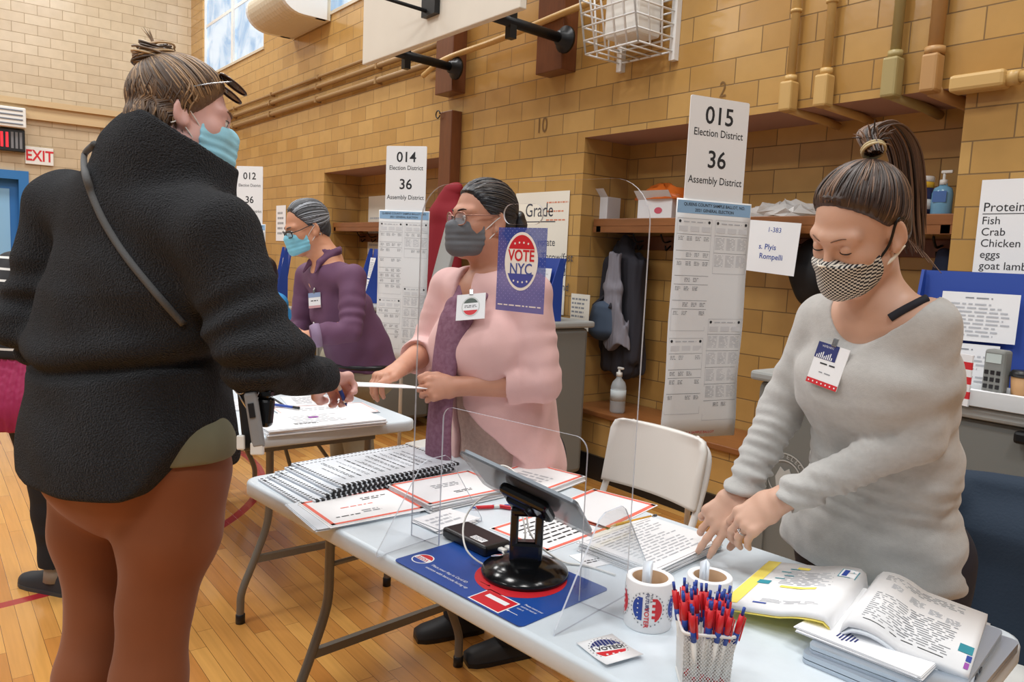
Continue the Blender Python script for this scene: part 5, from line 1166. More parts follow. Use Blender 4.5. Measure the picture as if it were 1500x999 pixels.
def capstrands(H, T, N=220, th=.0095, seed=1, line=hairline, end=.93, r=.0016, nape=-.09, zmin=-.05):
    rn = random.Random(seed); c = A_((0, -.014, .037)); rad = A_((.075+th, .095+th, .084+th)); out = []; Tn = nz((A_(T)-c)/rad)
    while len(out) < N:
        v = nz([rn.gauss(0, 1) for _ in range(3)]); p = c+v*rad
        if p[1] > line(p[2]) or p[2] < zmin: continue
        if rn.random() > .35:   # start near the hairline
            for _ in range(60):
                v2 = nz(v-Tn*.03)
                q = c+v2*rad
                if q[1] > line(q[2])-.002 or q[2] < zmin: break
                v = v2
        a = math.acos(max(-1, min(1, float(v@Tn))))
        if a < .25: continue
        pts = []; K = 11; lift = rn.uniform(-.0008, .0014); tw = rn.uniform(-.05, .05); sd_ = nz(np.cross(v, Tn))
        for k in range(K):
            t = k/(K-1)*end; w = (math.sin((1-t)*a)*v+math.sin(t*a)*Tn)/math.sin(a)+sd_*tw*math.sin(math.pi*t); w = nz(w)
            e = lift-.0075*max(0, 1-k/1.6); pts.append(H.w(*(c+w*(rad+e))))
        if p[2] < -.005 and p[1] < -.01: pts = [H.w(p[0]*.9, p[1]+.018, p[2]-.055), H.w(p[0]*.96, p[1]+.004, p[2]-.025)]+pts
        K_ = len(pts); out.append((pts, [r*.3]+[r*(.8+.4*rn.random())]*(K_-2)+[r*.5]))
    return out
def mid(a, b, t=.5): return A_(a)*(1-t)+A_(b)*t
def torso(J, W, inf=0., top=True, bottom=True):
    r = []
    if bottom: r.append((J['crotch'], J['sH'], W['hip'][0]*.86+inf, W['hip'][1]*.85+inf))
    r += [(J['hip'], J['sH'], W['hip'][0]+inf, W['hip'][1]+inf), (J['waist'], J['sW'], W['waist'][0]+inf, W['waist'][1]+inf), (J['chest'], J['sS'], W['chest'][0]+inf, W['chest'][1]+inf)]
    if top: sm = mid(J['shL'], J['shR'])-A_((0, 0, .015)); r.append((sm, J['sS'], W['sh'][0]+inf, W['sh'][1]+inf))
    return r
def prep(J):
    J = {k: A_(v) for k, v in J.items()}
    J['sS'] = nz(J['shR']-J['shL']); J['sH'] = nz(J['hipR']-J['hipL']); J['sW'] = nz(J['sS']+J['sH']); return J
def bodymesh(root, J, W, H, skin, h, hands, fem=True, feet=False, name='body'):
    P = list(v for k, v in J.items() if k[0] != 's' or k[1] == 'h'); P += [H.w(0, 0, .13), H.w(0, .13, 0), H.w(0, -.13, 0)]
    lo, hi = bounds(P, .19); lo[2] = max(lo[2], -.0); sd = Sdf(lo, hi, h)
    lofts(sd, torso(J, W), .04); sm = mid(J['shL'], J['shR'])
    for s in 'LR':
        sd.op(cone(sm, J['sh'+s], .06, W['arm'][0]*1.05), .05)
        chain(sd, [J['sh'+s], J['el'+s], mid(J['el'+s], J['wr'+s], .25), J['wr'+s]], [W['arm'][0], W['arm'][1], W['arm'][1]*1.02, W['arm'][2]], .02)
        chain(sd, [J['hip'+s], J['kn'+s], mid(J['kn'+s], J['an'+s], .3), J['an'+s]], [W['leg'][0], W['leg'][1], W['leg'][2], W['leg'][3]], .03)
        if feet: toe = J['an'+s]+J['toe']*.17; toe[2] = .03; heel = J['an'+s]-J['toe']*.03; heel[2] = .04; sd.op(cone(heel, toe, .038, .03), .02); sd.op(cone(J['an'+s], heel, W['leg'][3], .036), .02)
    sd.op(cone(sm+A_((0, 0, -.01)), J['neck'], W.get('trap', .075), W.get('trap', .075)*.8), .05)
    head(sd, H, J['neck'], W.get('neck', .054), fem)
    tips = [hand(sd, J['wr'+q['s']], q['f'], q['n'], q['s'] == 'L', **{k: v for k, v in q.items() if k not in 'sfn'}) for q in hands]
    global BODY_SDF
    BODY_SDF = sd; o = sd.obj(name, skin, root, 1); return tips
def shoe(root, an, toe, m, sole, L=.27, name='shoe'):
    g = G(m, sole); t = nz((toe[0], toe[1], 0)); a = math.atan2(t[1], t[0]); M = Matrix.Translation(Vector((an[0], an[1], 0))-Vector(root.location)) @ Matrix.Rotation(a, 4, 'Z'); g.M = M
    sec = [(-.085, .030, .075), (-.06, .038, .085), (0, .040, .085), (.05, .043, .068), (.11, .046, .05), (.15, .042, .042), (.178, .028, .032)]
    vs = []; n = 12
    for x, w, hh in sec:
        for i in range(n):
            b = math.pi*i/(n-1); vs.append((x*L/.27, w*math.cos(b), .014+hh*math.sin(b)**.7))
    g.add(vs, [(i*n+j, i*n+j+1, (i+1)*n+j+1, (i+1)*n+j) for i in range(6) for j in range(n-1)]+[tuple(range(n)), tuple(range(6*n, 7*n))], m, True); o = g.obj(name, root)
    g = G(sole); g.M = M; g.prism([(x*L/.27, w*1.04) for x, w, _ in sec]+[(x*L/.27, -w*1.04) for x, w, _ in sec[::-1]], .0, .016, sole); g.obj('sole', o); return o
def badge(root, c, n, w, h, draw, label=None, roll=0):
    n = nz(n); x = nz(np.cross((0, 0, 1), n)); y = np.cross(n, x); M = Matrix(((x[0], y[0], n[0], 0), (x[1], y[1], n[1], 0), (x[2], y[2], n[2], 0), (0, 0, 0, 1))) @ Matrix.Rotation(R_(roll), 4, 'Z'); M.translation = Vector(c)-Vector(root.location)
    g = G(PAPER); g.box((0, 0, 0), (w, h, .002)); b = g.obj('badge', root, M=M)
    g = G(INK); draw(g, w, h, .0016); g.obj('printing', b); g = G(CHROME); g.box((0, h/2+.006, .002), (.012, .018, .004), bev=.001); g.obj('clip', b)
# ================================================================ WOMAN IN GREY (right)
root = thing('person', 'woman in a pale grey sweater and checked mask, looking down at papers', 'person', (-.80, 1.74, 0))
H = Head(at(1257, 335, 1.55), 259, 30, -8, 1.0)
J = prep(dict(neck=at(1287, 440, 1.60), shL=at(1358, 474, 1.53), shR=at(1207, 470, 1.76), chest=at(1286, 548, 1.66), waist=at(1294, 680, 1.74), hip=at(1276, 785, 1.82), crotch=(-.83, 1.80, .74),
    elL=at(1345, 640, 1.56), wrL=at(1142, 733, 1.66), elR=at(1142, 605, 1.82), wrR=at(1085, 722, 1.77), hipL=(-.73, 1.79, .80), hipR=(-.93, 1.79, .80), knL=(-.72, 1.80, .45), knR=(-.94, 1.80, .45), anL=(-.71, 1.86, .09), anR=(-.96, 1.86, .09), toe=(.1, -1, 0)))
W = dict(hip=(.155, .115), waist=(.118, .085), chest=(.145, .10), sh=(.125, .07), arm=(.045, .036, .026), leg=(.09, .058, .055, .036), neck=.0445, trap=.056)
fL = nz(at(1062, 786, 1.70)-at(1142, 733, 1.66)); fR = nz(at(1030, 782, 1.77)-at(1085, 722, 1.77))
TIPS = bodymesh(root, J, W, H, SKIN, .0036, [dict(s='L', f=fL, n=(.35, -.45, .82), curl=(28, 30, 20), spread=.07, sc=1.02, thumb=(.75, .45, -.45)), dict(s='R', f=fR, n=(.55, -.25, .8), per=((6, 14, 10), (10, 18, 12), (28, 34, 20), (40, 40, 25)), spread=.12, sc=1.0, thumb=(.7, .5, -.5))])
eyes(H, root, brow='6B4C3C', lids=SKIN, thick=.42)
# sweater
GREYK = mat('heather_grey_knit', 'B9B8B5', .85, var=(90, .10), bump=(420, .35, .002), sheen=.2, stretch=(1, 1, 1.4))
P_ = [J[k] for k in ('neck', 'shL', 'shR', 'elL', 'elR', 'wrL', 'wrR', 'hip', 'crotch')]; lo, hi = bounds(P_, .25); sd = Sdf(lo, hi, .0042)
fold = wob(11, 26, .006, 7, (1, 1, .7)); hemz = J['hip'][2]-.07
WC = dict(hip=(.200, .148), waist=(.155, .115), chest=(.162, .115), sh=(.135, .078)); fine = wob(12, 75, .0022, 8, (1, 1, 1.3))
sm = mid(J['shL'], J['shR'])
for s in 'LR':
    e = A_(J['el'+s]); w = A_(J['wr'+s]); cf = w-nz(w-e)*(.028 if s == 'L' else .0); sd.op(cone(J['sh'+s], e, .056, .050), .022, 'u', creases(J['sh'+s], e, .0026, 120, 3, .3, 1.1)); sd.op(cone(e, cf, .050, .036), .012, 'u', creases(e, cf, .0030, 260 if s == 'L' else 240, 5, -.1, .98))
    sd.op(cone(cf-nz(w-e)*.01, cf, .040, .038), .006)
    u = nz(w-e); d0 = float(cf@u)+.006; sd.op((lambda X, Y, Z, u=u, d0=d0: -(dot(X, Y, Z, u)-d0), w-.09+u*.09, w+.09+u*.09), .004, 's') if False else None
for s in 'LR':
    e = A_(J['el'+s]); w = A_(J['wr'+s]); u = nz(w-e); c = w+u*(-.028+.006 if s == 'L' else .004)
    sd.op(cone(c+u*.05, c+u*.10, .05, .05), .004, 's')
arms = sd; sd = arms.twin(); tr = torso(J, WC, 0, True, True); lofts(sd, tr, .05, fold)
for b in (-1, 1): q = J['chest']+J['sS']*b*.065+nz(np.cross((0, 0, 1), J['sS']))*.07*(1 if np.cross((0, 0, 1), J['sS'])[1] < 0 else -1)+A_((0, 0, -.02)); sd.op(ell(q, np.eye(3), (.07, .06, .075)), .06)
for s in 'LR': sd.op(cone(sm, J['sh'+s], .068, .056), .05)
sd.join(arms, .014)
f_ = nz(np.cross(J['sS'], (0, 0, 1))); f_ = f_ if f_[1] < 0 else -f_
# drapes gathered across the front
wv = wob(4, 9, 1.)
def dr(X, Y, Z):
    z = Z-J['waist'][2]; return -.0055*np.exp(-((z+.06)/.07)**2)*np.sin(150*(z+.22*(X-J['waist'][0]))+2.6*wv(X, Y, Z))*(.6+.4*np.sin(8*X+3))+fine(X, Y, Z)
sd.full(dr, 'add')
# scoop neck opening
nk = J['neck']; sd.op(cone(nk+f_*.085+A_((0, 0, -.040)), nk+f_*.09+A_((0, 0, .10)), .058, .095), .012, 's'); sd.op(cone(nk+A_((0, 0, -.012)), nk+A_((0, 0, .2)), .090, .15), .012, 's'); sd.op(cone(nk+J['sS']*-.05+A_((0, 0, .0)), nk+J['sS']*-.03+A_((0, 0, .1)), .065, .1), .012, 's')
sd.full(lambda X, Y, Z: (hemz-.012*np.sin(9*(X-J['hip'][0]))-.10*np.clip(X-J['hip'][0]+.05,-.2,.2)-Z), 'i', .006)
KNIT = sd; sd.obj('sweater', GREYK, root, 1)
# dark strap at the shoulder, leggings
STRAP = mat('dark_navy_strap', '22242E', .8); SB_ = BODY_SDF; local_tube('top_strap', STRAP, root, [min((KNIT.hit(*q, off=.002)[0], SB_.hit(*q, off=.002)[0]), key=lambda p_: float((p_-CAM)@FW)) for q in ((1304, 466), (1322, 456), (1340, 447), (1358, 438))], .0085, 8, 6)
LEG = mat('navy_leggings', '20202C', .8, bump=(200, .1)); lo, hi = bounds([J[k] for k in ('hip', 'crotch', 'knL', 'anL', 'anR', 'hipL', 'hipR')], .2); lo[2] = .07; sd = Sdf(lo, hi, .008)
lofts(sd, [(J['crotch'], J['sH'], .175, .13), (J['hip'], J['sH'], .172, .128), (mid(J['hip'], J['waist'], .2), J['sH'], .14, .10)], .04)
for s in 'LR': chain(sd, [J['hip'+s], J['kn'+s], mid(J['kn'+s], J['an'+s], .3), J['an'+s]], [.105, .066, .063, .044], .04)
sd.obj('leggings', LEG, root, 1)
for s in 'LR': shoe(root, J['an'+s], J['toe'], BLACKP, WHITEP)
# hair: combed back to a high ponytail
HB1 = mat('brown_hair', '3B2A21', .42, spec=.6, bump=(220, .2, .001)); HB2 = mat('mid_brown_hair', '553D2F', .42, spec=.6); HB3 = mat('light_brown_hair', '7A5C46', .45, spec=.6); HB4 = mat('dark_brown_hair', '2A1D17', .42, spec=.6)
def hl2(z): return np.interp(z, [-.11, -.08, -.06, -.03, -.01, .01, .035, .06, .08, .095, .105], [-.2, -.07, -.06, -.04, -.012, .004, .026, .047, .066, .074, .3])
Tl = (.0, -.075, .125); haircap(H, root, HB1, Tl, .009, .003, .0011, line=hl2)
strandmesh('hair_strand', root, capstrands(H, Tl, 420, .0105, 2, hl2, .96, .0017), [HB1, HB2, HB1, HB4, HB3], 3)
tie = H.w(0, -.078, .128); rn = random.Random(5); paths = []
ctr = [tie, at(1272, 196, 1.55), at(1300, 188, 1.57), at(1324, 222, 1.60), at(1332, 275, 1.62), at(1334, 325, 1.63), at(1340, 372, 1.63)]; rads = [.019, .026, .034, .037, .037, .034, .029]
for k in range(190):
    a = rn.random()*6.28; q = math.sqrt(rn.random()); dr_ = A_((math.cos(a)*RT+math.sin(a)*UP)); d2_ = FW; end = rn.uniform(.72, 1.02); off = A_([rn.gauss(0, .3) for _ in range(3)])
    P = []
    for c_, r_ in zip(ctr, rads): P.append(A_(c_)+q*r_*(math.cos(a)*(RT*.75-UP*.1)+math.sin(a)*d2_*1.1)+off*.004)
    P = bez(P, 5); P = P[:max(8, int(len(P)*end))]; n = len(P); paths.append((P, [.0016]+[.0024]*(n-4)+[.0016, .001, .0004]))
for k in range(26):   # short ends fanning above the tie
    a = rn.uniform(-1.0, 1.2); b = A_(tie)+RT*.01*rn.uniform(-1, 1); e = b+RT*.045*math.sin(a)+UP*(.035+.03*rn.random())*math.cos(a)+FW*rn.uniform(-.02, .03); m_ = mid(b, e)+UP*.012; paths.append((bez([b, m_, e], 5), [.0018]*8+[.0012, .0007, .0003]))
strandmesh('ponytail', root, paths, [HB1, HB2, HB2, HB3, HB4], 6)
g = G(mat('beige_hair_tie', 'C9B78E', .6)); ax = nz(A_(ctr[1])-A_(tie)); e1_ = nz(np.cross(ax, FW)); e2_ = np.cross(ax, e1_)
for o_ in (0, .006): g.tube([Vector(tie+ax*(.006+o_)+.021*(math.cos(t_)*e1_+math.sin(t_)*e2_)-A_(root.location)) for t_ in [2*math.pi*i/20 for i in range(20)]], .0032, closed=True)
g.obj('hair_tie', root)
wisp = [(bez([H.w(.0, -.09, -.04), H.w(-.02, -.11-.01*k, -.07-.012*k), H.w(-.05-.012*k, -.10, -.10-.01*k)], 5), [.0008]*11) for k in range(5)]; strandmesh('loose_wisp', root, wisp, [HB3, HB2], 2)
# checked mask
CHK = flat_check_mat('houndstooth_check', 'D9D5CB', '1E1F27', 262, H.R)
mask(H, root, CHK, pleat=False, z0=-.034, z1=-.116, puff=.004)
g = G(CREAM); o0 = A_(root.location)
for s in (-1, 1):
    local_tube('ear_strap', BLACKM if s < 0 else WHITEP, root, [H.w(s*.058, .04, -.052), H.w(s*.074, .012, -.02), H.w(s*.083, -.008, .024), H.w(s*.083, -.03, .018)], .0026, 6); local_tube('ear_strap', CREAM, root, [H.w(s*.058, .038, -.066), H.w(s*.073, .01, -.055), H.w(s*.083, -.02, -.035)], .0036, 6)
local_tube('mask_edge', CREAM, root, [H.w(x, y, z) for x, y, z in ((-.062, .042, -.054), (-.050, .066, -.042), (-.032, .088, -.031), (-.012, .113, -.0245), (0, .121, -.0215), (.012, .113, -.0245), (.032, .088, -.031), (.050, .066, -.042), (.062, .042, -.054))], .0024, 6)
# ring and badge
t = hand_ring = None
w = J['wrL']; f = fL; n = A_((.35, -.45, .82)); n = nz(n-f*(n@f)); tt = np.cross(f, n); pc = w+1.02*(f*.104-tt*.011-n*.003)
g = G(CHROME); d = nz(f*math.cos(R_(28))-n*math.sin(R_(28))); e1_ = nz(np.cross(d, n)); e2_ = np.cross(d, e1_); g.tube([Vector(pc+.0104*(math.cos(a)*e1_+math.sin(a)*e2_)-o0) for a in [2*math.pi*i/20 for i in range(20)]], .0012, closed=True); g.lathe([(0, 0), (.0028, .0015), (0, .0035)], c=Vector(pc+n*.0112-o0), n=8, ax=n); g.obj('finger_ring', root)
def dbadge(g, w, h, z):
    g.rect(-w/2, h*.12, w*.18, h/2, z, NAVY); g.rect(-w/2, -h/2, w/2, -h*.38, z, VRED)
    for k in range(9): g.rect(-w*.44+.06*w*k, h*.13, -w*.41+.06*w*k, h*(.2+.03*((k*5) % 4)), z+.0002, PAPER)
    g.text('VOTE NYC', .006, -w*.16, h*.42, z+.0002, PAPER, 'CENTER'); g.lines(-w*.25, -h*.02, w*.3, h*.06, 1, z, INK, 3, word=.02); g.lines(-w*.2, -h*.22, w*.2, -h*.16, 1, z, GREYINK, 4, word=.02)
    for k in range(7): g.disc((-w*.42+.14*w*k, -h*.44), .002, .002, z+.0003, PAPER, 5)
bp_, bn_ = KNIT.hit(1216, 537, off=.006); badge(root, bp_, nz(bn_-FW*.3), .078, .09, dbadge, roll=-8)
# ================================================================ WOMAN IN PINK (middle)
root = thing('person', 'woman in a pink jacket, violet scarf, glasses and grey mask, passing a paper', 'person', (-2.14, 1.70, 0))
H = Head(at(707, 322, 2.50), 266, 0, 0, 1.06)
J = prep(dict(neck=at(728, 400, 2.55), shL=at(775, 432, 2.42), shR=at(660, 424, 2.66), chest=at(722, 505, 2.54), waist=at(735, 595, 2.60), hip=at(742, 670, 2.66), crotch=(-2.12, 1.72, .70),
    elL=at(792, 560, 2.38), wrL=at(672, 566, 2.42), elR=at(628, 512, 2.66), wrR=at(588, 538, 2.44), hipL=(-2.03, 1.71, .74), hipR=(-2.25, 1.71, .74), knL=(-2.03, 1.68, .44), knR=(-2.27, 1.66, .44), anL=(-2.03, 1.66, .09), anR=(-2.27, 1.60, .09), toe=(-.10, -1, 0)))
W = dict(hip=(.15, .12), waist=(.135, .11), chest=(.155, .115), sh=(.135, .08), arm=(.055, .045, .029), leg=(.095, .065, .06, .04), neck=.058)
PAP = at(560, 563, 2.30)
bodymesh(root, J, W, H, SKIN3, .0042, [dict(s='L', f=nz(at(615, 572, 2.40)-at(672, 566, 2.42)), n=(.45, -.80, .25), curl=(38, 50, 30), sc=1.0, thumb=(.85, .45, -.15), spread=.04), dict(s='R', f=nz(at(548, 556, 2.36)-at(588, 538, 2.44)), n=(-.1, -.25, .95), curl=(35, 35, 25), sc=1.0, thumb=(.9, .35, -.1), spread=.06)])
eyes(H, root, brow='2A211E', thick=.8)
PINK = mat('dusty_pink_jersey', 'E2B7B3', .8, var=(60, .04), bump=(300, .25, .002), sheen=.15); LACE = mat('beige_lace', 'B99C90', .85, var=(70, .25), bump=(90, .6, .004)); SCARF = mat('violet_patterned_scarf', '6A3850', .85, var=(75, .3, '9A7488'), bump=(160, .4, .003)); UNDER = mat('rose_underlayer', 'C39792', .85)
f_ = nz(np.cross(J['sS'], (0, 0, 1))); f_ = f_ if f_[1] < 0 else -f_; o0 = A_(root.location)
P_ = [J[k] for k in ('neck', 'shL', 'shR', 'elL', 'elR', 'wrL', 'wrR', 'hip', 'crotch')]; lo, hi = bounds(P_, .27); sd = Sdf(lo, hi, .0048); fold = wob(21, 17, .006, 7, (1, 1, .6))
WC = dict(hip=(.205, .17), waist=(.185, .155), chest=(.188, .15), sh=(.148, .09)); fine = wob(22, 60, .002, 8, (1, 1, .8))
sm = mid(J['shL'], J['shR'])
for s in 'LR':
    e, w = J['el'+s], J['wr'+s]; cf = mid(e, w, .34 if s == 'L' else .42); sd.op(cone(J['sh'+s], e, .072, .064), .022, 'u', creases(J['sh'+s], e, .0032, 110, 7, .35, 1.15)); sd.op(cone(e, cf, .064, .062), .015, 'u', creases(e, cf, .0035, 130, 9, -.2, .75)); u = nz(w-e)
    sd.op(cone(cf+u*.075, cf+u*.16, .085, .085), .006, 's')
arms = sd; sd = arms.twin(); lofts(sd, torso(J, WC), .06, fold)
for b in (-1, 1): sd.op(ell(J['chest']+J['sS']*b*.085+f_*.09+A_((0, 0, -.015)), np.eye(3), (.088, .066, .085)), .07)
for s in 'LR': sd.op(cone(sm, J['sh'+s], .082, .072), .05)
sd.join(arms, .014)
# open front: a wedge cut between the two edges, wider towards the hem
fr0 = J['neck']+f_*.10; side = J['sS']
def wedge(X, Y, Z):
    s = dot(X-J['chest'][0], Y-J['chest'][1], Z*0, side); f = dot(X-J['chest'][0], Y-J['chest'][1], Z*0, f_); z = J['neck'][2]-Z
    hw = .030+.02*np.clip(z, 0, 1); r_ = 1.1*np.clip(z-.43, 0, 1); return np.maximum(np.maximum(s-.060-hw, -(s-.052)-hw-r_), .02-f)
sd.full(lambda X, Y, Z: -wedge(X, Y, Z), 'i', .01)
nk = J['neck']; sd.op(cone(nk+f_*.02, nk+A_((0, 0, .2))+f_*.05, .078, .12), .01, 's'); sd.full(lambda X, Y, Z: (J['hip'][2]-.085+.10*np.clip(dot(X-J['hip'][0], Y-J['hip'][1], 0*Z, f_)-.0, 0, .2)*(-1)-Z), 'i', .006)
sd.full(fine, 'add'); JACK = sd; sd.obj('jacket', PINK, root, 1)
sd = Sdf(lo, hi, .006); WI = {k: (v[0]-.032, v[1]-.026) for k, v in WC.items()}; lofts(sd, torso(J, WI), .06)
for b in (-1, 1): sd.op(ell(J['chest']+J['sS']*b*.085+f_*.085+A_((0, 0, -.015)), np.eye(3), (.062, .042, .06)), .07)
sd.op(cone(nk+f_*.03+A_((0, 0, -.06)), nk+f_*.10+A_((0, 0, .12)), .07, .11), .02, 's'); sd.op(cone(nk, nk+A_((0, 0, .2)), .07, .12), .01, 's'); sd.full(lambda X, Y, Z: J['hip'][2]-.02-Z, 'i', .01); sd.obj('lace_top', LACE, root, 1)
sd = Sdf(lo, hi, .008); WI2 = {k: (v[0]-.02, v[1]-.02) for k, v in WC.items()}; lofts(sd, torso(J, WI2), .06); sd.full(lambda X, Y, Z: Z-J['hip'][2]+.0, 'i', .01); sd.full(lambda X, Y, Z: J['hip'][2]-.13-Z, 'i', .01); sd.obj('underlayer', UNDER, root, 1)
# scarf: two hanging ends and a wrap round the neck
sd = Sdf(lo, hi, .0045); ws = wob(31, 40, .0035, 7, (1, 1, .25))
c = J['chest']; fr = lambda s, z, d: c+J['sS']*s+f_*d+A_((0, 0, z))
E1 = [nk-f_*.055+J['sS']*.02+A_((0, 0, .035)), nk+J['sS']*.085+A_((0, 0, .02)), fr(.068, .125, .125), fr(.058, .0, .165), fr(.066, -.14, .172), fr(.072, -.30, .18), fr(.068, -.43, .18)]
E2 = [nk-f_*.055-J['sS']*.02+A_((0, 0, .035)), nk-J['sS']*.085+A_((0, 0, .02)), fr(-.04, .135, .125), fr(.008, .03, .163), fr(.032, -.10, .174), fr(.040, -.28, .182), fr(.036, -.40, .18)]
for E_, rr in ((E1, [.018, .020, .020, .021, .023, .028, .031]), (E2, [.018, .019, .018, .018, .019, .023, .025])): chain(sd, [Vector(p) for p in bez(E_, 3)], list(np.interp(np.linspace(0, 1, 19), np.linspace(0, 1, 7), rr)), .015, (f_, .42), ws)
sd.obj('scarf', SCARF, root, 1)
PANT = mat('black_trousers', '1F1F24', .85); lo2, hi2 = bounds([J[k] for k in ('hip', 'crotch', 'knL', 'anL', 'anR', 'hipL', 'hipR')], .2); lo2[2] = .06; sd = Sdf(lo2, hi2, .008)
lofts(sd, [(J['crotch'], J['sH'], .185, .15), (J['hip'], J['sH'], .19, .155)], .04)
for s in 'LR': chain(sd, [J['hip'+s], J['kn'+s], J['an'+s]], [.115, .085, .07], .04)
sd.obj('trousers', PANT, root, 1)
DSH = mat('charcoal_shoe', '2A2B2E', .6)
for s in 'LR': shoe(root, J['an'+s], (-.25, -1, 0), DSH, BLACKP)
# hair swept back into a low bun
HK1 = mat('black_hair', '15141A', .38, spec=.7, bump=(220, .2, .001)); HK2 = mat('soft_black_hair', '2A2730', .4, spec=.7); HK3 = mat('grey_brown_hair', '4A423C', .45)
def hl3(z): return np.interp(z, [-.11, -.08, -.06, -.03, 0, .03, .055, .07, .08, .09], [-.2, -.06, -.04, -.008, .012, .040, .056, .066, .076, .3])
Tl = (0, -.112, .018); haircap(H, root, HK1, Tl, .006, .0035, .001, line=hl3); strandmesh('hair_strand', root, capstrands(H, Tl, 300, .0072, 7, hl3, .95, .0017), [HK1, HK1, HK2, HK3], 8)
sd = Sdf(*bounds([H.w(0, -.13, 0)], .09), .004); sd.op(H.e((0, -.128, -.005), (.040, .032, .040)), .01); sd.full(wob(5, 160, .0025), 'add'); sd.obj('hair_bun', HK1, root, 1)
g = G(BLACKP); 
for k in range(5): g.tube([Vector(H.w(-.03+.012*k, -.12, -.03)-o0), Vector(H.w(-.03+.014*k, -.15, -.05)-o0), Vector(H.w(-.03+.012*k, -.16, -.035)-o0)], .003)
g.obj('hair_clip', root)
GREYM = mat('grey_mask_fabric', '6C6E72', .85, bump=(300, .2)); mask(H, root, GREYM, loops=((-.05, .006), (-.09, -.03)), h=.003, puff=.012, z0=-.012, z1=-.116)
GOLD = mat('rose_gold_wire', 'A87C6C', .3, .6); LENS = mat('tinted_lens', 'DAD8DC', .05, alpha=.25)
def glasses(H, root, m, r=.0014, lens=LENS, w=.024, h=.019, zc=-.003, y=.098, shape=2.6, brow=0):
    o0 = A_(root.location)
    for s in (-1, 1):
        pts = []
        for i in range(28):
            a = 2*math.pi*i/28; ca_, sa_ = math.cos(a), math.sin(a); ca_ = math.copysign(abs(ca_)**(2/shape), ca_); sa_ = math.copysign(abs(sa_)**(2/shape), sa_)
            x = s*.033+w*ca_; pts.append(Vector(H.w(x, y+.006-3.6*x*x, zc+h*sa_-.0)-o0))
        g = G(m); g.tube(pts, [r*(1.0+brow*max(0, math.sin(2*math.pi*i/28))) for i in range(28)], closed=True, n=6); fr_ = g.obj('glasses_rim', root); g = G(lens); g.add(pts, [tuple(range(28))]); g.obj('lens', root)
        g = G(m); g.tube([Vector(H.w(*q)-o0) for q in ((s*.057, y-.004, zc+h*.5), (s*.072, .06, zc+h*.5+.002), (s*.080, .0, .012), (s*.078, -.02, .004))], r*.95, n=6); g.obj('glasses_temple', root)
    g = G(m); g.tube([Vector(H.w(*q)-o0) for q in ((-.011, y+.004, zc+.006), (0, y+.010, zc+.009), (.011, y+.004, zc+.006))], r, n=6); g.obj('glasses_bridge', root)
glasses(H, root, GOLD, .0021)
g = G(CHROME); g.lathe([(0, 0), (.004, .002), (0, .004)], n=10, c=Vector(H.w(-.083, .0, -.038)-o0)); g.obj('earring', root)
def db2(g, w, h, z):
    g.disc((0, 0), .03, .032, z, mat('badge_ring', 'C6C9C6', .6)); g.disc((0, 0), .027, .029, z+.0002, PAPER); g.disc((0, .0), .026, .028, z+.0003, mat('badge_green', '55615A', .6), 20, 25, 155); g.disc((0, 0), .026, .028, z+.0003, VRED, 20, 205, 335); g.lines(-.02, -.004, .02, .006, 2, z+.0004, INK, 3, word=.012, rag=0)
bp_, bn_ = JACK.hit(700, 453, off=.012); badge(root, bp_-RT*.014-FW*.035, nz(bn_*.7-FW*.5), .095, .085, db2, roll=9)
# the white paper passing between the women
p0, p1 = at(502, 562, 2.12), at(606, 566, 2.38); d = Vector(p1-p0); c = (p0+p1)/2
t = thing('passed_paper', 'stiff white slip held out between the woman in pink and the woman in fleece', 'paper', c); xa = d.normalized(); ya = Vector((0, 0, 1)).cross(xa).normalized(); za = xa.cross(ya); g = G(PAPER); g.box((0, 0, 0), (d.length, .11, .0022)); o = g.obj('sheet', t, M=Matrix(((xa.x, ya.x, za.x, 0), (xa.y, ya.y, za.y, 0), (xa.z, ya.z, za.z, 0), (0, 0, 0, 1))))
# ================================================================ MAN IN PURPLE
root = thing('person', 'grey-haired man in a purple shirt, glasses and blue mask leaning over a table', 'person', (-3.86, 1.82, 0))
H = Head(at(449, 333, 3.8), 266, 20, 0, 1.06)
J = prep(dict(neck=at(480, 380, 3.84), shL=at(517, 408, 3.70), shR=at(452, 404, 4.02), chest=at(500, 452, 3.90), waist=at(523, 505, 4.02), hip=at(535, 545, 4.06), crotch=(-3.93, 1.93, .74), elL=at(514, 484, 3.62), wrL=at(446, 494, 3.55), elR=at(440, 482, 4.05), wrR=at(426, 500, 3.80),
    hipL=(-3.82, 1.92, .80), hipR=(-4.02, 1.92, .80), knL=(-3.80, 1.92, .45), knR=(-4.06, 1.95, .45), anL=(-3.80, 1.98, .09), anR=(-4.08, 2.0, .09), toe=(0, -1, 0)))
W = dict(hip=(.165, .13), waist=(.16, .125), chest=(.17, .125), sh=(.145, .09), arm=(.05, .042, .029), leg=(.09, .06, .058, .04), neck=.06)
bodymesh(root, J, W, H, SKIN2, .005, [dict(s='L', f=nz(at(418, 488, 3.55)-at(446, 494, 3.55)), n=(.3, -.4, .85), curl=(25, 25, 15)), dict(s='R', f=(-.2, -1, -.2), n=(0, -.2, 1), curl=(25, 25, 15))], False)
eyes(H, root, brow='6A625E')
PURP = mat('plum_shirt_cloth', '66425F', .75, var=(40, .06), bump=(300, .15, .001)); PURPL = mat('lilac_cuff_cloth', '8C7793', .75); KHA = mat('khaki_cloth', '9A927C', .85, var=(30, .06))
f_ = nz(np.cross(J['sS'], (0, 0, 1))); f_ = f_ if f_[1] < 0 else -f_; o0 = A_(root.location)
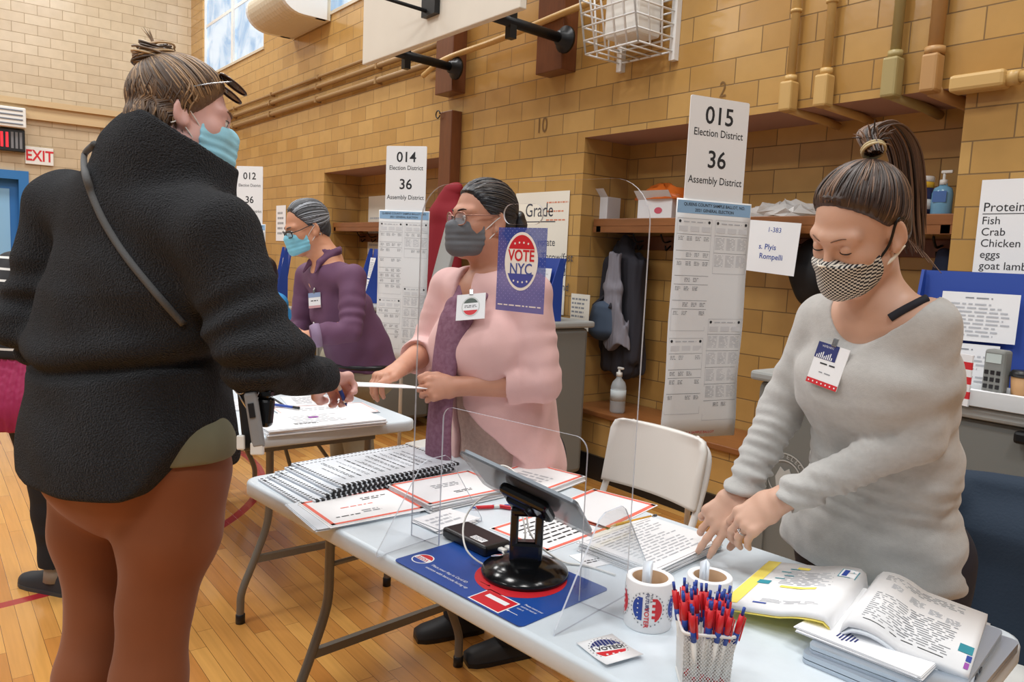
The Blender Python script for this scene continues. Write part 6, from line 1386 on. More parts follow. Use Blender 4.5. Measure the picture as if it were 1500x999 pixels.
P_ = [J[k] for k in ('neck', 'shL', 'shR', 'elL', 'elR', 'wrL', 'hip')]; lo, hi = bounds(P_, .24); sd = Sdf(lo, hi, .006); fold = wob(41, 20, .007, 7, (1, 1, .7))
WC = dict(hip=(.18, .15), waist=(.178, .148), chest=(.18, .138), sh=(.145, .09)); fine = wob(42, 55, .003, 8, (1, 1, .8)); lofts(sd, torso(J, WC), .05, fold); sm = mid(J['shL'], J['shR'])
for s in 'LR':
    e, w = J['el'+s], J['wr'+s]; cf = mid(e, w, .72); sd.op(cone(sm, J['sh'+s], .078, .064), .05); sd.op(cone(J['sh'+s], e, .066, .056), .02, 'u', creases(J['sh'+s], e, .004, 90, 4, .3, 1.1)); sd.op(cone(e, cf, .056, .050), .015, 'u', creases(e, cf, .004, 110, 6, -.1, .9))
nk = J['neck']; sd.op(cone(nk+A_((0, 0, .01)), nk+A_((0, 0, .2))+f_*.05, .062, .12), .01, 's'); sd.op(cone(nk+f_*.07+A_((0, 0, -.05)), nk+f_*.12+A_((0, 0, .05)), .02, .06), .01, 's')
sd.full(lambda X, Y, Z: J['hip'][2]-.0+.02*np.sin(14*X)-Z, 'i', .006); sd.full(fine, 'add'); SHIRT = sd; sd.obj('shirt', PURP, root, 1)
sd = Sdf(*bounds([nk], .16), .004)   # folded collar
chain(sd, [nk-f_*.06+A_((0, 0, .055)), nk-f_*.02-J['sS']*.066+A_((0, 0, .045)), nk+f_*.07-J['sS']*.045+A_((0, 0, -.015)), nk+f_*.10-J['sS']*.06+A_((0, 0, -.065))], [.012, .013, .014, .006], .01); chain(sd, [nk-f_*.06+A_((0, 0, .055)), nk-f_*.02+J['sS']*.066+A_((0, 0, .045)), nk+f_*.07+J['sS']*.045+A_((0, 0, -.015)), nk+f_*.10+J['sS']*.06+A_((0, 0, -.065))], [.012, .013, .014, .006], .01); lofts(sd, [(nk+A_((0, 0, -.015)), J['sS'], .070, .070), (nk+A_((0, 0, .035)), J['sS'], .066, .068)], .02); sd.op(cone(nk+A_((0, 0, .03)), nk+A_((0, 0, .2)), .058, .09), .004, 's'); sd.op(cone(nk+f_*.09+A_((0, 0, -.06)), nk+f_*.10+A_((0, 0, .08)), .018, .05), .004, 's'); sd.obj('collar', PURP, root, 1)
for s in 'L':
    e, w = J['el'+s], J['wr'+s]; u = nz(w-e); c0_, c1_ = mid(e, w, .66), mid(e, w, .86); g = G(PURPL); g.tube([Vector(c0_-o0), Vector(mid(c0_, c1_)-o0), Vector(c1_-o0)], [.056, .058, .05], n=18); g.obj('rolled_cuff', root)
for k in range(4): g = G(WHITEP); q = J['chest']+f_*(.152-.012*k*(k > 2))+A_((0, 0, .10-.085*k)); g.lathe([(.005, 0), (.005, .003), (0, .0035)], c=Vector(q-o0), n=10, ax=f_); g.obj('button', root)
lo, hi = bounds([J[k] for k in ('hip', 'crotch', 'knL', 'knR', 'anL', 'anR')], .22); lo[2] = .05; sd = Sdf(lo, hi, .008); lofts(sd, [(J['crotch'], J['sH'], .18, .15), (J['hip'], J['sH'], .182, .148), (mid(J['hip'], J['waist'], .35), J['sH'], .18, .145)], .04, wob(9, 24, .004))
for s in 'LR': chain(sd, [J['hip'+s], J['kn'+s], J['an'+s]], [.115, .088, .075], .04, None, wob(8, 22, .004))
sd.obj('trousers', KHA, root, 1)
g = G(BLACKP); q = mid(J['hip'], J['waist'], .33); sH = J['sH']; fH = nz(np.cross(sH, (0, 0, 1))); g.tube([Vector(q+sH*.192*math.cos(a)+fH*.157*math.sin(a)-o0) for a in [2*math.pi*i/36 for i in range(36)]], .014, closed=True, n=8); g.obj('belt', root)
for s in 'LR': shoe(root, J['an'+s], J['toe'], mat('brown_shoe', '4A3425', .5), BLACKP)
GH1 = mat('grey_hair', '5A5C60', .45, spec=.6); GH2 = mat('silver_hair', 'A9AFB8', .4, spec=.6); GH3 = mat('dark_grey_hair', '33353A', .45, spec=.6)
def hl4(z): return np.interp(z, [-.11, -.08, -.06, -.03, 0, .03, .06, .085, .10, .11], [-.2, -.065, -.055, -.03, .012, .028, .048, .056, .064, .3])
Tl = (0, -.10, .03); haircap(H, root, GH3, Tl, .008, .004, .0015, line=hl4, nape=-.08); strandmesh('hair_strand', root, capstrands(H, Tl, 330, .010, 17, hl4, .9, .0022), [GH1, GH2, GH3, GH1], 9)
SURG = mat('light_blue_surgical_mask', '86D0E8', .75, bump=(300, .1)); mask(H, root, SURG, loops=((-.05, .004), (-.088, -.034)), h=.0035, z0=-.014, puff=.006)
glasses(H, root, BLACKP, .0022, LENS, .024, .014, -.006, .1, 4, brow=1.2)
def db3(g, w, h, z): g.rect(-w/2, h*.2, w/2, h/2, z, mat('badge_blue', '8FA3C8', .6)); g.rect(-w/2, -h/2, w/2, -h*.34, z, mat('badge_pink', 'C99AA0', .6)); g.lines(-w*.3, -h*.1, w*.3, h*.05, 1, z, INK, 3, word=.02)
bp_, bn_ = SHIRT.hit(463, 440, off=.008); badge(root, bp_, nz(bn_-FW*.4), .085, .075, db3, roll=8)
# ================================================================ WOMAN IN BLACK FLEECE (left, from behind)
root = thing('person', 'woman with a hair bun seen from behind in black fleece and brown leggings', 'person', (-1.84, .42, 0))
H = Head(at(270, 172, 1.72), 80, 8, -8, 1.0)
J = prep(dict(neck=at(258, 268, 1.74), shL=at(96, 306, 1.86), shR=at(318, 345, 1.60), chest=at(210, 410, 1.76), waist=at(195, 520, 1.80), hip=at(193, 640, 1.82), crotch=at(190, 712, 1.82), elL=at(52, 475, 1.86), wrL=at(110, 570, 2.08), elR=at(378, 520, 1.60), wrR=at(470, 556, 1.86),
    hipL=at(138, 690, 1.88), hipR=at(255, 690, 1.77), knL=at(146, 885, 1.88), knR=at(228, 885, 1.78), anL=(-1.93, .30, .10), anR=(-1.80, .43, .10), toe=(-.2, 1, 0)))
W = dict(hip=(.135, .11), waist=(.15, .12), chest=(.17, .13), sh=(.14, .08), arm=(.056, .046, .03), leg=(.085, .055, .052, .034), neck=.058)
handR = dict(s='R', f=nz(at(500, 560, 1.97)-at(470, 556, 1.86)), n=(.35, -.72, .55), curl=(50, 72, 45), sc=1.12, thumb=(.75, .5, -.3), spread=.03)
bodymesh(root, J, W, H, SKIN4, .0044, [handR, dict(s='L', f=(.1, .9, -.2), n=(0, .2, 1), curl=(30, 30, 20))])
eyes(H, root, brow='7A5A40')
FLE = mat('black_sherpa_fleece', '0C0D10', 1., spec=.12, var=(210, .5, '3A3D44'), bump=(280, 1., .024), sheen=.12); f_ = nz(np.cross(J['sS'], (0, 0, 1))); f_ = f_ if f_[1] > 0 else -f_; o0 = A_(root.location)
P_ = [J[k] for k in ('neck', 'shL', 'shR', 'elL', 'elR', 'wrL', 'wrR', 'hip', 'crotch')]; lo, hi = bounds(P_, .30); sd = Sdf(lo, hi, .0055); fold = wob(51, 13, .009, 7, (1, 1, .8))
WC = dict(hip=(.245, .205), waist=(.225, .185), chest=(.215, .165), sh=(.165, .095)); fine = wob(52, 48, .003, 8); tr = torso(J, WC); tr[0] = (J['crotch']+A_((0, 0, .0)), J['sH'], WC['hip'][0]*1.03, WC['hip'][1]*1.02); lofts(sd, tr, .07, fold); sm = mid(J['shL'], J['shR'])
for s in 'LR':
    e, w = J['el'+s], J['wr'+s]; sd.op(cone(sm+A_((0, 0, .03)), J['sh'+s], .10, .082), .07); sd.op(cone(J['sh'+s], e, .086, .080), .03, 'u', creases(J['sh'+s], e, .006, 60, 5, .4, 1.2)); cf = mid(e, w, .93); sd.op(cone(e, cf, .080, .054), .025, 'u', creases(e, cf, .009, 75, 8, -.2, .9)); u = nz(w-e)
nk = J['neck']; upn = nz(H.w(0, -.01, -.04)-nk)
upn = nz(RT*.50+UP*.84+FW*.05); cc = A_(at(262, 222, 1.725)); cs = nz(RT*.84-UP*.5); ring = lambda t, w, d: (cc+upn*t, cs, w, d); lofts(sd, [(nk-A_(UP)*.05, J['sS'], .15, .115), ring(-.055, .145, .125), ring(.03, .128, .122)], .03); sd.full(fine, 'add'); zc_ = J['waist'][2]-.0; w_ = wob(54, 7, 1.)
sd.full(lambda X, Y, Z: .016*np.exp(-((Z-zc_-.03*w_(X, Y, 0*Z)-.06*(dot(X-J['waist'][0], Y-J['waist'][1], 0*Z, J['sW'])))/.014)**2)-.010*np.exp(-((Z-zc_-.045-.03*w_(X, Y, 0*Z)-.06*(dot(X-J['waist'][0], Y-J['waist'][1], 0*Z, J['sW'])))/.03)**2), 'add')
# shirt-tail hem that climbs at the right side slit
def hem(X, Y, Z):
    s = dot(X-J['hip'][0], Y-J['hip'][1], Z*0, J['sH']); f = dot(X-J['hip'][0], Y-J['hip'][1], Z*0, f_)
    return (J['hip'][2]-.075+20*np.clip(s-.17, 0, .1)**2+.02*np.clip(-f, 0, .2)*(-2)-Z)
sd.full(hem, 'i', .012); sd.full(lambda X, Y, Z: np.where(dot(X-cc[0], Y-cc[1], Z-cc[2], upn) > 0, np.maximum(dot(X-cc[0], Y-cc[1], Z-cc[2], upn)-.035, -1), -1.), 'i', .008); sd.op(ringseg(ring(-.03, .108, .104), ring(.12, .125, .12)), .01, 's'); FLEECE = sd; sd.obj('fleece_pullover', FLE, root, 1)
STR = mat('grey_braided_strap', '5A5B5C', .8, bump=(400, .5)); 
def onback(px, py, D): return at(px, py, D)
local_tube('bag_strap', STR, root, [FLEECE.hit(*q, D0=1.2, off=.002)[0] for q in ((140, 212), (124, 226), (126, 252), (136, 285), (150, 318), (168, 350), (190, 382), (215, 413), (240, 442), (268, 474))], .0078, 8, 6)
BRN = mat('rust_brown_leggings', '854A27', .75, var=(14, .08), bump=(500, .12, .001), sheen=.15); lo, hi = bounds([J[k] for k in ('hip', 'crotch', 'knL', 'knR', 'anL', 'anR')], .24); lo[2] = .06; sd = Sdf(lo, hi, .0075)
lofts(sd, [(J['crotch']+A_((0, 0, .03))+J['sH']*.02, J['sH'], .170, .155), (J['hip'], J['sH'], .195, .17)], .04)
for b in (-1, 1): sd.op(ell(J['hip']+J['sH']*(b*.075+.02)-f_*.07+A_((0, 0, -.05)), np.eye(3), (.105, .105, .11)), .05)
for s in 'LR':
    out = 1 if s == 'R' else -1; th = mid(J['hip'+s], J['kn'+s], .45)+J['sH']*.012*out; cal = mid(J['kn'+s], J['an'+s], .35)-f_*.025
    chain(sd, [J['hip'+s], th, J['kn'+s], cal, J['an'+s]], [.128, .110, .079, .080, .046] if s == 'R' else [.104, .094, .070, .070, .044], .03)
sd.obj('leggings', BRN, root, 2)
OLV = mat('olive_shorts_cloth', '7C7A62', .85, var=(30, .06)); sd = Sdf(lo, hi, .0075); lofts(sd, [(J['crotch']+A_((0, 0, .12)), J['sH'], .212, .178), (J['hip']+A_((0, 0, .1)), J['sH'], .205, .165)], .03)
chain(sd, [J['hipR']+A_((0, 0, .06)), mid(J['hipR'], J['knR'], .12)], [.136, .140], .04); chain(sd, [J['hipL']+A_((0, 0, .06)), mid(J['hipL'], J['knL'], .0)], [.125, .12], .04); sd.full(wob(3, 30, .003), 'add')
sd.full(lambda X, Y, Z: (J['hip'][2]-.02)-Z, 'i', .004); sd.obj('shorts', OLV, root, 1)
for s in 'LR': shoe(root, J['an'+s], J['toe'], mat('tan_ankle_boot', '7A4A30', .6), BLACKP)
HD1 = mat('dark_blond_hair', '6B5138', .45, spec=.6, bump=(220, .2, .001)); HD2 = mat('blond_hair', 'A68560', .45, spec=.6); HD3 = mat('ash_brown_hair', '4A3728', .45, spec=.6); HD4 = mat('light_blond_hair', 'C9AE88', .45, spec=.6)
Tl = (0, -.085, .115)
def hl5(z): return np.interp(z, [-.12, -.1, -.07, -.045, -.02, 0, .03, .055, .075, .09, .1], [-.02, -.03, -.035, -.022, .005, .026, .050, .066, .076, .09, .3])
haircap(H, root, HD1, Tl, .012, .0032, .0016, line=hl5, nape=-.13); strandmesh('hair_strand', root, capstrands(H, Tl, 620, .0135, 27, hl5, .97, .0018, zmin=-.1), [HD1, HD2, HD3, HD1, HD3], 10)
rn = random.Random(19); nape_ = []
for k in range(300):
    a = rn.uniform(-2.2, 2.2)-math.pi/2; z0_ = rn.uniform(-.10, -.02); P = []; wv_ = rn.uniform(0, 6.28)
    for i in range(9):
        z_ = z0_+.010*i; q_ = math.sqrt(max(.05, 1-((z_+.03)/.085)**2)); a_ = a+.05*math.sin(wv_+i*.9)
        m1 = A_((.0800*q_*math.cos(a_), -.045+.0755*q_*math.sin(a_), z_)); e2 = math.sqrt(max(0, 1-((z_-.037)/.098)**2)); m2 = A_((.0900*e2*math.cos(a_), -.014+.1105*e2*math.sin(a_), z_)); m_ = m1 if np.hypot(m1[0], m1[1]+.03) > np.hypot(m2[0], m2[1]+.03) else m2
        P.append(H.w(*m_))
    if all(H.loc(*p)[1] < hl5(H.loc(*p)[2]) for p in P): nape_.append((P, [.0008]+[.0021]*7+[.0008]))
strandmesh('nape_hair', root, nape_, [HD1, HD2, HD3, HD1, HD3], 14)
bc = A_(at(226, 84, 1.70)); rn = random.Random(9); paths = []; bx, by, bzv = RT, UP, FW
sd = Sdf(*bounds([bc], .07), .004); sd.op(ell(bc-A_(UP)*.004, np.stack([RT, FW, UP], 1), (.040, .038, .030)), .01); sd.op(cone(bc-A_(UP)*.02, H.w(0, -.075, .10), .022, .03), .02); sd.obj('hair_bun', HD1, root, 1)
for k in range(110):
    r0 = .032+.014*rn.random(); ph = rn.random()*6.28; tl = rn.uniform(-.5, .5); ln = rn.uniform(1.5, 4.5); zz = rn.uniform(-.040, .026); sq = math.sqrt(max(.35, 1-(zz/.044)**2))
    P = [Vector(bc+RT*(r0*sq*math.cos(ph+ln*i/12))+FW*(r0*sq*math.sin(ph+ln*i/12))+UP*(zz+.012*math.sin(ph+ln*i/12+tl*3))) for i in range(13)]; paths.append((P, [.0008]+[.0026]*11+[.0006]))
for k in range(5): a = rn.uniform(-1, .2); P = bez([Vector(bc+UP*.025), Vector(bc+UP*.045+RT*.012*a), Vector(bc+UP*(.052+.016*rn.random())+RT*.03*a)], 4); paths.append((P, [.0014]*6+[.0009, .0006, .0003]))
strandmesh('bun_coils', root, paths, [HD1, HD2, HD4, HD3, HD2], 11)
SURG2 = mat('pale_blue_surgical_mask', '9FDDF4', .75, bump=(300, .1)); mask(H, root, SURG2, loops=((-.046, .006), (-.09, -.036)), h=.0028, z0=-.016, puff=.006)
# sunglasses pushed up on the head
SG = mat('dark_tortoise_plastic', '3A2318', .2); LN = mat('dark_brown_lens', '3B2A22', .1)
for s in (-1, 1):
    pts = [Vector(H.w(s*.033+.022*math.cos(a), .098-.03*math.sin(a)-5*(.026*math.cos(a)+.033)**2*.25-.008, .092+.015*math.sin(a))-o0) for a in [2*math.pi*i/24 for i in range(24)]]
    g = G(SG); g.tube(pts, .0026, closed=True, n=6); g.add(pts, [tuple(range(24))], LN); g.obj('sunglass_lens', root); local_tube('sunglass_temple', CHROME, root, [H.w(s*.06, .082, .088), H.w(s*.082, .03, .06), H.w(s*.088, -.015, .035)], .0018, 6)
# pen in her right hand, keys and cases on her right hip
pen('white pen with blue tip held in the hand of the woman in fleece', at(508, 594, 1.95)[:2], at(494, 560, 1.92)[:2], 0)
o = [q for q in bpy.data.objects if q.name.startswith('ballpoint_pen')][-1]
a, b = at(508, 595, 1.95), at(486, 541, 1.90); d = (b-a).normalized(); Mp = Matrix.Translation(a)
for chd in list(o.children): bpy.data.objects.remove(chd)
o.location = a; Mx = Vector((0, 0, 1)).rotation_difference(d).to_matrix().to_4x4()
for nm, prof, m in penparts(.14, .0048, (WHITEP, VRED, VBLUE)): g = G(VBLUE if nm == 'tip' else m); g.lathe([(r_*1.0, z_) for r_, z_ in prof], n=12); g.obj(nm, o, M=Mx)
c = at(368, 600, 1.58); t = thing('key_bundle', 'bundle of keys, pouch and grey fob hanging at the hip of the woman in fleece', 'keys', c)
L_ = lambda px, py, D=1.58: Vector(at(px, py, D)-c)
FACE = Matrix((tuple(RT), tuple(FW), tuple(UP))).transposed()
def facing(p, roll=0): M = (FACE @ Matrix.Rotation(R_(roll), 3, 'Y')).to_4x4(); M.translation = p; return M
g = G(BLACKP); g.M = facing(L_(361, 600), -6); g.box((0, .01, 0), (.035, .02, .17), bev=.006); g.M = Matrix(); g.obj('black_sheath', t)
g = G(mat('grey_fob_plastic', '8B8D8F', .45)); g.M = facing(L_(373, 615, 1.56), -9); g.prism([], 0, 0) if False else g.box((0, 0, 0), (.026, .016, .115), bev=.006); g.box((0, -.009, .02), (.012, .004, .03), BLACKP, bev=.001); g.M = Matrix(); g.obj('grey_fob', t)
g = G(WHITEP); g.M = facing(L_(377, 657, 1.56)); g.box((0, 0, 0), (.026, .014, .026), bev=.003); g.box((-.035, .004, .012), (.016, .01, .03), bev=.003); g.M = Matrix(); g.obj('white_cap', t)
g = G(GB); g.M = facing(L_(388, 600, 1.59), 6); g.box((0, 0, -.005), (.036, .03, .062), bev=.01, seg=3); g.box((-.004, 0, .034), (.032, .032, .02), bev=.006); g.M = Matrix(); g.obj('black_case', t)
g = G(CHROME)
for (qx, qy, rr_) in ((352, 563, .014), (364, 560, .011), (372, 572, .010)): ce = L_(qx, qy, 1.57); g.tube([ce+Vector(RT)*rr_*math.cos(a)+Vector(UP)*rr_*1.4*math.sin(a) for a in [2*math.pi*i/18 for i in range(18)]], .0016, closed=True, n=6)
g.tube([L_(348, 572), L_(354, 585), L_(362, 598)], .003, n=6); g.obj('key_rings', t)
g = G(BLACKP); g.tube(bez([L_(346, 545, 1.60), L_(352, 556, 1.57), L_(362, 566, 1.565), L_(378, 575, 1.575)], 5), .006, n=8); g.tube(bez([L_(350, 548, 1.6), L_(364, 555, 1.565), L_(372, 570, 1.565)], 5), .005, n=8); g.obj('lanyard', t)
# ================================================================ PERSON IN STRIPES (far left, behind)
root = thing('person', 'person in a striped top, magenta skirt and black leggings behind the woman in fleece', 'person', (-3.44, .42, 0))
H = Head(at(88, 330, 2.98), 225, 10, 0, 1.0)
J = prep(dict(neck=at(78, 385, 2.98), shL=at(105, 402, 2.9), shR=at(22, 396, 3.02), chest=at(48, 440, 2.98), waist=at(48, 520, 2.98), hip=at(52, 590, 2.98), crotch=(-3.45, .40, .74), elL=at(100, 470, 2.95), wrL=at(90, 540, 2.85), elR=at(0, 470, 3.05), wrR=at(10, 545, 2.95), hipL=(-3.40, .47, .78), hipR=(-3.50, .35, .78), knL=(-3.35, .52, .43), knR=(-3.46, .42, .43), anL=(-3.31, .52, .10), anR=(-3.44, .42, .10), toe=(-.75, -.5, 0)))
W = dict(hip=(.15, .12), waist=(.13, .10), chest=(.15, .105), sh=(.12, .07), arm=(.042, .035, .025), leg=(.08, .055, .052, .036))
bodymesh(root, J, W, H, SKIN, .009, [dict(s='L', f=(-.3, -.6, -.4), n=(.5, 0, .8)), dict(s='R', f=(-.5, -.5, -.4), n=(.5, 0, .8))])
lo, hi = bounds([J[k] for k in ('neck', 'shL', 'shR', 'elL', 'elR', 'wrL', 'wrR', 'hip')], .2); sd = Sdf(lo, hi, .009); lofts(sd, torso(J, dict(hip=(.19, .15), waist=(.18, .14), chest=(.18, .135), sh=(.14, .09)), 0, True, False), .05, wob(2, 20, .006)); sm = mid(J['shL'], J['shR'])
for s in 'LR': sd.op(cone(sm, J['sh'+s], .08, .07), .05); chain(sd, [J['sh'+s], J['el'+s], mid(J['el'+s], J['wr'+s], .9)], [.068, .058, .045], .03)
sd.full(lambda X, Y, Z: J['waist'][2]-.0-Z, 'i', .01); sd.obj('striped_top', stripe_mat('black_white_stripe', '17181C', 'D9D8D4', 24, .2), root, 1)
lo, hi = bounds([J[k] for k in ('waist', 'hip', 'crotch', 'knL')], .3); sd = Sdf(lo, hi, .009); lofts(sd, [(J['waist']+A_((0, 0, .03)), J['sH'], .17, .135), (J['hip'], J['sH'], .215, .18), (J['crotch']+A_((0, 0, -.06)), J['sH'], .25, .21)], .05)
def pleats(X, Y, Z): a = np.arctan2(Y-J['hip'][1], X-J['hip'][0]); return .007*np.sin(34*a)+0*Z
sd.full(pleats, 'add'); sd.full(lambda X, Y, Z: .70-Z, 'i', .005); sd.obj('magenta_skirt', mat('magenta_cloth', '9C1F52', .7), root, 1)
lo, hi = bounds([J[k] for k in ('hip', 'crotch', 'knL', 'knR', 'anL', 'anR')], .2); lo[2] = .11; sd = Sdf(lo, hi, .008)
for s in 'LR': chain(sd, [J['hip'+s], J['kn'+s], mid(J['kn'+s], J['an'+s], .3), J['an'+s]], [.105, .082, .078, .06], .03, None, creases(J['kn'+s], J['an'+s], .005, 30, 4, .4, 1.1))
sd.obj('black_leggings', mat('black_jersey', '1C1C20', .9, bump=(200, .3)), root, 1)
for s in 'LR':
    sh = shoe(root, J['an'+s], J['toe'], mat('black_canvas_shoe', '2A2B2F', .7), mat('dark_rubber', '3A3B3D', .6)); g = G(mat('grey_sock', '9A948C', .85)); g.tube([Vector(J['an'+s]-A_(root.location))+Vector((0, 0, z_)) for z_ in (-.05, 0, .04)], [.05, .045, .043], n=14); g.obj('sock', root)
haircap(H, root, HK1, (0, -.1, .03), .01, .006, .001)
# ================================================================ SEATED PERSON IN BLUE (far table)
root = thing('person', 'seated dark-haired person in a bright blue top at the farthest table', 'person', (-5.36, 2.05, 0))
H = Head((-5.36, 1.93, 1.22), 255, 15, 0, 1.0)
J = prep(dict(neck=(-5.36, 1.98, 1.09), shL=(-5.19, 1.99, 1.03), shR=(-5.53, 1.99, 1.03), chest=(-5.36, 2.03, .90), waist=(-5.36, 2.06, .68), hip=(-5.36, 2.06, .53), crotch=(-5.36, 2.02, .50), elL=(-5.13, 1.86, .82), wrL=(-5.20, 1.64, .80), elR=(-5.59, 1.86, .82), wrR=(-5.50, 1.64, .80), hipL=(-5.27, 2.0, .53), hipR=(-5.45, 2.0, .53), knL=(-5.26, 1.60, .50), knR=(-5.46, 1.60, .50), anL=(-5.26, 1.64, .09), anR=(-5.46, 1.64, .09), toe=(0, -1, 0)))
bodymesh(root, J, W, H, SKIN2, .01, [dict(s='L', f=(-.1, -1, 0), n=(0, 0, 1)), dict(s='R', f=(.1, -1, 0), n=(0, 0, 1))])
lo, hi = bounds([J[k] for k in ('neck', 'shL', 'shR', 'elL', 'elR', 'wrL', 'wrR', 'hip')], .2); sd = Sdf(lo, hi, .01); lofts(sd, torso(J, dict(hip=(.19, .14), waist=(.17, .13), chest=(.18, .13), sh=(.15, .09)), 0, True, False), .05, wob(2, 20, .006)); sm = mid(J['shL'], J['shR'])
for s in 'LR': sd.op(cone(sm, J['sh'+s], .08, .07), .05); chain(sd, [J['sh'+s], J['el'+s], mid(J['el'+s], J['wr'+s], .85)], [.068, .058, .045], .03)
sd.op(cone(J['neck'], J['neck']+A_((0, 0, .2)), .065, .1), .01, 's'); sd.full(lambda X, Y, Z: J['hip'][2]-.03-Z, 'i', .01); sd.obj('blue_top', mat('bright_blue_cloth', '2E86C4', .7), root, 1)
lo, hi = bounds([J[k] for k in ('hip', 'crotch', 'knL', 'knR', 'anL', 'anR')], .2); lo[2] = .06; sd = Sdf(lo, hi, .01); lofts(sd, [(J['crotch'], J['sH'], .17, .13), (J['hip'], J['sH'], .17, .13)], .04)
for s in 'LR': chain(sd, [J['hip'+s], J['kn'+s], J['an'+s]], [.09, .075, .06], .03)
sd.obj('trousers', PANT, root, 1)
for s in 'LR': shoe(root, J['an'+s], J['toe'], BLACKP, BLACKP)
haircap(H, root, HK1, (0, -.1, .03), .016, .006, .001, nape=-.13)
# ================================================================ HANGING CLOTHES
def cloth(name, label, cat, prims, m, h=.007, dis=None, cut=None, loc=None, part='fabric'):
    P = np.array([p[1] for p in prims]+[p[2] for p in prims]); lo, hi = P.min(0)-.03, P.max(0)+.03; root = thing(name, label, cat, loc if loc is not None else ((lo+hi)/2)); sd = Sdf(lo, hi, h)
    for p in prims: sd.op(p, .04)
    if dis is not None: sd.full(dis, 'add')
    if cut is not None: sd.full(cut, 'i', .006)
    sd.obj(part, m, root, 2); return root
vfold = lambda s, f, a: wob(s, f, a, 6, (1, 1, .12))
CH = mat('charcoal_coat_cloth', '33323A', .9, bump=(120, .3)); LG = mat('pale_grey_lining', '8E8B94', .85); SB = mat('slate_blue_bag', '46566B', .75)
y = 3.80; p = ony(905, 350, y); q = ony(920, 570, y)
cloth('hanging_coat', 'long charcoal coat hanging from the rail in the alcove behind the shield', 'coat', [ringseg(((p.x+.08, y, 1.55), (1, 0, 0), .06, .05), ((p.x+.08, y, 1.42), (1, 0, 0), .16, .07)), ringseg(((p.x+.08, y, 1.42), (1, 0, 0), .16, .07), ((p.x+.10, y, .72), (1, 0, 0), .20, .09)), cone((p.x+.22, y-.03, 1.40), (p.x+.25, y-.05, .80), .05, .045), cone((p.x-.06, y-.03, 1.40), (p.x-.10, y-.05, .85), .05, .045)], CH, .006, lambda X, Y, Z: vfold(3, 60, .014)(X, Y, Z)+vfold(8, 130, .004)(X, Y, Z), lambda X, Y, Z: np.maximum(.66-Z+.02*np.sin(20*X), Y-3.895))
cloth('hanging_jacket', 'pale grey jacket with folds hanging in front of the charcoal coat', 'jacket', [ringseg(((p.x+.10, y-.11, 1.47), (1, 0, 0), .05, .025), ((p.x+.12, y-.12, 1.25), (1, 0, 0), .075, .03)), ringseg(((p.x+.12, y-.12, 1.25), (1, 0, 0), .075, .03), ((p.x+.16, y-.12, .85), (1, 0, 0), .11, .035))], LG, .005, lambda X, Y, Z: vfold(5, 90, .010)(X, Y, Z)+vfold(9, 170, .004)(X, Y, Z), lambda X, Y, Z: .86+.03*np.sin(30*X)-Z)
p = ony(872, 465, 3.6); t = cloth('shoulder_bag', 'dark slate blue bag hanging by its straps left of the coats', 'bag', [ringseg(((p.x, 3.66, p.z+.06), (1, 0, 0), .10, .05), ((p.x, 3.66, p.z-.08), (1, 0, 0), .13, .07))], SB, .006, vfold(7, 40, .008), None, None, 'pouch')
local_tube('strap', CH, t, [(p.x-.09, 3.66, p.z+.07), (p.x+.02, 3.74, p.z+.22), (p.x+.1, 3.82, 1.56)], .012); local_tube('strap', CH, t, [(p.x+.09, 3.64, p.z+.07), (p.x+.07, 3.74, p.z+.22), (p.x+.11, 3.82, 1.56)], .012)
p = ony(1172, 400, 3.72); cloth('black_backpack', 'black rounded bag hanging from the alcove rail behind the shoulder of the woman in grey', 'bag', [ell((p.x+.05, 3.75, p.z), np.eye(3), (.12, .09, .17)), cone((p.x+.05, 3.80, p.z+.1), (p.x+.05, 3.84, 1.56), .03, .02)], mat('black_nylon', '141519', .6), .007, wob(2, 25, .008), None)
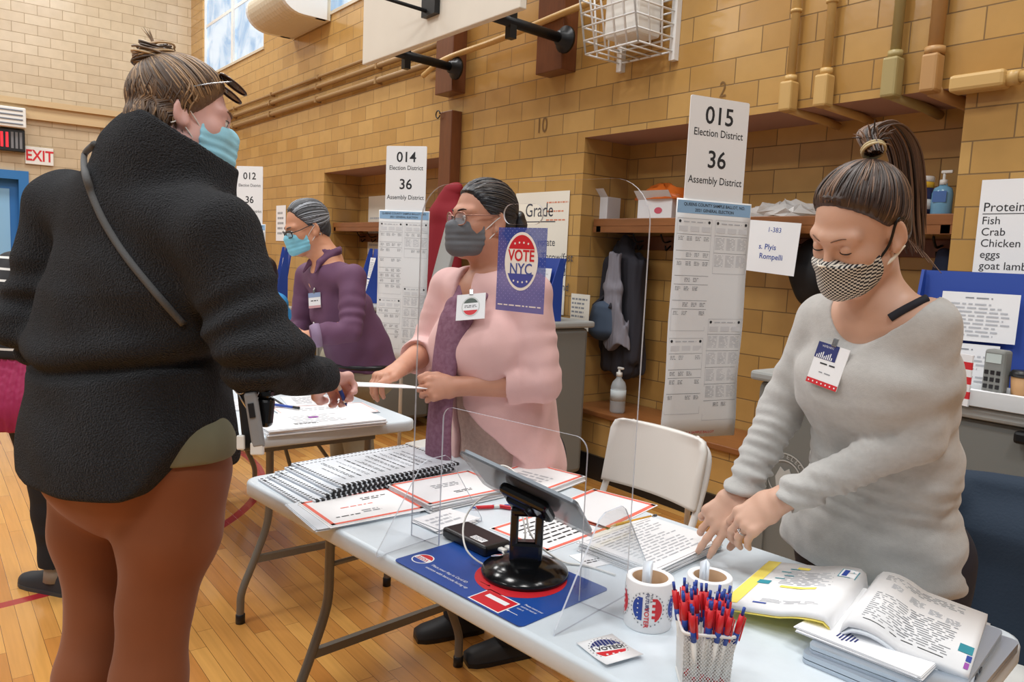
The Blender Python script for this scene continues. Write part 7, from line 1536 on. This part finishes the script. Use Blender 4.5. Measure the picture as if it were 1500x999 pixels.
p = ony(1375, 380, 3.75); cloth('hanging_cloth', 'dark blue cloth hanging from the alcove rail at the right jamb', 'cloth', [ringseg(((p.x, 3.80, 1.54), (1, 0, 0), .04, .03), ((p.x+.02, 3.8, 1.25), (1, 0, 0), .09, .05))], mat('dark_blue_cloth', '2B3550', .85), .007, vfold(4, 50, .008), None)
p = ony(645, 300, 3.3); cloth('red_coat', 'dark red coat hanging on the wall behind the head of the woman in pink', 'coat', [ringseg(((p.x+.07, 3.36, 1.93), (1, 0, 0), .10, .06), ((p.x, 3.36, 1.74), (1, 0, 0), .19, .09)), ringseg(((p.x, 3.36, 1.74), (1, 0, 0), .19, .09), ((p.x, 3.36, 1.0), (1, 0, 0), .24, .11))], mat('dark_red_cloth', '8E1626', .8), .008, vfold(6, 30, .014), lambda X, Y, Z: np.maximum(1.0-Z, Y-3.48))
p = at(645, 380, 4.6); t = thing('grey_board', 'grey slanted board leaning behind the mask of the woman in pink', 'board', (p.x, p.y, 1.0), R_(-20)); g = G(CARTLID); g.box((0, 0, .28), (.36, .02, .62), rot=Matrix.Rotation(R_(-10), 3, 'X') @ Matrix.Rotation(R_(14), 3, 'Y'), bev=.006); g.obj('panel', t)
g = G(CARTGREY); g.tube([(0, .02, .3), (0, .2, 0)], .008); g.obj('prop', t)
# dark blue jacket draped over the chair at the right edge
NJ = mat('dark_teal_navy_jacket', '1B2D40', .8, bump=(150, .3, .003)); cx_, cy_ = -.66, 2.33
def jf(X, Y, Z): return wob(61, 16, .012, 7, (1, 1, .5))(X, Y, Z)
cloth('draped_jacket', 'dark navy jacket draped over the chair at the right edge', 'jacket', [ringseg(((cx_-.02, cy_+.02, .855), (1, .15, 0), .25, .05), ((cx_-.02, cy_, .74), (1, .15, 0), .29, .085)), ringseg(((cx_-.02, cy_, .74), (1, .15, 0), .29, .085), ((cx_, cy_+.01, .34), (1, .15, 0), .33, .12)), cone((cx_-.24, cy_-.05, .80), (cx_-.25, cy_-.13, .45), .075, .06), cone((cx_+.2, cy_-.05, .80), (cx_+.24, cy_-.13, .45), .075, .06)], NJ, .007, jf, lambda X, Y, Z: .32-Z)
